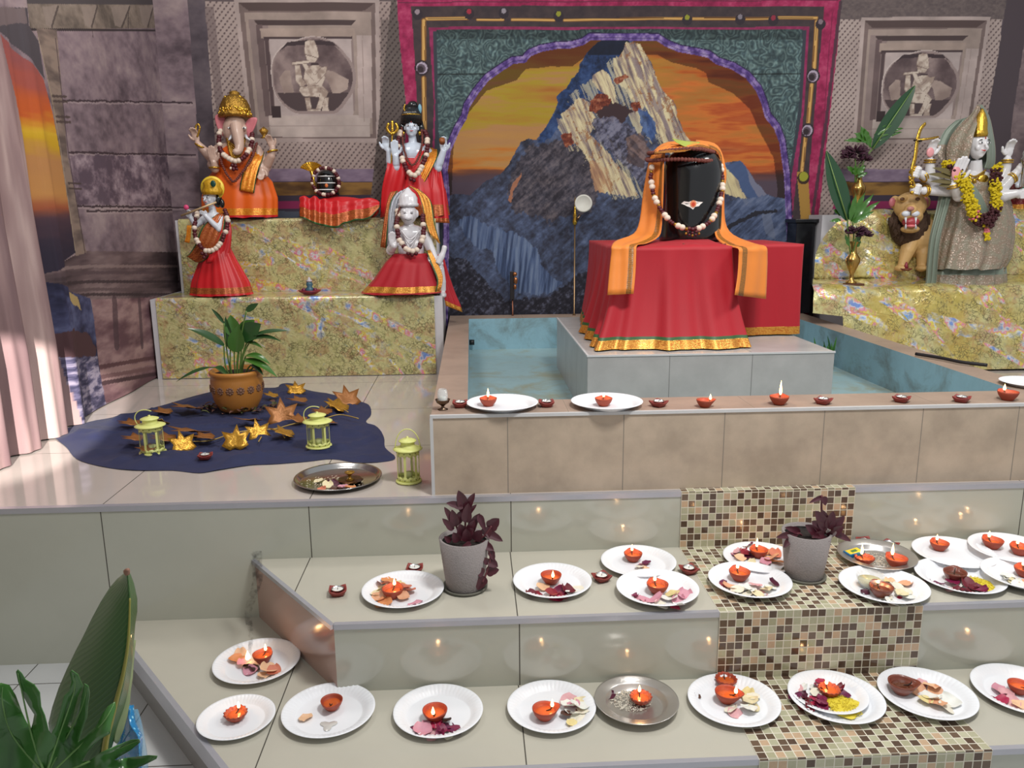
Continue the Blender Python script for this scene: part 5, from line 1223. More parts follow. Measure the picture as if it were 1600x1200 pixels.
mb = MB().tube(curve3([P_(308, 214, 22), P_(311, 206, 22), P_(312, 198, 22), P_(309, 194, 22), P_(306, 198, 22), P_(307, 207, 22)], 5), 1.5*K, 6); mb.build('gold_noose', m_bgold, F_.root)
mb = MB()
for i in range(7):
    pp = curve3([P_(354+i*.6, 216+i*3, 18+i*1.5), P_(368, 228+i*4.2, 26+i), P_(384-i*.6, 214+i*3, 18+i*1.5)], 6); mb.tube(pp, 1.5*K, 6)
mb.ball(P_(368, 248, 30), 5*K, 10, 8); mb.build('gold_necklaces', m_gold, F_.root)
def wpt(F, pts): return [F.p(*p)+F.base for p in pts]
def garl(F, pts, label, r=2.6, group='bead and flower garlands', seed=2, tas=None):
    b = F.base; path = curve3([F.p(*p) for p in pts], 8)
    T = [(F.p(u, v, d), s*F.k, m) for u, v, d, s, m in (tas or [])]
    return beads('garland', path, r*F.k, [m_maroon, m_bwhite], pat_garland, label, 'garland', None, tuple(b), group, seed=seed, tassel=T)
garl(F_, [(344, 204, 10), (342, 222, 20), (347, 238, 30), (358, 248, 37), (366, 252, 39), (376, 250, 38), (386, 240, 32), (393, 224, 20), (394, 206, 10)], 'maroon and white garland around the neck of the elephant-headed statue', 3.4, tas=[(363, 258, 38, 3, 0), (368, 259, 38, 3, 0), (365, 264, 38, 3.4, 0), (361, 263, 38, 2.4, 1), (370, 264, 37, 2.4, 0)])
o = beads('bead_string', [q for q in curve3([F_.p(*p) for p in [(341, 214, 12), (343, 240, 26), (350, 264, 34), (362, 282, 36), (368, 262+20, 37), (384, 262, 34), (394, 246, 28), (402, 222, 12)]], 8)], 2.2*K, [m_brownb], lambda f, i: (0, 1), 'long brown seed bead string hanging over the orange robe', 'bead string', None, tuple(F_.base), gap=1.5)

# ================= flute-playing statue with yellow halo turban on the lower tier
F_ = Fig(338, 460, 4.50, ZL+.008, 'flute_player_statue', 'white-faced flute-playing statue in red dress with yellow peacock headdress, lower left tier')
P_ = F_.p; K = F_.k
mb = MB(); hc = P_(328, 310, 4); hs = 27*K
human_head(mb, hc, hs, -.45); mb.tube([P_(331, 322), P_(333, 334)], [5*K, 6*K], 12)
mb.ball(P_(334, 346), (17*K, 11*K, 15*K), 16, 12); mb.ball(P_(334, 366), (14*K, 10*K, 18*K), 16, 12)
limb(mb, [P_(322, 340, 4), P_(306, 352, 10), P_(298, 340, 16)], [6*K, 4.8*K, 3.6*K]); hand(mb, P_(297, 342, 16), (.1, -.2, 1), (0, -1, 0), 16*K, 1, .8)
limb(mb, [P_(346, 342, 4), P_(342, 358, 14), P_(322, 338, 20)], [6*K, 4.8*K, 3.6*K]); hand(mb, P_(324, 338, 20), (-.6, -.2, .5), (0, -1, 0), 14*K, -1, 1.0)
remesh(mb, 'body', m_white, F_.root, .0028)
face_paint(F_.root, hc, hs, -.45)
lathe_crown('yellow_headdress', P_(332, 300, 4), [(0, -4*K), (14*K, -4*K), (15*K, 2*K), (12*K, 8*K), (13*K, 13*K), (8*K, 18*K), (0, 21*K)], M('yellow painted headdress', (228, 176, 40), .4, .3, .35, 60, bmp=.4), F_.root, amp=.03)
MB().lathe([(0, -1.2*K), (17*K, -1.2*K), (18*K, 0), (17*K, 1.2*K), (0, 1.2*K)], c=P_(332, 294, 0), n=40, ax=(0, 1, 0)).build('halo', M('yellow halo', (236, 202, 60), .4, .1, .2, 50), F_.root)
MB().ball(P_(333, 287, 20), (4*K, 1.5*K, 5*K), 12, 8).build('peacock_eye', M('peacock green', (20, 70, 60), .3), F_.root)
mb = MB(); mb.ball(P_(340, 312, -4), (7*K, 8*K, 12*K), 12, 8); mb.ball(P_(347, 318, 0), (4*K, 4*K, 7*K), 10, 8); mb.build('hair', m_black, F_.root)
MB().tube([P_(283, 337, 22), P_(338, 316, 22)], 1.5*K, 8).build('flute', M('pale gold flute', (200, 172, 130), .4, .4), F_.root)
MB().ball(P_(291, 324, 20), (4*K, 3*K, 4*K), 10, 8).build('pink_flower', M('pink flower', (214, 70, 120), .5), F_.root)
skirt('dress', [(P_(334, 352).z, P_(333, 352).x, 15*K, 11*K, 0), (P_(336, 380).z, P_(336, 380).x, 19*K, 14*K, 0), (P_(341, 405).z, P_(341, 405).x, 26*K, 19*K, 0), (P_(344, 440).z, P_(345, 440).x, 42*K, 26*K, 0), (.003, P_(348, 461).x, 46*K, 28*K, -2*K)], m_red, F_.root, 9, .008, 8, border=[(.17, m_green), (.155, m_copper), (.03, m_red)])
ribbon('green_edged_shawl', [(P_(340, 334, 8), P_(352, 332, 2)), (P_(322, 348, 17), P_(352, 346, 10)), (P_(312, 362, 19), P_(349, 366, 16)), (P_(306, 380, 19), P_(338, 388, 20)), (P_(296, 396, 14), P_(318, 408, 18)), (P_(291, 400, 12), P_(306, 410, 14))], [m_copper, m_green], F_.root, lambda a, t: 1 if a < .1 or a > .93 else 0, wave=.003, wavef=4)
ribbon('orange_tassel_cloth', [(P_(292, 352, 15), P_(299, 352, 15)), (P_(291, 368, 15), P_(298, 370, 15)), (P_(288, 378, 15), P_(296, 380, 15))], [m_broc_or], F_.root)
ribbon('red_shoulder_cloth', [(P_(352, 334, 4), P_(358, 344, -2)), (P_(345, 362, 18), P_(362, 360, 4)), (P_(330, 392, 20), P_(360, 390, 8)), (P_(322, 410, 22), P_(352, 408, 14))], [m_red], F_.root, wave=.003)
garl(F_, [(308, 334, 8), (304, 352, 18), (306, 372, 24), (314, 386, 29), (326, 392, 31), (340, 386, 29), (350, 368, 24), (356, 348, 16), (352, 328, 6)], 'maroon and white garland on the flute-playing statue', 3.2, seed=5, tas=[(316, 396, 31, 3, 0), (322, 398, 31, 3, 0), (319, 402, 31, 3, 0)])

# ================= small black domed stone on red cloth with a brass fan
p0 = atY(513, 306, 4.80)
dm = empty('black_domed_stone', (p0.x, 4.80, p0.z-.004), 'small black domed stone with three white stripes on folded red cloth, upper left tier', 'stone')
k = 4.67/FPX
MB().lathe([(0, 0), (16*k, 0), (17*k, 3*k), (17*k, 22*k), (16*k, 30*k), (13*k, 36*k), (7*k, 40*k), (0, 41*k)], n=40).build('stone', m_black, dm)
for h in (10, 20, 30):
    P = [Vector((17.2*k*math.sin(a)*(1 if h < 28 else .95), -17.2*k*math.cos(a)*(1 if h < 28 else .95), h*k)) for a in [(-.9+1.8*i/12) for i in range(13)]]
    MB().tube(P, .9*k, 5).build('white_stripe', M('white paint', (230, 230, 230), .5, 0, 0), dm)
MB().ball((1*k, -17.4*k, 16*k), (2.6*k, 1.2*k, 3*k), 10, 6).build('orange_dot', M('orange paint', (210, 110, 50), .5, 0, 0), dm)
pa = [Vector((21*k*math.sin(a), -21*k*math.cos(a)*.85, 22*k+18*k*math.cos(b))) for a, b in [(2.4*math.sin(t), t) for t in [0]]]
ring = [Vector((20*k*math.sin(t), -18*k-3*k*math.cos(t*2), 22*k-20*k*math.cos(t))) for t in [2*math.pi*i/32 for i in range(33)]]
beads('garland', ring, 3.0*k, [m_maroon, m_bwhite], lambda f, i: (i % 3 == 0, 1.1), 'short maroon and white garland ringed around the small black stone', 'garland', None, tuple(dm.location), 'bead and flower garlands')
# folded red cloth under it
def lump_cloth(name, label, outline_top, z0, loc, mats, drop, seed, cat='cloth', amp=.01, folds=14, bord=.3):
    pass
c0 = atY(527, 322, 4.78)
DR = [(468, 308, 340, 4), (476, 306, 342, 20), (484, 310, 346, 8), (492, 306, 350, 24), (500, 312, 352, 10), (508, 310, 354, 26), (518, 314, 356, 12), (528, 312, 356, 26), (536, 314, 350, 14), (545, 312, 348, 8), (556, 311, 344, 18), (566, 310, 344, 8), (578, 309, 340, 16), (588, 312, 330, 8), (593, 316, 324, 4)]
cl = ribbon('red_cloth', [(atY(u, a, 4.70-d*.0012), atY(u, b, 4.665-d*.0022)) for u, a, b, d in DR], [m_red, m_copper, m_green], None, lambda a, t: 2 if a > .94 else (1 if a > .48 else 0), wave=.002, sub=4)
tagp(cl, 'red cloth with copper border bunched under the small black stone', 'cloth')
mb = MB(); q = atY(530, 316, 4.775)
mb.ball(q+Vector((0, 0, -.048)), (.225, .10, .080), 40, 16); mb.build('gathered_top', m_red, cl)
fn = empty('brass_fan', (atY(493, 302, 4.74).x, 4.74, atY(493, 302, 4.74).z), 'small brass fan standing left of the small black stone', 'fan')
MB().tube([(0, 0, 0), (-.004, 0, .05), (-.010, 0, .085)], [.004, .005, .010], 10).build('handle', m_bgold, fn)
mb = MB(); V = []
for i in range(25):
    a = -1.15+2.3*i/24; rr_ = .050*(1+.05*(i % 2)); V.append((-.010+rr_*math.sin(a), -.002+.004*(i % 2), .082+rr_*math.cos(a)*.72))
mb.add([(-.010, 0, .080)]+V, [(0, i+1, i+2) for i in range(24)]); mb.build('fan_blade', m_bgold, fn, thick=.003, smooth=False); fn.scale = (1.35, 1.35, 1.45)

# ================= three-pronged weapon statue, blue-white face, topknot
F_ = Fig(646, 345, 4.775, ZU+.006, 'topknot_statue', 'pale-faced statue with black topknot and trident in red robes, right end of upper left tier')
P_ = F_.p; K = F_.k
mb = MB(); hc = P_(643, 199, 4); hs = 30*K; human_head(mb, hc, hs, .05)
mb.tube([P_(644, 212), P_(646, 228)], [6*K, 7*K], 12); mb.ball(P_(646, 240), (30*K, 15*K, 17*K), 18, 12); mb.ball(P_(646, 262), (25*K, 16*K, 26*K), 18, 12)
limb(mb, [P_(622, 238, 2), P_(610, 262, 10), P_(608, 236, 16)], [8*K, 6.5*K, 4.6*K]); hand(mb, P_(604, 236, 16), (-.05, 0, 1), (0, -1, 0), 24*K, 1, .8)
limb(mb, [P_(624, 240, 4), P_(620, 262, 20), P_(618, 244, 26)], [8*K, 6.5*K, 4.6*K]); hand(mb, P_(617, 246, 26), (0, -.1, 1), (0, -1, 0), 26*K, -1, .1)
limb(mb, [P_(670, 240, 2), P_(684, 262, 8), P_(693, 236, 14)], [8*K, 7*K, 4.6*K]); hand(mb, P_(693, 238, 14), (0, 0, 1), (0, -1, 0), 25*K, -1, .6)
remesh(mb, 'body', m_pale, F_.root, .0030); face_paint(F_.root, hc, hs, .05, closed=False)
mb = MB(); mb.ball(P_(643, 190, 0), (15*K, 14*K, 13*K), 18, 12); mb.ball(P_(643, 174, 0), (13*K, 12*K, 12*K), 16, 10); mb.ball(P_(645, 165, 0), (8*K, 8*K, 7*K), 14, 8)
for sx in (-1, 1): limb(mb, [P_(643+sx*13, 192, 0), P_(643+sx*17, 212, -2), P_(643+sx*20, 236, -2)], [5*K, 6*K, 5*K])
rh = random.Random(5)
mb2 = MB()
for i in range(22):
    a = -1.4+2.8*i/21; mb2.tube([P_(643, 194, 0)+Vector((15.5*K*math.sin(a), -14.5*K*math.cos(a)*.95, 0)), P_(643, 180, 0)+Vector((14.6*K*math.sin(a), -14*K*math.cos(a)*.95, 0)), P_(643, 166, 0)+Vector((9*K*math.sin(a), -9*K*math.cos(a), 0))], 1.4*K, 5)
mb.build('hair', m_black, F_.root); mb2.build('hair_strands', m_black, F_.root)
mb = MB().tube(curve3([P_(633, 163, 8), P_(631, 170, 8), P_(634, 174, 8), P_(639, 172, 8)], 5), 1.2*K, 6); mb.build('crescent', m_bgold, F_.root)
bangle('hair_band', P_(643, 180, 0), (0, 0, 1), 14.8*K, 1.0*K, m_bgold, F_.root)
mb = MB(); mb.ball(P_(656, 170, 4), (3*K, 2*K, 7*K), 10, 8); mb.build('blue_ornament', M('light blue paint', (120, 170, 190), .4), F_.root)
mb = MB()
for du, top in ((-7, 192), (0, 188), (7, 192)): mb.tube(curve3([P_(613, 210, 18), P_(613+du, 204, 18), P_(613+du*1.1, 198, 18), P_(613+du*.7, top, 18)], 4), [2*K]*4+[2.4*K]*8+[1.2*K], 7)
mb.tube([P_(613, 206, 18), P_(610, 300, 18)], 1.3*K, 6); mb.build('trident', m_bgold, F_.root)
for sx in (-1, 1): MB().ball(P_(643+sx*13, 208, 6), (2.6*K, 2*K, 3.2*K), 8, 6).build('earring', m_bgold, F_.root)
MB().lathe([(0, 0), (4.5*K, 0), (2*K, 4*K), (4.5*K, 8*K), (0, 8*K)], c=P_(691, 222, 22), n=14, ax=(0, -1, .3)).build('small_drum', M('brown drum', (150, 84, 40), .5), F_.root)
skirt('robe', [(P_(646, 248).z, P_(646, 248).x, 29*K, 17*K, 0), (P_(646, 270).z, P_(646, 270).x, 38*K, 21*K, -2*K), (P_(648, 300).z, P_(648, 300).x, 46*K, 26*K, -3*K), (.004, P_(650, 345).x, 49*K, 28*K, -4*K)], m_red, F_.root, 8, .011, 23, border=[(.14, m_copper)])
ribbon('red_chest_sash', [(P_(661, 224, 6), P_(668, 230, 4)), (P_(650, 244, 20), P_(662, 250, 20)), (P_(636, 262, 22), P_(650, 268, 24)), (P_(626, 276, 22), P_(640, 284, 24))], [m_red, m_green], F_.root, lambda a, t: 1 if a > .93 else 0, wave=.002)
ribbon('gold_edged_stole', [(P_(664, 228, 4), P_(684, 234, -2)), (P_(658, 246, 20), P_(684, 244, 10)), (P_(652, 268, 24), P_(676, 262, 20)), (P_(646, 290, 27), P_(662, 288, 24))], [m_broc_or, m_green], F_.root, lambda a, t: 1 if a < .12 or a > .9 else 0, wave=.002)
ribbon('red_arm_wrap', [(P_(606, 250, 14), P_(634, 246, 18)), (P_(604, 262, 22), P_(634, 262, 26)), (P_(600, 278, 25), P_(632, 280, 28)), (P_(596, 300, 24), P_(628, 300, 28)), (P_(594, 340, 24), P_(622, 336, 28))], [m_red], F_.root, wave=.006, wavef=2)
ribbon('red_hanging_robe_end', [(P_(672, 262, 18), P_(688, 262, 6)), (P_(668, 290, 22), P_(694, 290, 8)), (P_(664, 320, 24), P_(698, 318, 12)), (P_(662, 336, 25), P_(701, 336, 14)), (P_(662, 346, 25), P_(703, 349, 15))], [m_red, m_copper], F_.root, lambda a, t: 1 if t > .82 else 0, wave=.006, wavef=3, nu=24)
garl(F_, [(625, 206, 8), (622, 224, 18), (628, 246, 27), (636, 266, 33), (646, 274, 35), (656, 266, 33), (665, 244, 27), (668, 222, 18), (664, 204, 8)], 'maroon and white garland around the neck of the topknot statue', 3.4, seed=9, tas=[(642, 280, 35, 3, 0), (647, 282, 35, 3, 0)])
beads('bead_string', curve3([F_.p(*p) for p in [(628, 200, 4), (630, 226, 19), (636, 248, 28), (645, 258, 31), (654, 246, 29), (660, 222, 18), (659, 202, 4)]], 8), 1.9*K, [m_brownb], lambda f, i: (0, 1), 'brown seed bead string close to the neck of the topknot statue', 'bead string', None, tuple(F_.base), gap=1.5)

# ================= white seated monkey-faced statue on the lower tier
F_ = Fig(645, 466, 4.52, ZL+.008, 'white_seated_statue', 'glossy white crowned monkey-faced statue seated with red skirt, right end of lower left tier')
P_ = F_.p; K = F_.k
mb = MB(); hc = P_(638, 334, 6); hs = 34*K
mb.ball(hc, (13*K, 13*K, 16*K), 18, 14); mb.ball(hc+Vector((0, -9*K, -5*K)), (9*K, 8*K, 8*K), 16, 12); mb.ball(hc+Vector((0, -15*K, -6*K)), (6*K, 4*K, 4*K), 12, 8)
for sx in (-1, 1):
    mb.ball(hc+Vector((sx*13*K, 0, 0)), (3*K, 3*K, 6*K), 10, 8); mb.ball(hc+Vector((sx*5*K, -10*K, 4*K)), (3.4*K, 2.4*K, 1.8*K), 10, 6)
mb.tube([P_(638, 348), P_(640, 360)], [8*K, 9*K], 12); mb.ball(P_(641, 366), (26*K, 14*K, 15*K), 18, 12); mb.ball(P_(642, 388), (21*K, 15*K, 24*K), 18, 12)
limb(mb, [P_(618, 366, 2), P_(610, 392, 10), P_(616, 384, 24)], [8*K, 7*K, 5*K]); hand(mb, P_(613, 386, 24), (0, -.1, 1), (0, -1, 0), 24*K, -1, .15)
limb(mb, [P_(664, 368, 2), P_(674, 392, 10), P_(684, 412, 18)], [8*K, 7*K, 5*K]); hand(mb, P_(680, 404, 18), (.3, -.2, -.9), (0, -1, 0), 22*K, 1, .6)
limb(mb, [P_(655, 410, 6), P_(684, 412, 16), P_(690, 440, 14), P_(692, 458, 12)], [12*K, 9*K, 7*K, 5*K]); mb.ball(P_(692, 461, 18), (6*K, 13*K, 5*K), 12, 8)
remesh(mb, 'body', M('glossy white glaze', (222, 220, 224), .2, 0, .04, 20, coat=.5), F_.root, .0030)
m_wg = MATS['glossy white glaze']
lathe_crown('crown', P_(638, 322, 4), [(0, 0), (15*K, -1*K), (16*K, 3*K), (14*K, 5*K), (14*K, 12*K), (11*K, 18*K), (6*K, 22*K), (3*K, 26*K), (0, 28*K)], m_wg, F_.root, amp=.03)
for u in (633, 643): MB().ball(P_(u, 333, 19), (2.4*K, 1.2*K, 1.2*K), 8, 6).build('eye', M('grey eye line', (110, 108, 110), .4, 0, 0), F_.root)
MB().tube([P_(633, 343, 24.5), P_(638, 344.5, 26), P_(643, 343, 24.5)], .7*K, 6).build('mouth_line', M('grey eye line', (110, 108, 110), .4, 0, 0), F_.root)
mb = MB(); 
for i in range(4): mb.tube(curve3([P_(627+i*2, 360+i*3, 17), P_(641, 374+i*7, 22), P_(656-i*2, 360+i*3, 17)], 6), 1.1*K, 6)
mb.build('carved_necklaces', m_wg, F_.root)
MB().tube(curve3([P_(684, 412, 24), P_(692, 396, 22), P_(695, 384, 20)], 5), [5*K]*5+[4*K]*5+[3*K], 10).build('club', m_wg, F_.root)
skirt('red_skirt', [(P_(642, 396).z, P_(642, 396).x, 27*K, 20*K, -2*K), (P_(642, 410).z, P_(641, 410).x, 38*K, 27*K, -6*K), (P_(642, 436).z, P_(636, 436).x, 50*K, 34*K, -8*K), (.002, P_(632, 464).x, 64*K, 38*K, -10*K)], m_red2, F_.root, 7, .012, 31, border=[(.21, m_green), (.195, m_broc), (.05, m_green), (.03, m_red2)])
ribbon('silver_shawl', [(P_(622, 300, -4), P_(640, 292, -6)), (P_(610, 316, 0), P_(628, 310, -2)), (P_(607, 340, 6), P_(622, 340, 2)), (P_(606, 365, 10), P_(618, 365, 10)), (P_(604, 384, 12), P_(613, 384, 14))], [M('silver satin', (170, 172, 180), .3, .4, .1, 12)], F_.root, wave=.003)
ribbon('brown_shawl_edge', [(P_(610, 300, -6), P_(622, 298, -4)), (P_(604, 318, -2), P_(611, 316, 0)), (P_(599, 350, 4), P_(607, 350, 6)), (P_(594, 386, 6), P_(605, 388, 10))], [m_copper, m_green], F_.root, lambda a, t: 1 if a > .8 else 0, wave=.002)
ribbon('gold_shawl', [(P_(638, 290, -6), P_(654, 296, -8)), (P_(652, 300, -2), P_(672, 312, -8)), (P_(660, 322, 4), P_(677, 330, 0)), (P_(664, 345, 8), P_(680, 352, 4)), (P_(672, 366, 12), P_(690, 384, 4))], [m_broc, m_green], F_.root, lambda a, t: 1 if a > .85 or a < .1 else 0, wave=.003)
ribbon('red_hanging_end', [(P_(674, 400, 12), P_(692, 396, 6)), (P_(680, 420, 14), P_(700, 424, 6)), (P_(688, 446, 16), P_(712, 458, 6)), (P_(694, 464, 18), P_(720, 476, 6)), (P_(697, 478, 18), P_(723, 488, 6))], [m_red2, m_broc], F_.root, lambda a, t: 1 if t > .84 else 0, wave=.004)
ribbon('gold_sash_front', [(P_(666, 392, 22), P_(672, 390, 20)), (P_(674, 414, 30), P_(683, 410, 26)), (P_(683, 438, 34), P_(692, 432, 30)), (P_(680, 456, 36), P_(689, 452, 34))], [m_broc, m_green], F_.root, lambda a, t: 1 if a < .2 else 0)
garl(F_, [(622, 330, 8), (620, 350, 18), (624, 374, 27), (634, 388, 33), (646, 392, 34), (656, 384, 31), (662, 362, 22), (660, 334, 8)], 'maroon and white garland on the white seated statue', 3.6, seed=14, tas=[(638, 396, 35, 3.2, 0), (644, 398, 35, 3.2, 0), (650, 396, 35, 3.2, 0)])
beads('bead_string', curve3([F_.p(*p) for p in [(628, 318, 10), (621, 334, 14), (619, 348, 19)]], 8), 1.8*K, [m_brownb], lambda f, i: (0, 1), 'short brown bead string beside the crown of the white seated statue', 'bead string', None, tuple(F_.base), gap=1.5)

# ================= small painted lamp figure on the lower tier
p0 = atY(484, 462, 4.46); k = 4.33/FPX
sl = empty('painted_clay_lamp', (p0.x, 4.47, ZL+.008), 'small painted clay lamp with blue figure standing on the lower left tier', 'ornament')
MB().lathe([(0, 0), (9*k, 0), (17*k, 5*k), (18*k, 7*k), (15*k, 7*k), (8*k, 3*k), (0, 3*k)], n=32).build('saucer', M('maroon painted clay', (140, 40, 54), .4), sl)
MB().lathe([(0, 3*k), (6*k, 3*k), (7*k, 9*k), (4*k, 12*k), (5.5*k, 16*k), (4*k, 20*k), (0, 21*k)], n=24).build('figure', M('blue glaze', (70, 110, 130), .35, 0, .4, 200), sl)
for sx in (-1, 1): MB().ball((sx*9*k, -3*k, 7*k), (3.4*k, 3*k, 4*k), 10, 8).build('side_knob', M('purple glaze', (110, 30, 60), .3), sl)
MB().lathe([(0, 20*k), (4.6*k, 20*k), (5*k, 22*k), (2*k, 24*k), (1.4*k, 27*k), (0, 27.5*k)], n=20).build('cap', M('pale glaze', (196, 190, 196), .3), sl)
# ================= red-clothed pedestal with the large black domed stone
def hull_cloth(name, outline, z_top, z_bot, flare, mats, label, seed, folds=26, amp=.010, nv=30, border=((.10, 1),), top_lift=None, loc=(0, 0, 0)):
    """cloth laid over a table: outline = plan polygon of the table top (closed), hanging to z_bot(point)"""
    P = [Vector((x, y, 0)) for x, y in outline]; n = len(P); per = [0]
    for i in range(n): per.append(per[-1]+(P[(i+1) % n]-P[i]).length)
    T = per[-1]; NS = 240; rr = random.Random(seed); ph = [rr.uniform(0, 6.28) for _ in range(5)]; V = []; F = []; mi = []
    cen = sum(P, Vector())/n
    def pt(s):
        k = max(i for i in range(n) if per[i] <= s+1e-9); t = (s-per[k])/(per[k+1]-per[k]); return P[k].lerp(P[(k+1) % n], t), (P[(k+1) % n]-P[k]).normalized()
    for j in range(nv+1):
        t = j/nv
        for i in range(NS):
            s = T*i/NS; q, d = pt(s); q2 = (pt((s-.02) % T)[0]+pt((s+.02) % T)[0]+q)/3; nn = Vector((d.y, -d.x, 0)); out = (q2-cen).normalized()
            fo = amp*t**.8*(math.sin(folds*6.28*s/T+ph[0]+1.4*math.sin(5*6.28*s/T+ph[1]))+.5*math.sin(folds*1.7*6.28*s/T+ph[2])+.8*math.sin(4*6.28*s/T+ph[3]))
            fl = flare(s/T, q2)*t**1.8
            zb = z_bot(q2) if callable(z_bot) else z_bot
            z = z_top+(zb-z_top)*(1-(1-t)**1.06)
            V.append(tuple(q2+out*(fl+fo)+nn*0+Vector((0, 0, z)))) 
    for j in range(nv):
        fb = 1-(j+.5)/nv; m = 0
        for k, b in border:
            if fb < k: m = b
        for i in range(NS): F.append((j*NS+i, (j+1)*NS+i, (j+1)*NS+(i+1) % NS, j*NS+(i+1) % NS)); mi.append(m)
    # top rows shrink to the middle
    base = 0; rings = 5
    prev = list(range(NS))
    for r in range(1, rings+1):
        k = 1-r/rings; cur = []
        for i in range(NS):
            q = Vector(V[i]); w = cen+(q-cen)*k; w.z = z_top+(top_lift(w) if top_lift else 0)+.002*math.sin(w.x*60+w.y*30); cur.append(len(V)); V.append(tuple(w))
        for i in range(NS): F.append((prev[(i+1) % NS], cur[(i+1) % NS], cur[i], prev[i])); mi.append(0)
        prev = cur
    mb = MB(); mb.add(V, F); mb.mi = mi
    o = mb.build(name, mats, None, loc); return tagp(o, label, 'cloth')
ZPT = 1.262                     # top of the clothed pedestal
ped = empty('stone_pedestal', (0, 0, 0), 'pedestal of two joined blocks hidden under the red cloth on the tiled block', 'pedestal')
xl = atY(962, 388, 3.22).x; xm = atY(1146, 388, 3.22).x; xr = atY(1262, 388, 3.42).x
MB().box((xl+.02, 3.25, ZK+.002), (xm-.01, 4.05, ZPT-.008)).build('main_block', m_board, ped, smooth=False)
MB().box((xm-.01, 3.47, ZK+.002), (xr-.02, 3.95, ZPT-.008)).build('spout_block', m_board, ped, smooth=False)
m_redc = M('red cotton cloth', (172, 12, 32), .65, 0, .10, 8, sheen=.05)
hull_cloth('red_cloth', [(xm-.03, 3.44), (xr, 3.44), (xr+.005, 3.97), (xm-.03, 3.97)], ZPT+.003, ZK+.007, lambda f, q: .012, [m_redc, m_broc, m_green], 'red cloth with gold border over the right part of the pedestal', 5, 14, .005, border=((.115, 2), (.10, 1), (.012, 2)))
def mound(w): return .020*math.exp(-((w.x-atY(1083, 380, 3.5).x)**2+(w.y-3.45)**2)/.035)
def flare(f, q):
    return .10*max(0, min(1, (xl+.10-q.x)/.2))+.085*max(0, min(1, (3.4-q.y)/.2))+.03
hull_cloth('red_cloth', [(xl, 3.22), (xl+.2, 3.212), (xm, 3.215), (xm+.01, 3.5), (xm, 4.04), (xl+.01, 4.04)], ZPT+.007, ZK+.006, flare, [m_redc, m_broc, m_green], 'large red cloth with gold border over the main part of the pedestal', 8, 22, .012, border=((.125, 2), (.11, 1), (.012, 2)), top_lift=mound)
# domed stone
cx = atY(1083, 300, 3.62).x; KS = 3.52/FPX
ds = empty('domed_black_stone', (cx, 3.64, ZPT+.012), 'large polished black domed stone with painted forehead mark, on the red pedestal', 'stone')
H = atY(1083, 229, 3.62).z-(ZPT+.012); R_ = 47*KS*1.02
MB().lathe([(0, 0), (R_*1.02, 0), (R_*1.03, .01), (R_*1.0, H*.25), (R_*.985, H*.5), (R_*.97, H*.74), (R_*.92, H*.83), (R_*.80, H*.91), (R_*.58, H*.965), (R_*.3, H*.99), (0, H)], n=72).build('stone', m_black, ds)
mt = Vector((atY(1084, 319, 3.5).x-cx, 0, atY(1084, 319, 3.5).z-(ZPT+.012)))
def onstone(dx, dz, off=.0015):
    x = mt.x+dx; return Vector((x, -math.sqrt(max(0, (R_*.992+off)**2-x*x)), mt.z+dz))
def decal(pts, name, mat, par, off=.0015):
    mb = MB(); n = len(pts); P = [onstone(x*KS, z*KS, off) for x, z in pts]; c = onstone(sum(p[0] for p in pts)/n*KS, sum(p[1] for p in pts)/n*KS, off)
    P2 = [p+Vector((0, .003, 0)) for p in P]; mb.add(P+P2+[c], [(2*n, i, (i+1) % n) for i in range(n)]+[(i, n+i, n+(i+1) % n, (i+1) % n) for i in range(n)]); return mb.build(name, mat, par, smooth=False)
decal([(-17, 1), (-13, 4.5), (-6, 3.5), (0, 6), (6, 4), (15, 3), (11, 0), (9, -3), (3, -4), (0, -8), (-4, -5), (-9, -3), (-12, -1)], 'white_mark', M('white paste', (236, 232, 226), .6, 0, .05), ds)
decal([(4.6*math.cos(t), 5.4*math.sin(t)+.5) for t in [2*math.pi*i/16 for i in range(16)]], 'orange_ring', M('orange paste', (220, 140, 96), .6, 0, .05), ds, .003)
decal([(2.6*math.cos(t), 3*math.sin(t)) for t in [2*math.pi*i/16 for i in range(16)]], 'red_dot', M('red paste', (196, 60, 30), .6, 0, .05), ds, .0045)
def S_(u, v, Y=3.62): return atY(u, v, Y)
m_scarf = M('orange cotton scarf', (232, 134, 48), .6, 0, .10, 12, sheen=.05)
m_scarfb = brocade('black woven scarf border', (176, 110, 30), (70, 54, 30), 90, 0)
def bidx(lo, hi): return lambda a, t: 1 if lo < a < hi else 0
sr = [(S_(1084, 228, 3.60), S_(1088, 221, 3.78)), (S_(1050, 229, 3.56), S_(1044, 222, 3.74)), (S_(1040, 240, 3.55), S_(1022, 236, 3.72)), (S_(1038, 268, 3.53), S_(1014, 256, 3.69)), (S_(1037, 310, 3.51), S_(1006, 300, 3.66)), (S_(1035, 350, 3.50), S_(1000, 345, 3.62)), (S_(1030, 370, 3.46), S_(990, 366, 3.56)),
      (S_(1010, 381, 3.36), S_(964, 376, 3.44)), (S_(996, 383, 3.19), S_(956, 384, 3.20)), (S_(994, 395, 3.165), S_(955, 396, 3.18)), (S_(993, 425, 3.15), S_(952, 425, 3.165)), (S_(990, 459, 3.13), S_(949, 461, 3.14))]
sc_ = ribbon('orange_scarf', sr, [m_scarf, m_scarfb], None, bidx(.10, .30), nu=20, wave=.003, wavef=2); tagp(sc_, 'orange scarf with woven border hanging over the left of the black stone and pedestal', 'scarf')
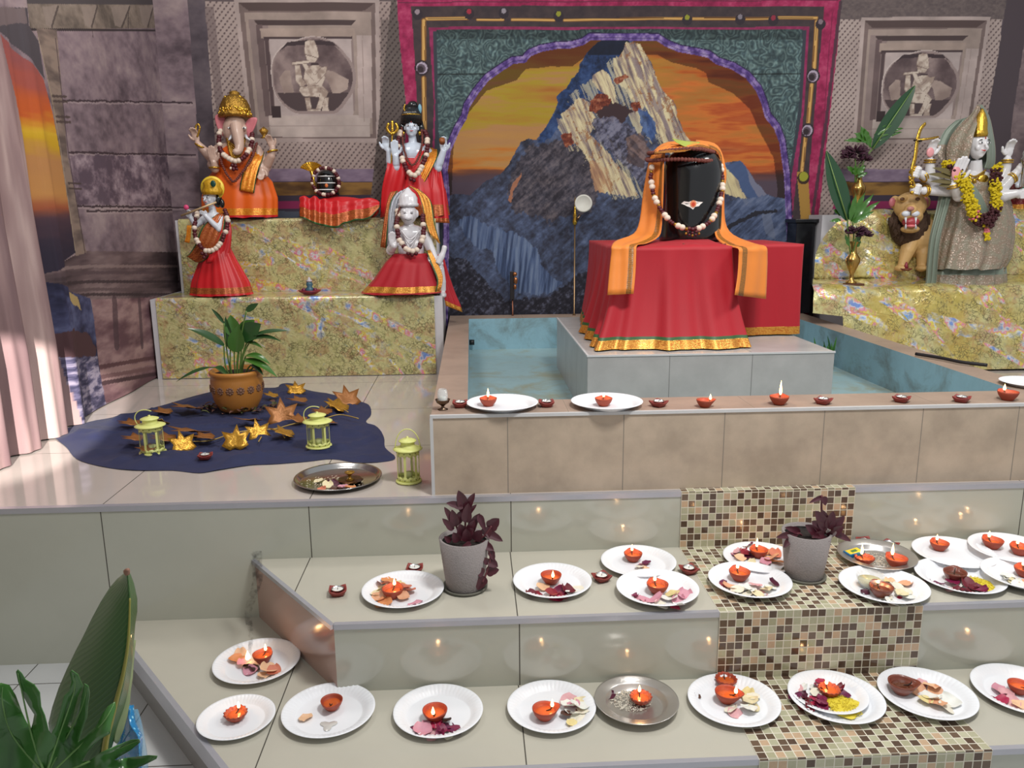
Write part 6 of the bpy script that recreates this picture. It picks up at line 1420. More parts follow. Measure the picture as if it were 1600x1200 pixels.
sr = [(S_(1084, 226, 3.60), S_(1088, 219, 3.78)), (S_(1112, 231, 3.57), S_(1116, 224, 3.74)), (S_(1126, 246, 3.58), S_(1128, 240, 3.68)), (S_(1121, 290, 3.56), S_(1136, 270, 3.66)), (S_(1118, 330, 3.55), S_(1133, 300, 3.64)), (S_(1117, 355, 3.54), S_(1134, 345, 3.62)), (S_(1120, 372, 3.48), S_(1146, 366, 3.56)),
      (S_(1136, 384, 3.30), S_(1180, 380, 3.44)), (S_(1153, 388, 3.16), S_(1197, 385, 3.30)), (S_(1154, 400, 3.15), S_(1199, 400, 3.29)), (S_(1152, 430, 3.14), S_(1198, 430, 3.28)), (S_(1147, 461, 3.12), S_(1196, 467, 3.27))]
sc_ = ribbon('orange_scarf', sr, [m_scarf, m_scarfb], None, bidx(.10, .30), nu=20, wave=.003, wavef=2); tagp(sc_, 'orange scarf with woven border hanging over the right of the black stone and pedestal', 'scarf')
for ang, vv, uu0, uu1, wh in ((0, 238, 1018, 1118, 'upper'), (1, 248, 1015, 1120, 'lower')):
    c = (S_(uu0, vv, 3.6)+S_(uu1, vv, 3.6))/2; rx = (S_(uu1, vv, 3.6)-S_(uu0, vv, 3.6)).length/2
    P = [Vector((c.x+rx*math.cos(t), 3.64-rx*.98*math.sin(t)*-1, c.z+.012*math.sin(t)*(1 if ang else -.4)+.004*math.sin(3*t+ang))) for t in [2*math.pi*i/60 for i in range(61)]]
    beads('bead_string', P, .0098, [m_brownb], lambda f, i: (0, 1), 'thick brown seed bead string around the top of the black stone, %s loop' % wh, 'bead string', None, (0, 0, 0), gap=1.5, jit=.08)
beads('bead_string', curve3([S_(1068, 384, 3.30), S_(1090, 388, 3.28), S_(1112, 387, 3.3), S_(1134, 384, 3.34)], 8), .0045, [m_brownb], lambda f, i: (0, 1), 'thin dark bead string lying on the red cloth in front of the black stone', 'bead string', None, (0, 0, .006), gap=1.5)
def pat2(f, i): k = i % 11; return (0, .8) if k in (2, 3, 4, 7, 8) else ((2, .7) if k in (1, 9) else (1, 1.15))
gp = [S_(1019, 262, 3.60), S_(1017, 280, 3.58), S_(1022, 305, 3.54), S_(1033, 328, 3.50), S_(1048, 346, 3.465), S_(1065, 355, 3.445), S_(1082, 358, 3.44), S_(1098, 354, 3.445), S_(1112, 343, 3.465), S_(1122, 325, 3.50), S_(1128, 300, 3.54), S_(1129, 278, 3.58), S_(1126, 258, 3.60)]
T = [(S_(u, v, 3.43), .006, m) for u, v, m in ((1072, 365, 2), (1077, 367, 0), (1082, 368, 2), (1087, 367, 0), (1092, 365, 2), (1075, 362, 0), (1088, 362, 0), (1082, 364, 0))]
beads('garland', curve3(gp, 8), .0125, [m_maroon, m_bwhite, m_gold], pat2, 'large white and maroon garland hanging on the big black stone', 'garland', None, (0, 0, 0), 'bead and flower garlands', gap=1.35, jit=.12, tassel=T)
# folded gold leaf and betel leaf on top
m_leafy = M('yellow green leaf', (176, 190, 84), .4, 0, .2, 30)
mb = MB(); b0 = S_(1024, 231, 3.56)
lf = ribbon('folded_leaf', [(S_(1050, 216, 3.62), S_(1056, 222, 3.56)), (S_(1062, 219, 3.62), S_(1068, 228, 3.54)), (S_(1078, 221, 3.62), S_(1082, 231, 3.54)), (S_(1094, 222, 3.62), S_(1090, 226, 3.56))], [m_leafy], None); tagp(lf, 'folded yellow green leaf lying on top of the large black stone', 'leaf')
gf = ribbon('gold_edged_cloth', [(S_(1022, 240, 3.52), S_(1024, 236, 3.6)), (S_(1044, 238, 3.5), S_(1040, 228, 3.6)), (S_(1070, 236, 3.48), S_(1062, 226, 3.6)), (S_(1092, 228, 3.52), S_(1086, 223, 3.62)), (S_(1110, 232, 3.55), S_(1106, 226, 3.62))], [m_scarf, m_scarfb], None, bidx(.0, .35), wave=.003); tagp(gf, 'gold edged cloth end folded over the top of the black stone', 'cloth')

# ================= pole with round white disc, short dark pole
p0 = atZ(897, 494, ZW); Yp = 4.84; z_ = lambda v: atY(898, v, Yp).z
pl = empty('disc_stand', (atY(897, 494, Yp).x, Yp, ZW), 'thin brass pole topped by a round white disc, on the back basin rim', 'stand')
kk = 4.7/FPX; hh = z_(352)-ZW
MB().lathe([(0, 0), (3*kk, 0), (1.3*kk, 3*kk), (1.2*kk, hh), (0, hh)], n=14).build('pole', M('brass tube', (150, 122, 90), .3, .9), pl)
MB().lathe([(0, hh), (3*kk, hh+1*kk), (4*kk, hh+6*kk), (2.2*kk, hh+12*kk), (3*kk, hh+14*kk), (2*kk, hh+20*kk), (1.2*kk, hh+34*kk), (0, hh+46*kk)], n=16).build('finial', m_bgold, pl)
MB().lathe([(0, -1.5*kk), (13*kk, -1.5*kk), (14*kk, 0), (13*kk, 1.5*kk), (11.5*kk, 1.8*kk), (11*kk, 1.2*kk), (0, 1.2*kk)], c=(13*kk, -3*kk, z_(318)-ZW), n=48, ax=(-.12, -1, .1)).build('disc', M('off white disc', (206, 204, 194), .5, 0, .06, 90), pl)
mb = MB().tube([(2*kk, -2*kk, hh+6*kk), (8*kk, -2*kk, hh+16*kk)], 2*kk, 8); mb.build('bracket', M('aged brass', (120, 100, 84), .3, 1), pl)
pk = empty('short_post', (atY(801, 488, 4.86).x, 4.86, ZW), 'short dark post with a copper knob on the back rim of the basin', 'post')
kz = lambda v: atY(801, v, 4.86).z-ZW
MB().box((-4*kk, -3*kk, kz(468)), (3*kk, 3*kk, kz(424))).build('dark_head', M('dark wood', (34, 26, 28), .4), pk, smooth=False, bevel=.002)
MB().lathe([(0, 0), (2*kk, 0), (1.3*kk, 2*kk), (1.3*kk, kz(466)), (0, kz(466))], n=10).build('pole', M('copper tube', (130, 84, 66), .35, .8), pk)
mb = MB(); mb.ball((4*kk, -5*kk, kz(428)), (3.6*kk, 3*kk, 3.6*kk)); mb.ball((5*kk, -5*kk, kz(438)), (3.4*kk, 3*kk, 6*kk)); mb.ball((4*kk, -5*kk, kz(448)), (2.6*kk, 2*kk, 4*kk)); mb.build('knob', M('copper figure', (170, 110, 70), .3, .8), pk)

# ================= leaf builder and plants
def leaf(mb, base, tip, width, up=(0, 0, 1), droop=0.0, fold=.25, nl=12, nw=6, prof=None, mi=0, wavy=0, ser=0):
    b = Vector(base); t = Vector(tip); ax = t-b; Ln = ax.length; up = Vector(up); s = ax.cross(up).normalized(); n = s.cross(ax).normalized()
    if n.z < 0 and abs(n.z) > .1: n = -n
    prof = prof or (lambda x: math.sin(math.pi*min(1, x*.96+.04)**.75)**.9)
    def fn(a, c):
        w = width*.5*prof(c)*(1+ser*(abs(((c*13) % 1)-.5)*2-.5)*(abs(2*a-1)**2)); q = b+ax*c+Vector((0, 0, droop*Ln*(4*c*(1-c)))); x = (2*a-1)
        return q+s*(w*x)+n*(w*fold*abs(x)+wavy*width*math.sin(c*16+(3 if a > .5 else 0))*abs(x)**2)
    mb.grid(fn, nw, nl, mi); return mb
def leafm(name, col, vein=(120, 150, 80), rough=.3, ang=0): return M(name, col, rough, 0, .35, 16, coat=.25)
m_lg = leafm('dark green leaf', (44, 84, 40)); m_lg2 = leafm('mid green leaf', (70, 120, 44)); m_stem = M('green stem', (96, 128, 60), .5)
m_purp = M('deep purple leaf', (84, 34, 46), .4, 0, .4, 60, coat=.2); m_purp2 = M('dark maroon petal', (66, 14, 44), .6, 0, .4, 120, sheen=.05)
m_soil = M('dark soil', (38, 28, 24), .95, 0, .5, 120, bmp=.8)
# ochre pot with plant on the navy cloth
pp = atZ(364, 651, ZP); k = (pp-Vector((0, 0, CAMH))).dot(FW)/FPX
pot = empty('ochre_pot', (pp.x, pp.y+.10, ZP+.008), 'round ochre ceramic pot with a ring of stamped flowers, on the navy cloth', 'pot'); PB = pot.location.copy(); k = (PB-Vector((0, 0, CAMH))).dot(FW)/FPX
hp = 63*k*1.02; rp = 40*k
MB().lathe([(0, 0), (rp*.62, 0), (rp*.72, hp*.06), (rp*.90, hp*.28), (rp*.98, hp*.55), (rp*.97, hp*.78), (rp*.945, hp*.86), (rp*.99, hp*.90), (rp*1.0, hp*.96), (rp*.95, hp), (rp*.88, hp*.97), (rp*.86, hp*.86), (0, hp*.84)], n=64).build('pot_body', M('ochre ceramic', (186, 124, 54), .42, 0, .12, 20, coat=.2), pot)
for i in range(11):
    a = -math.pi/2+(i-5)*.40; r = rp*.985; mb = MB(); q = Matrix((Vector((-math.sin(a), math.cos(a), 0)), Vector((0, 0, 1)), Vector((math.cos(a), math.sin(a), 0)))).transposed()
    c = Vector((r*math.cos(a), r*math.sin(a), hp*.58)); mb.ball(c, (3*k, 3*k, 1*k), 8, 5, rot=q)
    for j in range(8): t = j*math.pi/4; mb.ball(c+q @ Vector((4.4*k*math.cos(t), 4.4*k*math.sin(t), 0)), (1.9*k, 1.9*k, .9*k), 7, 5, rot=q)
    mb.build('stamped_flower', M('grey brown stamp', (132, 96, 76), .6), pot)
MB().lathe([(0, hp*.90), (rp*.85, hp*.90), (rp*.85, hp*.85), (0, hp*.84)], n=40).build('soil', m_soil, pot)
gp_ = empty('green_potted_plant', PB+Vector((0, 0, hp*.9)), 'green leafy plant with arching leaves growing in the ochre pot', 'plant')
def G(u, v, d=0): q = atY(u, v, PB.y-d*k); return q-gp_.location
for (bu, bv, bd, tu, tv, td, w, up, dr) in ((350, 540, 4, 292, 513, 10, 16, (0, -.5, 1), .06), (360, 545, 0, 352, 494, 0, 13, (0, -1, 0), 0), (366, 525, 0, 360, 492, -4, 24, (0, -1, .2), 0), (368, 550, 6, 372, 508, 10, 26, (0, -1, .1), 0), (378, 530, 2, 408, 506, 4, 30, (0, -1, .3), .05), (376, 520, -4, 398, 500, -4, 20, (0, -1, .3), .03),
                                       (396, 524, 6, 455, 517, 8, 10, (0, -.6, 1), .05), (386, 534, 8, 440, 534, 10, 12, (0, -.5, 1), .14), (382, 536, 4, 411, 545, 12, 9, (0, -.4, 1), .12), (384, 556, 8, 423, 570, 18, 13, (0, -.5, 1), .13), (382, 562, 12, 434, 590, 26, 14, (0, -.5, 1), .10), (392, 570, 12, 412, 587, 22, 9, (0, -.4, 1), .1),
                                       (328, 574, 14, 275, 597, 24, 10, (0, -.4, 1), .06), (354, 584, 10, 335, 574, 22, 18, (0, -.6, 1), .05), (385, 486, -6, 404, 474, -4, 10, (0, -1, .2), .02), (350, 505, 0, 330, 482, 0, 6, (0, -1, .2), .05)):
    m = MB(); leaf(m, G(bu, bv, bd), G(tu, tv, td), w*k, up, dr, .22, 14, 6); m.build('leaf', m_lg2 if (bu+tv) % 3 == 0 else m_lg, gp_)
for (u1, v1, u2, v2, um, vm) in ((362, 594, 350, 540, 352, 570), (364, 594, 360, 545, 360, 570), (368, 594, 366, 525, 366, 560), (371, 594, 372, 550, 370, 570), (373, 594, 378, 530, 376, 562), (371, 594, 376, 520, 372, 560), (376, 594, 396, 524, 380, 556), (376, 594, 386, 534, 378, 560), (377, 594, 384, 556, 379, 572), (379, 594, 382, 562, 379, 576), (382, 594, 392, 570, 385, 580), (355, 594, 328, 574, 345, 576), (360, 594, 354, 584, 358, 588), (369, 592, 385, 486, 376, 530), (362, 592, 350, 505, 354, 545), (384, 596, 402, 570, 392, 578)):
    MB().tube(curve3([G(u1, v1), G(um, vm, 3), G(u2, v2, 5)], 6), 1.2*k, 6).build('stem', m_stem, gp_)
# dry leaves heaped around the pot foot
rl = random.Random(11)
for i in range(46):
    a = rl.uniform(math.pi*.9, math.pi*2.1); r = rp*rl.uniform(.86, 1.28); c = Vector((PB.x+r*math.cos(a)*1.1, PB.y+r*math.sin(a)*.8, ZP+.014+rl.random()*.02)); th = rl.uniform(0, 6.28); ln = rl.uniform(.022, .04)
    m = MB(); leaf(m, (0, 0, 0), (ln*math.cos(th), ln*math.sin(th), rl.uniform(-.008, .014)), ln*.7, (0, 0, 1), .15, .3, 6, 4)
    o = m.build('dry_leaf', M('dry brown leaf', (110, 74, 62), .7, 0, .4, 60) if i % 3 else M('dull green leaf', (88, 92, 52), .6, 0, .4, 60), loc=c); tagp(o, 'small dry leaf in the heap around the foot of the ochre pot', 'leaf', 'dry leaves around the ochre pot')

# ================= navy cloth on the platform
OUT = [(86, 686), (100, 672), (140, 660), (190, 650), (250, 635), (320, 615), (380, 607), (430, 606), (440, 600), (458, 600), (480, 610), (520, 617), (555, 626), (576, 633), (580, 648), (572, 660), (590, 668), (600, 684), (602, 700), (618, 716), (600, 722), (560, 724), (520, 718), (480, 722), (430, 726), (390, 728), (340, 736), (310, 740), (270, 736), (210, 736), (160, 730), (120, 718), (104, 700)]
def cloth_patch(name, out, z, mats, label, seed, hmax=.010, n=4):
    P = [atZ(u, v, z) for u, v in out]; c = sum(P, Vector())/len(P); Q = []
    P = curve3(P+[P[0]], n)[:-1]; NR = 34; V = []; F = []; M_ = len(P)
    for r in range(NR+1):
        k = 1-r/NR
        for p in P: q = c+(p-c)*k; V.append([q.x, q.y, 0])
    A = np.array(V); h = fbm(A[:, 0], A[:, 1], 5, 9, 5, seed, rough=.6); h2 = np.abs(fbm(A[:, 0], A[:, 1], 2.2, 6, 3, seed+2, ang=.3)-.5)
    ed = np.repeat(np.clip(np.arange(NR+1)/4, .12, 1), M_)
    zz = z+.0015+hmax*ed*np.clip((h-.35)*2.2, 0, 1.2)+hmax*1.3*ed*np.clip(.06-h2, 0, 1)*12
    V = [(a[0], a[1], b) for a, b in zip(V, zz)]
    for r in range(NR):
        for i in range(M_): F.append((r*M_+i, r*M_+(i+1) % M_, (r+1)*M_+(i+1) % M_, (r+1)*M_+i))
    mb = MB(); mb.add(V, F); return tagp(mb.build(name, mats, None), label, 'cloth')
cloth_patch('navy_cloth', OUT, ZP, M('navy muslin', (34, 42, 84), .75, 0, .4, 30, sheen=.04, bmp=.2, bscale=700), 'rumpled navy muslin cloth spread over the tiles under pot, lanterns and gold leaves', 3, .020)
ZC = ZP+.012
# gold fabric ivy garland: stem plus every leaf
m_gl = M('gold foil leaf', (212, 158, 56), .3, .6, .35, 60, bmp=.4, bscale=60); m_gl2 = M('copper gold leaf', (166, 108, 56), .42, .35, .3, 60, bmp=.2)
iv = empty('gold_leaf_vine', (0, 0, 0), 'artificial gold ivy vine lying across the navy cloth', 'vine')
def ivy(u, v, s, th, tilt, mat, lift=0):
    p = atZ(u, v, ZC+.010); L0 = [(0, .66), (.13, .28), (.50, .36), (.34, .04), (.46, -.20), (.18, -.36), (0, -.26), (-.18, -.36), (-.46, -.20), (-.34, .04), (-.50, .36), (-.13, .28)]
    mb = MB(); V = [(x*s, y*s, .18*s*abs(x)) for x, y in L0]; V += [(x*s*.5, y*s*.5, .05*s) for x, y in L0]+[(0, 0, 0)]; n = 12
    F = [(i, (i+1) % n, n+(i+1) % n, n+i) for i in range(n)]+[(n+i, n+(i+1) % n, 2*n) for i in range(n)]
    R3 = Matrix.Rotation(th, 3, 'Z') @ Matrix.Rotation(tilt, 3, 'X'); mb.add([p+Vector((0, 0, lift+.012))+R3 @ Vector(a) for a in V], F); mb.build('gold_leaf', mat, iv, thick=.0012)
G1 = [(286, 700, .10, .6, .9, 0), (258, 690, .10, 1.4, .2, 1), (300, 680, .16, 2.6, .3, 1), (322, 688, .10, 1.9, .2, 1), (230, 706, .07, 1.0, .2, 1), (369, 694, .11, .1, .9, 0), (390, 662, .11, 2.9, .35, 1), (404, 682, .10, .6, 1.1, 0), (445, 682, .11, 1.7, .4, 0), (441, 655, .14, .3, 1.0, 1), (466, 660, .09, 1.2, .3, 1), (425, 622, .08, 1.5, .3, 0), (463, 613, .10, .3, .6, 0), (468, 630, .10, 1.6, .2, 1),
      (505, 648, .10, 1.3, .2, 1), (543, 628, .13, .4, .8, 1), (530, 640, .11, 1.2, .5, 0), (516, 665, .08, 2.2, .2, 1), (522, 636, .08, .8, .5, 0), (296, 642, .14, 2.4, .3, 1), (256, 648, .10, 1.7, .2, 1), (250, 664, .09, 2.6, .6, 0), (205, 666, .09, 1.5, .2, 1), (212, 690, .09, 1.5, .2, 1)]
for u, v, s, th, ti, c in G1: ivy(u, v, s*.98, th, ti, m_gl if c == 0 else m_gl2)
for pts in ([(300, 690), (330, 688), (360, 678), (380, 674), (400, 672), (430, 670), (460, 662), (500, 656), (530, 648), (560, 654)], [(370, 690), (376, 680), (384, 674)], [(445, 684), (440, 676), (436, 670)], [(404, 690), (410, 680), (414, 671)], [(505, 640), (516, 632), (530, 636), (544, 644)]):
    MB().tube(curve3([atZ(u, v, ZC+.014) for u, v in pts], 5), .0026, 6).build('vine_stem', M('pale gold stem', (190, 160, 90), .4, .3), iv)
tealight(321, 713, ZC, 'on the navy cloth between the lanterns', 5, 1.0)

# ================= pale yellow lanterns
m_lan = M('pale yellow enamel', (226, 230, 140), .42, 0, .08, 40); m_pglass = M('lantern glass', (236, 240, 236), .05, 0, 0, trans=.9, ior=1.1, alpha=.35)
def lantern(u, v, z, h, label, lean=0, hang=1, rz=0, sidehandle=False):
    p = atZ(u, v, z); k = (p-Vector((0, 0, CAMH))).dot(FW)/FPX; r = 19*k; H_ = h*k*1.02
    t = empty('lantern', (p.x, p.y+r*.7, z), label, 'lantern', 'pale yellow metal lanterns', rz); t.rotation_euler[1] = lean
    t['_h'] = 0; del t['_h']
    mb = MB().lathe([(0, .002), (r*1.05, .002), (r*1.08, .004), (r*1.05, .008), (r*.93, .009), (r*.90, .010), (0, .010)], n=40)
    for a in (0.6, 2.7, 4.8): mb.ball((r*.9*math.cos(a), r*.9*math.sin(a), .002), .0045, 8, 6)
    mb.build('base', m_lan, t)
    def band(name, z0, z1, sc):
        mb = MB(); n = 84; V = []
        for i in range(n):
            a = 2*math.pi*i/n; dz = (abs(math.sin(6*a*1.0))*H_*.035); c, s = math.cos(a), math.sin(a)
            zz0, zz1 = (z0, z1+dz) if sc > 0 else (z0-dz, z1)
            V += [(r*.93*c, r*.93*s, zz0), (r*.93*c, r*.93*s, zz1), (r*.90*c, r*.90*s, zz0), (r*.90*c, r*.90*s, zz1)]
        F = []
        for i in range(n): j = (i+1) % n; a, b = 4*i, 4*j; F += [(a, b, b+1, a+1), (a+2, a+3, b+3, b+2), (a+1, b+1, b+3, a+3), (a, a+2, b+2, b)]
        mb.add(V, F)
        for i in range(12):
            a = 2*math.pi*(i+.5)/12; mb.ball((r*.932*math.cos(a), r*.932*math.sin(a), (z0+z1)/2), (.0022, .0022, .0016), 6, 5, mi=1)
        mb.build(name, [m_lan, M('dark holes', (60, 66, 30), .8, 0, 0)], t)
    hol = []
    band('lower_band', .009, H_*.13, 1); band('upper_band', H_*.62, H_*.70, -1)
    for i in range(6):
        a = 2*math.pi*i/6+.3; c, s = math.cos(a), math.sin(a); w = .004
        MB().add([(r*.92*c-s*w*e_, r*.92*s+c*w*e_, zz) for zz in (.009, H_*.70) for e_ in (-1, 1)]+[(r*.89*c-s*w*e_, r*.89*s+c*w*e_, zz) for zz in (.009, H_*.70) for e_ in (-1, 1)], [(0, 1, 3, 2), (4, 6, 7, 5), (0, 2, 6, 4), (1, 5, 7, 3)]).build('upright', m_lan, t, smooth=False)
    MB().lathe([(r*.86, .011), (r*.86, H_*.69)], n=36).build('glass_tube', m_pglass, t)
    lid_ = MB().lathe([(0, H_*.70), (r*1.02, H_*.70), (r*1.20, H_*.715), (r*1.21, H_*.725), (r*1.0, H_*.745), (r*.62, H_*.78), (r*.58, H_*.80), (r*.58, H_*.87), (r*.62, H_*.875), (r*.74, H_*.885), (r*.72, H_*.90), (r*.40, H_*.935), (r*.1, H_*.95), (r*.1, H_*.98), (0, H_*.99)], n=44).build('lid', m_lan, t)
    MB().lathe([(0, .010), (.012, .010), (.012, H_*.22), (0, H_*.22)], n=20).build('inner_candle', M('greenish candle', (196, 202, 130), .5), t)
    R0 = r*1.02; P = []
    for i in range(17):
        a = math.pi*i/16; P.append(Vector((-R0*math.cos(a), 0, math.sin(a)*H_*.40)))
    if sidehandle: P = [Matrix.Rotation(-1.15, 3, 'Y') @ (q*.82) for q in P]; P = [q+Vector((-r*.12, 0, H_*.11)) for q in P]
    MB().tube([q+Vector((0, 0, H_*.74)) for q in P], .0018, 7).build('wire_handle', m_lan, lid_)
lantern(234, 712, ZC, 62, 'pale yellow lantern with tilted handle at the left of the navy cloth', sidehandle=True)
lantern(496, 702, ZC, 57, 'pale yellow lantern with tilted handle at the right of the navy cloth', sidehandle=True)
lantern(638, 757, ZP, 74, 'pale yellow lantern with upright handle on bare tiles beside the basin')

# ================= oval steel tray with petals and brass piece
p = atZ(528, 753, ZP); k = (p-Vector((0, 0, CAMH))).dot(FW)/FPX; R = 66*k
tr = MB().lathe([(0, .002), (R*.86, .002), (R*.90, .004), (R*.97, .016), (R*1.02, .018), (R*1.03, .016), (R*.98, .013), (R*.91, .001), (0, 0)], n=96, sy=1.0).build('steel_tray', m_steel, loc=(p.x, p.y+.012, ZP+.001)); tr.rotation_euler = (0, 0, .15); tagp(tr, 'shiny oval steel tray with rice and petals at the platform edge', 'tray')
zt = ZP+.004
bo = empty('brass_incense_holder', tuple(atZ(547, 752, zt)), 'small brass incense cup on a scalloped plate, on the oval steel tray', 'holder')
mb = MB().lathe([(0, 0), (.034, 0), (.042, .006), (.040, .008), (0, .004)], n=48, mod=lambda a, r, z, k: (r*(1+.07*math.cos(7*a)), z)); mb.build('scalloped_plate', M('dark aged brass', (110, 74, 44), .35, .9, .3, 80), bo)
MB().lathe([(0, .004), (.016, .005), (.005, .014), (.005, .022), (.016, .030), (.017, .033), (.014, .033), (0, .026)], n=28).build('cup', m_gold, bo)
petals('oval steel tray', zt-.002, [(520, 757, 'purple', 1.1), (535, 764, 'pink', .9), (512, 762, 'cream', 1.0), (503, 766, 'orange', .8), (548, 764, 'orange', .9), (560, 756, 'charred', .8), (498, 752, 'cream', .8), (526, 766, 'charred', .9)])
grains(520, 756, zt-.002, 48, 12, 130, M('puffed rice', (226, 216, 190), .6), 'puffed rice grains scattered on the oval steel tray', 'rice', size=.004, heap=.002)

# ================= grey pots with dark purple plants on the upper step
m_cem = M('speckled grey cement', (152, 144, 142), .9, 0, .35, 220, bmp=.35, bscale=260)
def cement_pot(u, v, z, wtop, wbot, h, label, plabel, ps):
    p = atZ(u, v, z); k = (p-Vector((0, 0, CAMH))).dot(FW)/FPX; rt, rb, H_ = wtop*k/2, wbot*k/2, h*k*1.04; loc = Vector((p.x, p.y+rb*.9, z)); k = (loc-Vector((0, 0, CAMH))).dot(FW)/FPX
    t = empty('cement_pot', loc, label, 'pot', 'grey cement pots')
    MB().lathe([(0, .006), (rb, .006), (rb*1.02, .010), (rt, H_), (rt*.90, H_), (rt*.88, H_*.92), (0, H_*.90)], n=56).build('pot_body', m_cem, t)
    MB().lathe([(0, 0), (rb*1.08, 0), (rb*1.18, .004), (rb*1.19, .010), (rb*1.13, .010), (rb*1.08, .005), (0, .005)], n=56).build('saucer', M('grey cement saucer', (110, 108, 98), .8, 0, .2, 60), t)
    MB().lathe([(0, H_*.935), (rt*.885, H_*.93), (0, H_*.92)], n=30).build('soil', m_soil, t)
    g = empty('purple_potted_plant', loc+Vector((0, 0, H_*.93)), plabel, 'plant')
    def G(u_, v_, d=0): return atY(u_, v_, loc.y-d*k)-g.location
    for (a, b, c, d, e_, f, w) in ps['leaves']:
        m = MB(); leaf(m, G(a, b, c), G(d, e_, f), w*1.3*k, (0, -1, .35), .03, .30, 14, 6, ser=.34); m.build('leaf', m_purp, g)
    for pts in ps['stems']: MB().tube(curve3([G(*q) for q in pts], 5), 1.6*k, 6).build('stem', M('purple stem', (104, 52, 58), .5), g)
cement_pot(727, 930, Z1, 80, 60, 82, 'speckled grey cement pot on the upper step left of the centre joint', 'dark purple trailing plant in the left grey pot', dict(
    leaves=[(728, 800, 0, 716, 766, 4, 16), (728, 796, 2, 742, 770, 2, 10), (724, 792, 2, 697, 786, 6, 10), (728, 806, 4, 745, 788, 4, 7), (710, 818, 6, 694, 792, 8, 9), (712, 822, 6, 706, 796, 8, 12), (712, 818, 4, 726, 796, 2, 12), (708, 828, 8, 691, 810, 10, 9), (728, 816, 6, 732, 786, 8, 13), (734, 826, 4, 750, 802, 6, 11), (748, 804, 6, 758, 830, 10, 9), (732, 830, 6, 742, 812, 6, 10), (764, 826, 6, 780, 810, 8, 16), (760, 832, 8, 786, 846, 14, 11), (756, 836, 8, 768, 824, 8, 14),
            (724, 838, 8, 718, 818, 10, 14), (726, 838, 10, 740, 826, 12, 14), (742, 844, 10, 752, 828, 12, 14), (736, 850, 16, 720, 858, 34, 9), (752, 848, 12, 772, 860, 20, 12), (766, 860, 16, 772, 876, 20, 9), (764, 876, 18, 778, 886, 22, 12), (764, 880, 18, 754, 872, 20, 9), (760, 894, 20, 780, 890, 24, 13), (756, 896, 22, 742, 890, 24, 12), (756, 900, 24, 746, 922, 26, 15), (704, 846, 10, 694, 838, 12, 8), (716, 846, 16, 708, 832, 18, 12), (730, 846, 14, 728, 826, 16, 13)],
    stems=[[(726, 850), (727, 820), (728, 794)], [(722, 850), (716, 830), (710, 816)], [(732, 850), (742, 826), (748, 806)], [(736, 850, 4), (756, 838, 8), (768, 822, 8)], [(740, 850, 6), (760, 856, 16), (766, 872, 18), (760, 896, 22), (754, 910, 26)]]))
cement_pot(1266, 912, Z1, 76, 58, 74, 'speckled grey cement pot standing on the mosaic tread', 'dark purple plant with broad toothed leaves in the right grey pot', dict(
    leaves=[(1290, 826, 6, 1274, 798, 8, 16), (1292, 824, 4, 1284, 796, 4, 12), (1294, 826, 6, 1302, 798, 6, 13), (1298, 828, 6, 1320, 806, 8, 13), (1286, 830, 8, 1268, 814, 12, 15), (1300, 834, 8, 1318, 822, 14, 12), (1302, 832, 6, 1330, 846, 14, 9), (1280, 838, 12, 1258, 820, 16, 14), (1270, 836, 14, 1282, 840, 30, 9), (1288, 836, 12, 1270, 838, 28, 11), (1250, 832, 6, 1226, 824, 12, 9), (1246, 834, 8, 1212, 840, 16, 10), (1238, 838, 10, 1224, 856, 18, 10), (1244, 840, 12, 1248, 860, 24, 9), (1286, 776, 0, 1264, 786, 4, 6), (1286, 776, 2, 1290, 790, 4, 9), (1296, 840, 12, 1306, 830, 24, 11), (1284, 842, 14, 1296, 846, 30, 9)],
    stems=[[(1262, 846), (1280, 836, 4), (1292, 826, 4)], [(1258, 846), (1250, 834, 6), (1238, 836, 10)], [(1290, 838), (1284, 800, 0), (1284, 774, 0)], [(1280, 842), (1296, 836, 8), (1304, 832, 8)]]))
# ================= goddess statue with lion on the right stand
def stone_cloth(name, base, spark, sc=120):
    m, nt, b = nmat(name); tc = N(nt, 'ShaderNodeTexCoord').outputs['Object']
    v = N(nt, 'ShaderNodeTexVoronoi'); v.inputs['Scale'].default_value = sc; L(nt, tc, v.inputs['Vector'])
    g = noise(nt, 26, 4, .6, tc, .5); f = math_n(nt, 'LESS_THAN', v.outputs['Distance'], .28)
    pat = ramp(nt, g, [(.44, (0, 0, 0, 1)), (.54, (1, 1, 1, 1))])
    c = mix(nt, math_n(nt, 'MULTIPLY', f, pat), c4(base), c4(spark)); c = mix(nt, math_n(nt, 'MULTIPLY', pat, .4), c, c4((150, 116, 100)))
    L(nt, c, b.inputs['Base Color']); L(nt, math_n(nt, 'MULTIPLY', math_n(nt, 'MULTIPLY', f, pat), .6), b.inputs['Metallic']); b.inputs['Roughness'].default_value = .4
    bump(nt, b, math_n(nt, 'SUBTRACT', 1.0, v.outputs['Distance']), .6, .004); MATS[name] = m; return m
m_emb = stone_cloth('embroidered beige cloth', (140, 132, 114), (240, 222, 204), 95); m_sage = M('sage green satin', (126, 138, 124), .45, .1, .15, 16, sheen=.2)
F_ = Fig(1515, 468, 4.50, ZL+.03, 'goddess_statue', 'tall many-armed goddess statue in embroidered sage sari and veil, on the right stand')
P_ = F_.p; K = F_.k
mb = MB(); hc = P_(1526, 227, 6); hs = 42*K; FX = .22
human_head(mb, hc, hs, FX, ears=False)
mb.tube([P_(1524, 250, 2), P_(1523, 270, 0)], [9*K, 11*K], 14); mb.ball(P_(1522, 286), (34*K, 18*K, 19*K), 20, 14); mb.ball(P_(1522, 308), (26*K, 18*K, 30*K), 20, 14)
def arm(pts, rads): limb(mb, [P_(*p) for p in pts], [r*K for r in rads])
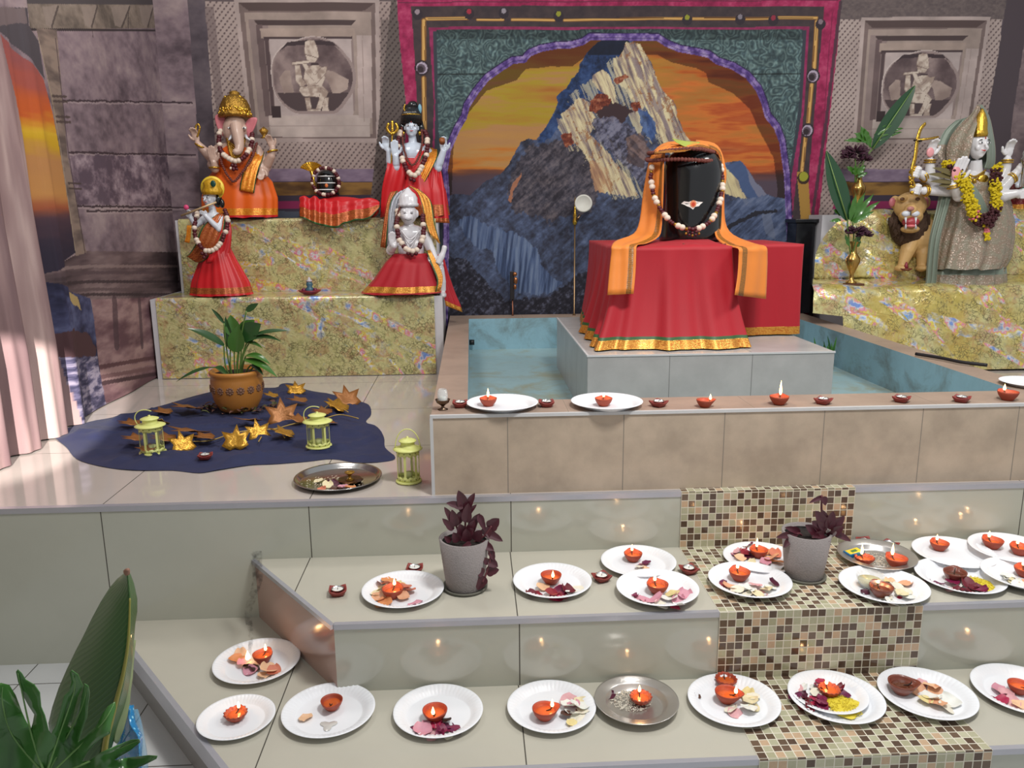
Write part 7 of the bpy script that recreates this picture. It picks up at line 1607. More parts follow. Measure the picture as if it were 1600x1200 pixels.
arm([(1496, 284, 2), (1472, 290, 6), (1453, 274, 8), (1453, 252, 10)], [11, 9, 8, 6]); hand(mb, P_(1453, 246, 10), (.05, -.1, 1), (0, -1, 0), 30*K, -1, .7)
arm([(1496, 288, 4), (1470, 292, 12), (1440, 272, 20)], [11, 9, 6]); fist(mb, P_(1430, 270, 22), 20*K, (.3, 0, 1))
arm([(1500, 296, 6), (1478, 298, 16), (1444, 298, 24)], [11, 9, 6]); fist(mb, P_(1431, 297, 24), 19*K, (.2, 0, 1))
arm([(1504, 300, 10), (1498, 306, 26), (1489, 290, 36)], [10, 9, 6]); hand(mb, P_(1490, 286, 37), (.25, -.1, 1), (0, -1, 0), 40*K, -1, .12)
arm([(1550, 284, 2), (1566, 276, 6), (1572, 262, 8), (1574, 250, 10)], [10, 9, 7, 6]); hand(mb, P_(1576, 246, 10), (-.1, -.1, 1), (0, -1, 0), 30*K, 1, .9)
arm([(1552, 288, 4), (1568, 292, 12), (1590, 268, 20)], [10, 9, 6]); fist(mb, P_(1597, 264, 22), 20*K)
arm([(1550, 296, 6), (1568, 306, 18), (1588, 302, 26)], [10, 9, 6]); fist(mb, P_(1596, 304, 26), 18*K)
remesh(mb, 'body', M('painted white stone skin', (222, 220, 222), .3, 0, .06, 20, coat=.3), F_.root, .0034)
face_paint(F_.root, hc, hs, FX, lips=(214, 84, 80), mark=(120, 30, 30))
# pink tinted palms
m_pinkp = M('pink tinted palm', (232, 160, 164), .35, 0, .1, 30)
for c, r in ((P_(1494, 271, 41), (7, 2.6, 11)), (P_(1453.5, 238, 14), (6, 2.4, 7))): MB().ball(c, tuple(x*K for x in r), 12, 8).build('tinted_palm', m_pinkp, F_.root)
lathe_crown('gold_crown', P_(1530, 213, 12), [(0, 0), (10.5*K, -1*K), (11*K, 4*K), (9.5*K, 10*K), (9*K, 18*K), (7.5*K, 25*K), (5*K, 32*K), (2*K, 38*K), (0, 40*K)], m_bgold, F_.root, amp=.05)
mb = MB(); mb.ball(P_(1522, 220, -4), (15*K, 14*K, 17*K), 16, 12); mb.ball(P_(1514, 240, 2), (5*K, 6*K, 16*K), 12, 8); mb.build('hair', m_black, F_.root)
# pointed veil: embroidered front fall at the left of the face, plain scalloped edge at the right
vl = ribbon('veil', [(P_(1527, 164, 0), P_(1532, 165, 2)), (P_(1517, 178, -4), P_(1530, 180, 12)), (P_(1500, 194, -4), P_(1526, 196, 18)), (P_(1487, 210, -4), P_(1521, 212, 22)), (P_(1479, 228, -4), P_(1517, 230, 24)), (P_(1478, 246, -2), P_(1513, 248, 22)), (P_(1482, 264, 4), P_(1512, 264, 20)), (P_(1490, 280, 10), P_(1512, 276, 22))], [m_emb, m_sage], F_.root, wave=.003, wavef=2, nu=20)
ribbon('veil_back', [(P_(1527, 164, -6), P_(1533, 164, -4)), (P_(1516, 186, -18), P_(1545, 184, -12)), (P_(1504, 210, -22), P_(1551, 208, -14)), (P_(1500, 236, -22), P_(1555, 234, -12)), (P_(1500, 262, -18), P_(1552, 262, -8))], [m_sage], F_.root, wave=.002, nu=20)
ribbon('veil_right_edge', [(P_(1531, 164, 0), P_(1535, 164, -4)), (P_(1538, 182, 6), P_(1546, 182, -6)), (P_(1541, 206, 10), P_(1552, 206, -6)), (P_(1542, 230, 10), P_(1556, 230, -6)), (P_(1542, 250, 8), P_(1556, 252, -4)), (P_(1538, 264, 8), P_(1552, 266, -2))], [m_sage, m_emb], F_.root, lambda a, t: 1 if a > .85 else 0, wave=.002)
ribbon('veil_side_fold', [(P_(1494, 188, -22), P_(1516, 182, -22)), (P_(1476, 204, -22), P_(1504, 202, -20)), (P_(1466, 226, -22), P_(1496, 226, -18)), (P_(1466, 244, -18), P_(1496, 246, -14)), (P_(1480, 258, -10), P_(1502, 262, -8))], [m_sage, m_emb], F_.root, lambda a, t: 1 if a < .45 and t > .5 else 0, wave=.004, wavef=2)
# blouse and sari
mb = MB(); mb.ball(P_(1524, 294, 5), (31*K, 18*K, 20*K), 20, 14); mb.build('blouse', m_emb, F_.root)
for c, ax, r in ((P_(1489, 291, 34), (-.3, 0, 1), 8), (P_(1453, 252, 10), (0, 0, 1), 7.5), (P_(1443, 276, 18), (1, .2, .6), 7.5), (P_(1447, 298, 23), (1, .1, 0), 7.5), (P_(1574, 252, 10), (0, 0, 1), 7.5), (P_(1582, 278, 18), (1, 0, .7), 7.5)):
    for o_ in (-1.6, 1.6): bangle('bangle', c+Vector(ax).normalized()*o_*K, ax, r*K, 1.2*K, m_bgold, F_.root)
skirt('sari_underskirt', [(P_(1522, 330).z, P_(1524, 330).x, 26*K, 18*K, 0), (P_(1522, 380).z, P_(1520, 380).x, 44*K, 24*K, -2*K), (P_(1520, 430).z, P_(1510, 430).x, 56*K, 28*K, -6*K), (P_(1505, 470).z, P_(1503, 470).x, 58*K, 30*K, -14*K)], m_sage, F_.root, 10, .012, 41, border=[(.36, m_emb)], nv=34)
skirt('embroidered_sari', [(P_(1522, 296).z, P_(1526, 296).x, 32*K, 20*K, -1*K), (P_(1522, 316).z, P_(1526, 316).x, 46*K, 25*K, -2*K), (P_(1522, 345).z, P_(1526, 345).x, 52*K, 30*K, -3*K), (P_(1522, 372).z, P_(1520, 372).x, 57*K, 34*K, -3*K), (P_(1520, 402).z, P_(1512, 402).x, 57*K, 37*K, -5*K), (P_(1520, 418).z, P_(1504, 418).x, 54*K, 39*K, -6*K)], m_emb, F_.root, 8, .016, 44, nv=30)
ribbon('sari_side_fall', [(P_(1560, 300, 4), P_(1576, 304, -4)), (P_(1548, 330, 22), P_(1582, 326, 8)), (P_(1540, 356, 28), P_(1580, 350, 10)), (P_(1528, 380, 32), P_(1574, 372, 16)), (P_(1540, 404, 28), P_(1572, 400, 14)), (P_(1546, 436, 22), P_(1566, 430, 12))], [m_emb], F_.root, wave=.010, wavef=2.5, nu=24)
ribbon('sage_shawl_end', [(P_(1468, 300, 6), P_(1488, 300, 12)), (P_(1462, 330, 12), P_(1480, 330, 22)), (P_(1452, 370, 16), P_(1470, 370, 30)), (P_(1448, 405, 18), P_(1466, 405, 32)), (P_(1446, 436, 20), P_(1464, 436, 32)), (P_(1444, 452, 22), P_(1460, 452, 32))], [m_sage], F_.root, wave=.006, wavef=2.5, nu=20)
ribbon('sash_band', [(P_(1508, 284, 20), P_(1514, 280, 20)), (P_(1520, 304, 28), P_(1530, 300, 28)), (P_(1530, 324, 32), P_(1540, 318, 31)), (P_(1536, 342, 32), P_(1548, 336, 31))], [m_sage], F_.root, wave=.002)
mb = MB()
for i in range(4): mb.tube(curve3([P_(1508+i*2, 266+i*4, 14), P_(1522, 276+i*5, 20), P_(1540-i*2, 266+i*4, 13)], 6), 1.5*K, 6)
mb.ball(P_(1522, 282, 22), 3.4*K, 8, 6); mb.ball(P_(1536, 280, 19), (9*K, 3*K, 7*K), 10, 8); mb.build('gold_necklaces', m_bgold, F_.root)
# sword and hoop held by the left hands
sw = MB(); SP = curve3([P_(1432, 303, 28), P_(1428, 285, 27), P_(1425, 268, 26), P_(1430, 245, 24), P_(1433, 222, 22), P_(1438, 203, 20), P_(1446, 193, 18)], 5)
sw.tube(SP, [2.4*K]*10+[(5.4-4.8*max(0, (i-12)/18))*K for i in range(len(SP)-10)], 8, flat=.4)
mbs = sw; mbs.build('gold_sword', m_bgold, F_.root)
mb = MB(); rr_ = random.Random(4)
for i in range(20): mb.ball(SP[rr_.randrange(0, 13)]+Vector((rr_.uniform(-7, 4), 0, rr_.uniform(-2, 2)))*K, rr_.uniform(1.4, 3)*K, 7, 5)
mb.build('sword_hilt_ornament', m_bgold, F_.root)
MB().tube([P_(1432, 219, 26), P_(1450, 217, 22), P_(1466, 214, 20)], 1.6*K, 8).build('gold_rod', m_bgold, F_.root)
bangle('black_cord', P_(1434, 220, 22), (.2, 0, 1), 5.5*K, .9*K, m_black, F_.root)
mb = MB().lathe([(0, 0), (3*K, 0), (2.4*K, 30*K), (4*K, 34*K), (6*K, 38*K), (3*K, 44*K), (4*K, 48*K), (1*K, 56*K), (0, 60*K)], c=P_(1596, 292, 30), n=16); mb.build('silver_sceptre', m_steel, F_.root)
# petal garland
m_yel = M('yellow marigold petals', (240, 212, 20), .6, 0, .2, 160, bmp=.8, bscale=300); m_drose = M('dark rose petals', (74, 20, 30), .6, 0, .35, 120, bmp=.6, bscale=200); m_pk = M('pink rose petals', (214, 110, 120), .5, 0, .2, 80)
gm = [m_yel, m_drose, m_pk]; gb = F_.base
path = curve3([F_.p(*p) for p in [(1480, 258, 18), (1490, 268, 34), (1506, 286, 42), (1514, 310, 46), (1520, 328, 46), (1530, 342, 46), (1546, 346, 44), (1556, 322, 40), (1556, 300, 36), (1556, 278, 28), (1560, 262, 14)]], 10)
mb = MB(); rg = random.Random(6)
def gcol(f): return 1 if (.06 < f < .14 or .47 < f < .70 or .86 < f < .95) else (2 if .44 < f < .47 else 0)
for i, q in enumerate(path):
    f = i/(len(path)-1); m = gcol(f)
    for j in range(12):
        d = Vector((rg.uniform(-1, 1), rg.uniform(-.7, .7), rg.uniform(-1, 1)))*7.0*K; mb.ball(q+d, (rg.uniform(1.6, 3.2)*K, 1.8*K, rg.uniform(1.4, 2.8)*K), 6, 4, mi=m)
for (u, v, m) in ((1540, 352, 0), (1541, 360, 2), (1542, 367, 0), (1543, 372, 0)):
    for j in range(9): mb.ball(F_.p(u+rg.uniform(-4, 4), v+rg.uniform(-3, 3), 44), rg.uniform(1.6, 3)*K, 6, 4, mi=m)
o = mb.build('petal_garland', gm, None, tuple(gb)); tagp(o, 'yellow marigold and dark rose garland around the goddess statue', 'garland')
lfb = MB()
for (a, b, c, d, w) in ((1496, 276, 1456, 262, 9), (1494, 280, 1448, 272, 8), (1490, 286, 1452, 284, 7), (1488, 290, 1466, 290, 8)): leaf(lfb, P_(a, b, 38), P_(c, d, 34), w*K, (0, -1, .4), .04, .2, 8, 4)
lfb.build('dried_leaf_spray', M('dry olive leaf', (104, 92, 50), .6, 0, .3, 40), F_.root)

# ---- lion
F_ = Fig(1418, 420, 4.62, ZL+.02, 'lion_statue', 'roaring painted lion statue with brown mane beside the goddess')
P_ = F_.p; K = F_.k
m_lion = M('painted tan fur', (212, 172, 112), .5, 0, .2, 30); m_mane = M('dark brown mane', (84, 60, 44), .75, 0, .4, 90, bmp=.8, bscale=120)
mb = MB()
mb.ball(P_(1422, 322, 22), (24*K, 20*K, 21*K), 20, 14); mb.ball(P_(1423, 338, 30), (17*K, 18*K, 13*K), 18, 12)
for sx in (-1, 1): mb.ball(P_(1423+sx*8, 336, 42), (9*K, 8*K, 7*K), 14, 10); mb.ball(P_(1422+sx*12, 310, 34), (8*K, 6*K, 5*K), 12, 8)
mb.ball(P_(1423, 328, 42), (9*K, 10*K, 9*K), 12, 10); mb.ball(P_(1422, 358, 34), (14*K, 12*K, 6*K), 14, 10)
mb.ball(P_(1432, 372, -14), (34*K, 40*K, 34*K), 20, 14); limb(mb, [P_(1424, 376, 8), P_(1418, 392, 14), P_(1412, 408, 16), P_(1408, 418, 18)], [14*K, 11*K, 8*K, 6*K]); mb.ball(P_(1407, 419, 24), (8*K, 11*K, 5*K), 12, 8)
limb(mb, [P_(1444, 376, 8), P_(1442, 396, 14), P_(1440, 418, 16)], [14*K, 10*K, 7*K]); mb.ball(P_(1440, 419, 22), (8*K, 11*K, 5*K), 12, 8)
for sx, u in ((-1, 1398), (1, 1446)): mb.ball(P_(u, 316, 12), (8*K, 5*K, 10*K), 12, 8)
remesh(mb, 'body', m_lion, F_.root, .0034)
mb = MB(); rm = random.Random(8)
mb.ball(P_(1420, 350, 6), (29*K, 22*K, 36*K), 20, 14)
for i in range(90):
    a = rm.uniform(math.pi*.98, math.pi*2.05); r = rm.uniform(18, 30); c = P_(1421+r*math.cos(a), 338-r*math.sin(a)*.95, 14+rm.uniform(-6, 6)); mb.tube([c, c+Vector((rm.uniform(-2, 2), -2, -8))*K, c+Vector((rm.uniform(-4, 4), -1, -16))*K], [4*K, 3.6*K, 1*K], 6)
mb.build('mane', m_mane, F_.root)
MB().ball(P_(1423, 347, 42), (12.5*K, 10*K, 8*K), 18, 12).build('open_mouth', M('dark red mouth', (168, 58, 66), .35, 0, .2, 30), F_.root)
MB().ball(P_(1423, 353, 47), (7*K, 7*K, 2.6*K), 14, 8).build('tongue', M('pink tongue', (222, 120, 126), .3, 0, .1, 30), F_.root)
for sx in (-1, 1):
    for v0_, v1_ in ((340, 349), (357, 350)): MB().tube([P_(1423+sx*8, v0_, 50), P_(1423+sx*7.6, v1_, 52)], [2*K, .5*K], 8).build('fang', m_white, F_.root)
    MB().ball(P_(1422+sx*12, 311, 40.5), (3.6*K, 2*K, 2.6*K), 12, 8).build('eye', M('amber eye', (96, 60, 30), .15, 0, 0), F_.root)
    MB().ball(P_(1420+sx*26, 316, 18), (5*K, 3*K, 7*K), 12, 8).build('inner_ear', M('pink inner ear', (206, 120, 128), .4, 0, .2, 40), F_.root)
    MB().ball(P_(1423+sx*7, 334, 47), (7*K, 5*K, 4.6*K), 12, 8).build('white_muzzle', m_white, F_.root)
mb = MB().ball(P_(1423, 326, 51), (5.5*K, 3*K, 3.4*K), 12, 8); mb.build('nose', M('pink brown nose', (186, 124, 116), .35), F_.root)
MB().tube([P_(1423, 329, 54), P_(1423, 337, 54)], .8*K, 6).build('muzzle_line', m_black, F_.root)
mp = empty('small_clay_figure', atY(1415, 424, 4.50)+Vector((0, 0, .004)), 'small dark red clay lamp at the foot of the lion statue', 'ornament')
MB().lathe([(0, 0), (.022, 0), (.034, .012), (.030, .014), (.012, .010), (0, .010)], n=28).build('saucer', m_clayd, mp); MB().lathe([(0, .010), (.012, .010), (.010, .030), (.004, .048), (0, .050)], n=20).build('cone', M('maroon painted clay', (140, 40, 54), .4), mp)

# ---- statue at the right edge
F_ = Fig(1612, 342, 4.80, ZU+.01, 'red_dressed_statue', 'statue in sequined dark red dress, mostly cut off by the right edge')
P_ = F_.p; K = F_.k; mb = MB()
mb.ball(P_(1618, 262), (18*K, 12*K, 22*K), 16, 12); human_head(mb, P_(1618, 222, 4), 30*K, -.1); mb.tube([P_(1618, 236), P_(1618, 250)], [6*K, 7*K], 10)
limb(mb, [P_(1604, 258), P_(1596, 278, 10), P_(1590, 290, 18)], [7*K, 6*K, 4*K]); hand(mb, P_(1590, 288, 18), (-.4, -.3, .8), (0, -1, 0), 18*K, 1, .4)
remesh(mb, 'body', m_white, F_.root, .0034)
mb = MB().ball(P_(1618, 208, -2), (14*K, 13*K, 14*K), 14, 10); mb.build('hair', m_black, F_.root)
skirt('sequined_dress', [(P_(1612, 262).z, P_(1614, 262).x, 22*K, 14*K, 0), (P_(1612, 300).z, P_(1612, 300).x, 32*K, 20*K, 0), (.004, P_(1612, 342).x, 38*K, 24*K, 0)], stone_cloth('red sequined cloth', (120, 16, 26), (206, 90, 60), 160), F_.root, 9, .006, 51, border=[(.14, m_broc), (.04, m_red)])
ribbon('green_sleeve', [(P_(1582, 300, 22), P_(1584, 310, 22)), (P_(1596, 294, 20), P_(1598, 306, 20)), (P_(1608, 288, 12), P_(1610, 302, 12))], [M('emerald satin', (30, 120, 90), .35)], F_.root)

# ================= two brass vases with leaves and purple flowers
m_brass = M('polished brass', (190, 152, 84), .24, .9, .25, 40); m_glossleaf = M('glossy broad leaf', (36, 74, 44), .25, 0, .2, 8, coat=.4)
def vase(u, v, Y, zb, h, label):
    p = atY(u, v, Y); k = (p-Vector((0, 0, CAMH))).dot(FW)/FPX; t = empty('brass_vase', (p.x, Y, zb), label, 'vase', 'brass flower vases'); H_ = h*k
    MB().lathe([(0, 0), (8*k, 0), (8*k, 1.5*k), (3.4*k, H_*.08), (3*k, H_*.22), (7*k, H_*.36), (11*k, H_*.52), (10.5*k, H_*.60), (6*k, H_*.70), (4.2*k, H_*.80), (5*k, H_*.92), (8*k, H_*.985), (8*k, H_), (6.6*k, H_*.985), (4*k, H_*.9), (0, H_*.88)], n=40).build('vase_body', m_brass, t)
    return t, k, p
v1, k, pv = vase(1329, 452, 4.46, ZL+.032, 64, 'brass vase standing on a brown wooden board in front of the right stand')
o = MB().box((-.045, -.03, 0), (.055, .03, .012)).build('wooden_board', M('dark brown wood', (96, 56, 34), .5, 0, .3, 30), loc=(pv.x+.01, 4.46, ZL+.019), bevel=.003, smooth=False); tagp(o, 'small dark brown wooden board under the front brass vase', 'board')
v2, k2, pv2 = vase(1337, 345, 4.80, ZU+.006, 66, 'brass vase half hidden behind leaves on the upper tier')
def bouquet(name, label, root, Y, k, big, flowers, small, stems):
    g = empty(name, root, label, 'flowers')
    def G(u, v, d=0): return atY(u, v, Y-d*k)-g.location
    for (a, b, c, d, e_, f, w, dr) in big:
        m = MB(); leaf(m, G(a, b, c), G(d, e_, f), w*k, (0, -1, .25), dr, .12, 16, 8, prof=lambda x: math.sin(math.pi*min(1, x*.97+.02)**.85)**.75); m.build('broad_leaf', m_glossleaf, g)
        MB().tube([G(a, b, c+2), G(a+(d-a)*.5, b+(e_-b)*.5, c+(f-c)*.5+3), G(d, e_, f+1)], [1.2*k, .9*k, .3*k], 5).build('midrib', M('pale midrib', (120, 150, 80), .4), g)
    for (a, b, c, d, e_, f, w) in small:
        m = MB(); leaf(m, G(a, b, c), G(d, e_, f), w*k, (0, -1, .3), .03, .2, 9, 4, wavy=.15); m.build('leaflet', m_lg2, g)
    for (u, v, d, r) in flowers:
        m = MB(); rf = random.Random(u)
        for i in range(70):
            a = rf.uniform(0, 6.28); t = rf.uniform(-.1, 1.0); dr = Vector((math.cos(a)*math.cos(t), math.sin(a)*math.cos(t), math.sin(t)*.75)); c = G(u, v, d); m.tube([c+dr*r*k*.25, c+dr*r*k*.7, c+dr*r*k*rf.uniform(.9, 1.1)], [1.2*k, 1.9*k, 1.2*k], 5, flat=.5)
        m.build('purple_flower_head', m_purp2, g)
    for pts in stems: MB().tube(curve3([G(*q) for q in pts], 5), 1.1*k, 6).build('stem', m_stem, g)
bouquet('flower_arrangement', 'broad leaf, fern and dark purple flower in the front brass vase', pv+Vector((0, 0, .02)), 4.46, k,
        [(1324, 344, 6, 1291, 236, 8, 30, .0)], [(1322, 356, 16, 21)][:0] or [(1338, 364, 10, 17), (1350, 368, 12, 13)],
        [(1330, 346, 4, 1352, 300, 10, 10), (1332, 346, 6, 1366, 302, 8, 9), (1334, 346, 6, 1376, 314, 8, 9), (1334, 348, 8, 1366, 330, 12, 8), (1328, 344, 8, 1338, 302, 12, 9), (1316, 336, 2, 1302, 328, 4, 8), (1314, 344, 4, 1296, 346, 6, 6), (1336, 380, 6, 1346, 366, 8, 8), (1326, 384, 6, 1320, 366, 8, 6), (1340, 386, 4, 1344, 372, 8, 7)],
        [[(1329, 400), (1326, 370, 6), (1324, 344, 6)], [(1330, 400), (1336, 384, 8), (1338, 368, 10)], [(1330, 400), (1334, 370, 4), (1332, 346, 6)]])
bouquet('flower_arrangement', 'tall pointed leaf and dark purple flowers in the rear brass vase', pv2+Vector((0, 0, .06)), 4.78, k2,
        [(1364, 232, 4, 1430, 134, 8, 27, .0)], [(1336, 240, 8, 20), (1350, 250, 8, 12), (1326, 246, 8, 12)],
        [(1356, 222, 4, 1334, 208, 8, 12), (1356, 226, 4, 1344, 196, 6, 12), (1360, 230, 4, 1350, 200, 6, 10), (1350, 220, 6, 1318, 220, 8, 7), (1370, 214, 4, 1412, 200, 8, 8), (1368, 220, 4, 1410, 206, 6, 7), (1366, 212, 4, 1400, 190, 6, 8), (1338, 272, 6, 1322, 260, 8, 9), (1340, 272, 8, 1352, 258, 10, 9), (1338, 274, 8, 1336, 258, 12, 9), (1340, 276, 6, 1356, 270, 8, 7)],
        [[(1336, 285), (1340, 262, 4), (1364, 232, 4)], [(1336, 285), (1337, 262, 8), (1336, 246, 8)], [(1337, 285), (1346, 262, 8), (1350, 252, 8)]])

# ================= greenery and cord at the right of the basin
g = empty('green_plant_sprig', atZ(1292, 566, .61), 'green leafy sprigs growing in the basin behind the block', 'plant')
rs = random.Random(15); gy = 3.95
for i in range(26):
    u = rs.uniform(1276, 1300); v = rs.uniform(545, 585); b = atY(u, v+14, gy)-g.location; t = atY(u+rs.uniform(-8, 10), v-rs.uniform(8, 26), gy)-g.location
    m = MB(); leaf(m, b, t, .012, (0, -1, .4), .05, .2, 7, 3); m.build('leaflet', m_lg2 if i % 2 else m_lg, g)
o = MB().tube(curve3([atZ(1540, 582, ZP+.25), atZ(1556, 588, ZP+.25), atZ(1576, 594, ZP+.25), atZ(1604, 592, ZP+.25)], 6), .012, 8).build('dark_cord', M('black cord', (26, 22, 26), .6)); tagp(o, 'dark cord lying past the right rim of the basin', 'cord')
o['label'] = 'thick dark cord on the right rim of the basin below the foil'
bpy.data.objects.remove(o)
c0 = Vector((BX1-.06, 2.98, ZW+.012))
o = MB().tube(curve3([c0+Vector((-.05, .32, 0)), c0+Vector((0, .22, 0)), c0+Vector((.03, .12, 0)), c0+Vector((.09, .05, 0))], 6), .007, 8).build('dark_cord', M('black cord', (26, 22, 26), .6)); tagp(o, 'dark cord lying on the right rim of the basin near the frame edge', 'cord')

# ================= foreground: large cut banana leaf, split leaf plant and blue net at the left
YF = 1.42
def Gf(u, v, Y): return atY(u, v, Y)
fp = empty('tall_floor_vase', (-.66, 1.22, 0), 'tall dark floor vase holding the large foreground leaves, below the picture edge', 'vase')
MB().lathe([(0, 0), (.09, 0), (.10, .01), (.075, .05), (.10, .22), (.085, .36), (.06, .42), (.075, .45), (.06, .44), (.05, .38), (0, .36)], n=40).build('vase_body', M('dark glazed vase', (40, 44, 70), .3, coat=.3), fp)
def banana_mat(name, col, col2):
    m, nt, b = nmat(name); uv = N(nt, 'ShaderNodeVertexColor'); uv.layer_name = 'lv'; sp = N(nt, 'ShaderNodeSeparateColor'); L(nt, uv.outputs[0], sp.inputs[0])
    s = math_n(nt, 'SINE', math_n(nt, 'MULTIPLY', math_n(nt, 'SUBTRACT', sp.outputs[1], math_n(nt, 'MULTIPLY', sp.outputs[0], -.30)), 190.0))
    n_ = noise(nt, 6, 3, .5); c = mix(nt, ramp(nt, s, [(.55, (0, 0, 0, 1)), (1, (.55, .55, .55, 1))]), c4(col), c4(col2)); c = mix(nt, math_n(nt, 'MULTIPLY', n_, .5), c, c4(tuple(x*.7 for x in col)))
    L(nt, c, b.inputs['Base Color']); b.inputs['Roughness'].default_value = .36; b.inputs['Coat Weight'].default_value = .1; bump(nt, b, s, .12, .004); return m
m_ban = banana_mat('banana leaf', (60, 100, 48), (92, 128, 72)); m_ban2 = M('banana leaf underside', (150, 168, 120), .5, 0, .2, 20)
bl = empty('banana_leaf', tuple(atY(150, 1190, 1.36)), 'large dark green banana leaf standing upright with cut tip, at the lower left', 'leaf')
rowsL = [(198, 893, 199, 895), (184, 904, 201, 912), (172, 918, 203, 935), (158, 940, 204, 960), (144, 966, 202, 985), (130, 995, 200, 1008), (118, 1018, 197, 1030), (105, 1045, 193, 1055), (92, 1075, 188, 1080), (82, 1105, 181, 1104), (76, 1130, 172, 1128), (78, 1146, 165, 1150), (92, 1175, 160, 1175), (108, 1200, 156, 1200), (120, 1225, 152, 1225)]
def blade(name, rows, Yl, Yr, mat, bulge=.02, nu=14):
    V = []; F = []; C = []; rows = rows; n = len(rows); nn = (n-1)*4
    def R_(x):
        i = min(int(x), n-2); f = x-i; return [rows[i][k]+(rows[i+1][k]-rows[i][k])*f for k in range(4)]
    for j in range(nn+1):
        a = R_(j/4); l = atY(a[0], a[1], Yl); r = atY(a[2], a[3], Yr)
        for i in range(nu+1):
            f = i/nu; q = l.lerp(r, f)+Vector((0, -bulge*math.sin(f*math.pi)*min(1, j/10), 0)); V.append(q-bl.location); C.append((f, j/nn, 0, 1))
    w = nu+1
    for j in range(nn):
        for i in range(nu): F.append((j*w+i, j*w+i+1, (j+1)*w+i+1, (j+1)*w+i))
    mb = MB(); mb.add(V, F); o = mb.build(name, mat, bl, thick=.0012)
    at = o.data.color_attributes.new('lv', 'FLOAT_COLOR', 'POINT'); at.data.foreach_set('color', np.array(C, np.float32).ravel()); return o
blade('left_blade', rowsL, 1.46, 1.38, m_ban)
blade('right_blade', [(198, 893, 203, 896), (199, 905, 209, 912), (201, 925, 214, 935), (203, 950, 214, 955), (203, 975, 211, 975), (201, 1000, 209, 1000), (198, 1030, 207, 1030), (194, 1055, 204, 1055), (189, 1080, 200, 1080), (182, 1104, 194, 1104), (174, 1128, 186, 1128), (168, 1150, 180, 1150), (162, 1175, 172, 1175), (158, 1200, 166, 1200)], 1.38, 1.42, m_ban, -.004, 6)
blade('pale_torn_edge', [(206, 1000, 212, 1000), (203, 1030, 209, 1030), (200, 1060, 207, 1060), (194, 1085, 204, 1080), (186, 1100, 203, 1095), (182, 1120, 199, 1118), (180, 1140, 193, 1140), (178, 1158, 184, 1162)], 1.415, 1.43, m_ban2, .002, 4)
MB().tube(curve3([atY(u, v, 1.375)-bl.location for u, v in ((203, 935), (202, 975), (199, 1015), (192, 1055), (183, 1090), (174, 1125), (166, 1155), (160, 1200), (154, 1240))], 5), [.0015+.0055*i/40 for i in range(41)], 8).build('midrib', M('yellow green midrib', (150, 144, 66), .4), bl)
MB().tube([atY(199, 898, 1.38)-bl.location, atY(198, 893, 1.38)-bl.location, atY(200, 890, 1.37)-bl.location], [.004, .006, .003], 8).build('cut_tip', M('dried brown tip', (150, 110, 90), .7), bl)
MB().tube([atY(152, 1225, 1.375)-bl.location, Vector((-.64, 1.23, .40))-bl.location], [.008, .010], 8).build('leaf_stalk', M('yellow green midrib', (150, 144, 66), .4), bl)
# split leaf: one continuous blade traced with its lobes
sl = empty('split_leaf', tuple(atY(70, 1200, 1.18)), 'glossy green deeply lobed leaf spreading in front at the lower left corner', 'leaf')
LOB = [(-40, 1220), (-60, 1150), (-30, 1080), (-12, 1075), (2, 1067), (14, 1070), (24, 1086), (34, 1112), (39, 1124), (48, 1141), (52, 1128), (54, 1116), (46, 1104), (36, 1086), (28, 1064), (25, 1050), (28, 1046), (34, 1052), (40, 1062), (54, 1070), (62, 1082), (64, 1104), (70, 1118), (76, 1142), (80, 1147), (88, 1134), (94, 1112), (100, 1088), (108, 1080), (112, 1064), (109, 1050), (112, 1047), (122, 1054), (126, 1064), (130, 1072), (122, 1088), (116, 1110), (110, 1134), (114, 1140), (119, 1120), (124, 1100), (130, 1080), (132, 1068), (138, 1072), (140, 1084), (137, 1104), (136, 1120), (128, 1142), (122, 1160), (134, 1152), (150, 1136), (160, 1116), (168, 1104), (180, 1096), (181, 1106), (174, 1130), (172, 1146), (158, 1154), (148, 1162), (136, 1176), (128, 1190), (140, 1188), (146, 1184), (158, 1176), (180, 1166), (205, 1156), (217, 1155), (219, 1160), (204, 1172), (186, 1182), (178, 1188), (200, 1184), (232, 1180), (246, 1181), (244, 1186), (224, 1196), (200, 1206), (160, 1220), (100, 1240), (30, 1250)]
def flat_leaf(name, pts, Yf, mat, parent, bulge=.02, cut=4):
    bm = bmesh.new(); vs_ = [bm.verts.new((u/100, v/100, 0)) for u, v in pts]; es = [bm.edges.new((vs_[i], vs_[(i+1) % len(vs_)])) for i in range(len(vs_))]
    r = bmesh.ops.triangle_fill(bm, edges=es, use_beauty=True)
    bmesh.ops.subdivide_edges(bm, edges=bm.edges[:], cuts=2, use_grid_fill=True)
    for v in bm.verts:
        u, w = v.co.x*100, v.co.y*100; q = atY(u, w, Yf(u, w)); v.co = q-parent.location
    bmesh.ops.recalc_face_normals(bm, faces=bm.faces[:]); me = bpy.data.meshes.new(name); bm.to_mesh(me); bm.free(); o = link_mesh(name, me, mat, parent); m = o.modifiers.new('s', 'SOLIDIFY'); m.thickness = .0012; m.offset = 0; return o
m_split = M('glossy split leaf green', (68, 122, 54), .28, 0, .4, 9, coat=.15)
def yf(u, v):
    a = math.atan2(u-60, 1215-v); return 1.18+.05*math.cos(a*9+.4)*min(1, math.hypot(u-60, v-1215)/120)*.35-.10*(math.hypot(u-60, v-1215)/180)**2*.5+.02*math.sin(u*.07)
flat_leaf('lobed_blade', LOB, yf, m_split, sl)
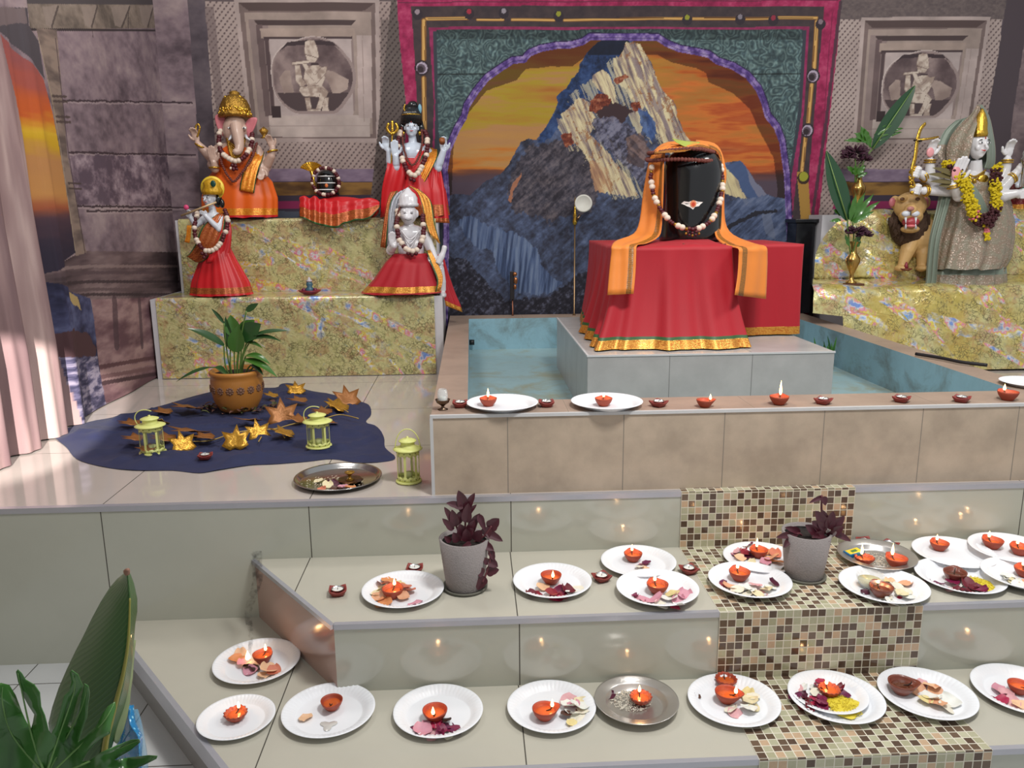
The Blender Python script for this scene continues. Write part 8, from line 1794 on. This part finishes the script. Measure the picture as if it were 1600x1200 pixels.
for pts in (((70, 1210), (50, 1150), (34, 1080), (28, 1052)), ((72, 1210), (92, 1150), (116, 1080), (115, 1055)), ((74, 1210), (100, 1160), (126, 1110), (136, 1076)), ((76, 1212), (120, 1170), (160, 1130), (178, 1100)), ((70, 1210), (20, 1150), (4, 1100), (4, 1074)), ((80, 1214), (140, 1190), (190, 1168), (214, 1158))):
    MB().tube(curve3([atY(u, v, yf(u, v)-.003)-sl.location for u, v in pts], 5), [.0022*(1-i/18) for i in range(16)], 6).build('vein', M('light green vein', (110, 150, 84), .4), sl)
MB().tube([atY(72, 1212, 1.18)-sl.location, Vector((-.66, 1.22, .42))-sl.location], [.004, .005], 8).build('leaf_stalk', m_stem, sl)
# blue dotted net wrapped at the foot
def net_mat():
    m, nt, b = nmat('blue dotted film'); tc = N(nt, 'ShaderNodeTexCoord').outputs['Object']; v = N(nt, 'ShaderNodeTexVoronoi'); v.inputs['Scale'].default_value = 95; v.inputs['Randomness'].default_value = .15; L(nt, tc, v.inputs['Vector'])
    d = math_n(nt, 'LESS_THAN', v.outputs['Distance'], .27); L(nt, mix(nt, d, c4((36, 146, 208)), c4((150, 214, 240))), b.inputs['Base Color']); L(nt, math_n(nt, 'ADD', math_n(nt, 'MULTIPLY', d, .3), .55), b.inputs['Alpha']); b.inputs['Roughness'].default_value = .25; return m
nb = MB(); rows = [(1104, 193, 200, 1.50, 1.48), (1130, 184, 206, 1.52, 1.46), (1150, 180, 222, 1.52, 1.44), (1175, 172, 226, 1.52, 1.42), (1200, 168, 230, 1.50, 1.42), (1230, 164, 232, 1.5, 1.42)]
rr2 = [(atY(a, v, y0), atY(b, v, y1)) for v, a, b, y0, y1 in rows]
bn = ribbon('blue_film', rr2, [net_mat()], None, wave=.012, wavef=1.5, nu=18); tagp(bn, 'blue dotted see-through film wrapped at the foot of the banana leaf', 'wrapping')
rr3 = [(atY(a, v, 1.47), atY(b, v, 1.5)) for v, a, b in ((1108, 204, 212), (1130, 204, 222), (1155, 205, 228), (1180, 206, 232), (1210, 205, 234))]
bn = ribbon('blue_film', rr3, [MATS.get('pale blue film') or M('pale blue film', (130, 190, 220), .2, 0, .1, 20, alpha=.35)], None, wave=.006, wavef=1, nu=10); tagp(bn, 'paler translucent blue film corner at the right of the dotted film', 'wrapping')

# thin dark smoke above the burning petals
sp = atZ(388, 1030, Z2+.03); mb = MB()
P = curve3([sp, sp+Vector((.003, .03, .05)), sp+Vector((-.018, .10, .10)), sp+Vector((.0, .15, .17)), sp+Vector((-.012, .2, .24))], 6)
mb.tube(P, [.004+.016*i/len(P) for i in range(len(P))], 10)
m = bpy.data.materials.new('dark smoke'); m.use_nodes = True; nt = m.node_tree; nt.nodes.remove(nt.nodes['Principled BSDF'])
pv_ = N(nt, 'ShaderNodeVolumePrincipled'); pv_.inputs['Color'].default_value = (.06, .05, .05, 1)
L(nt, math_n(nt, 'MULTIPLY', math_n(nt, 'MAXIMUM', math_n(nt, 'SUBTRACT', noise(nt, 55, 4, .6), .46), 0.0), 260.0), pv_.inputs['Density']); L(nt, pv_.outputs[0], nt.nodes['Material Output'].inputs['Volume'])
tagp(mb.build('smoke_wisp', m), 'thin dark smoke rising from the burning petals at the left', 'smoke', kind='stuff')
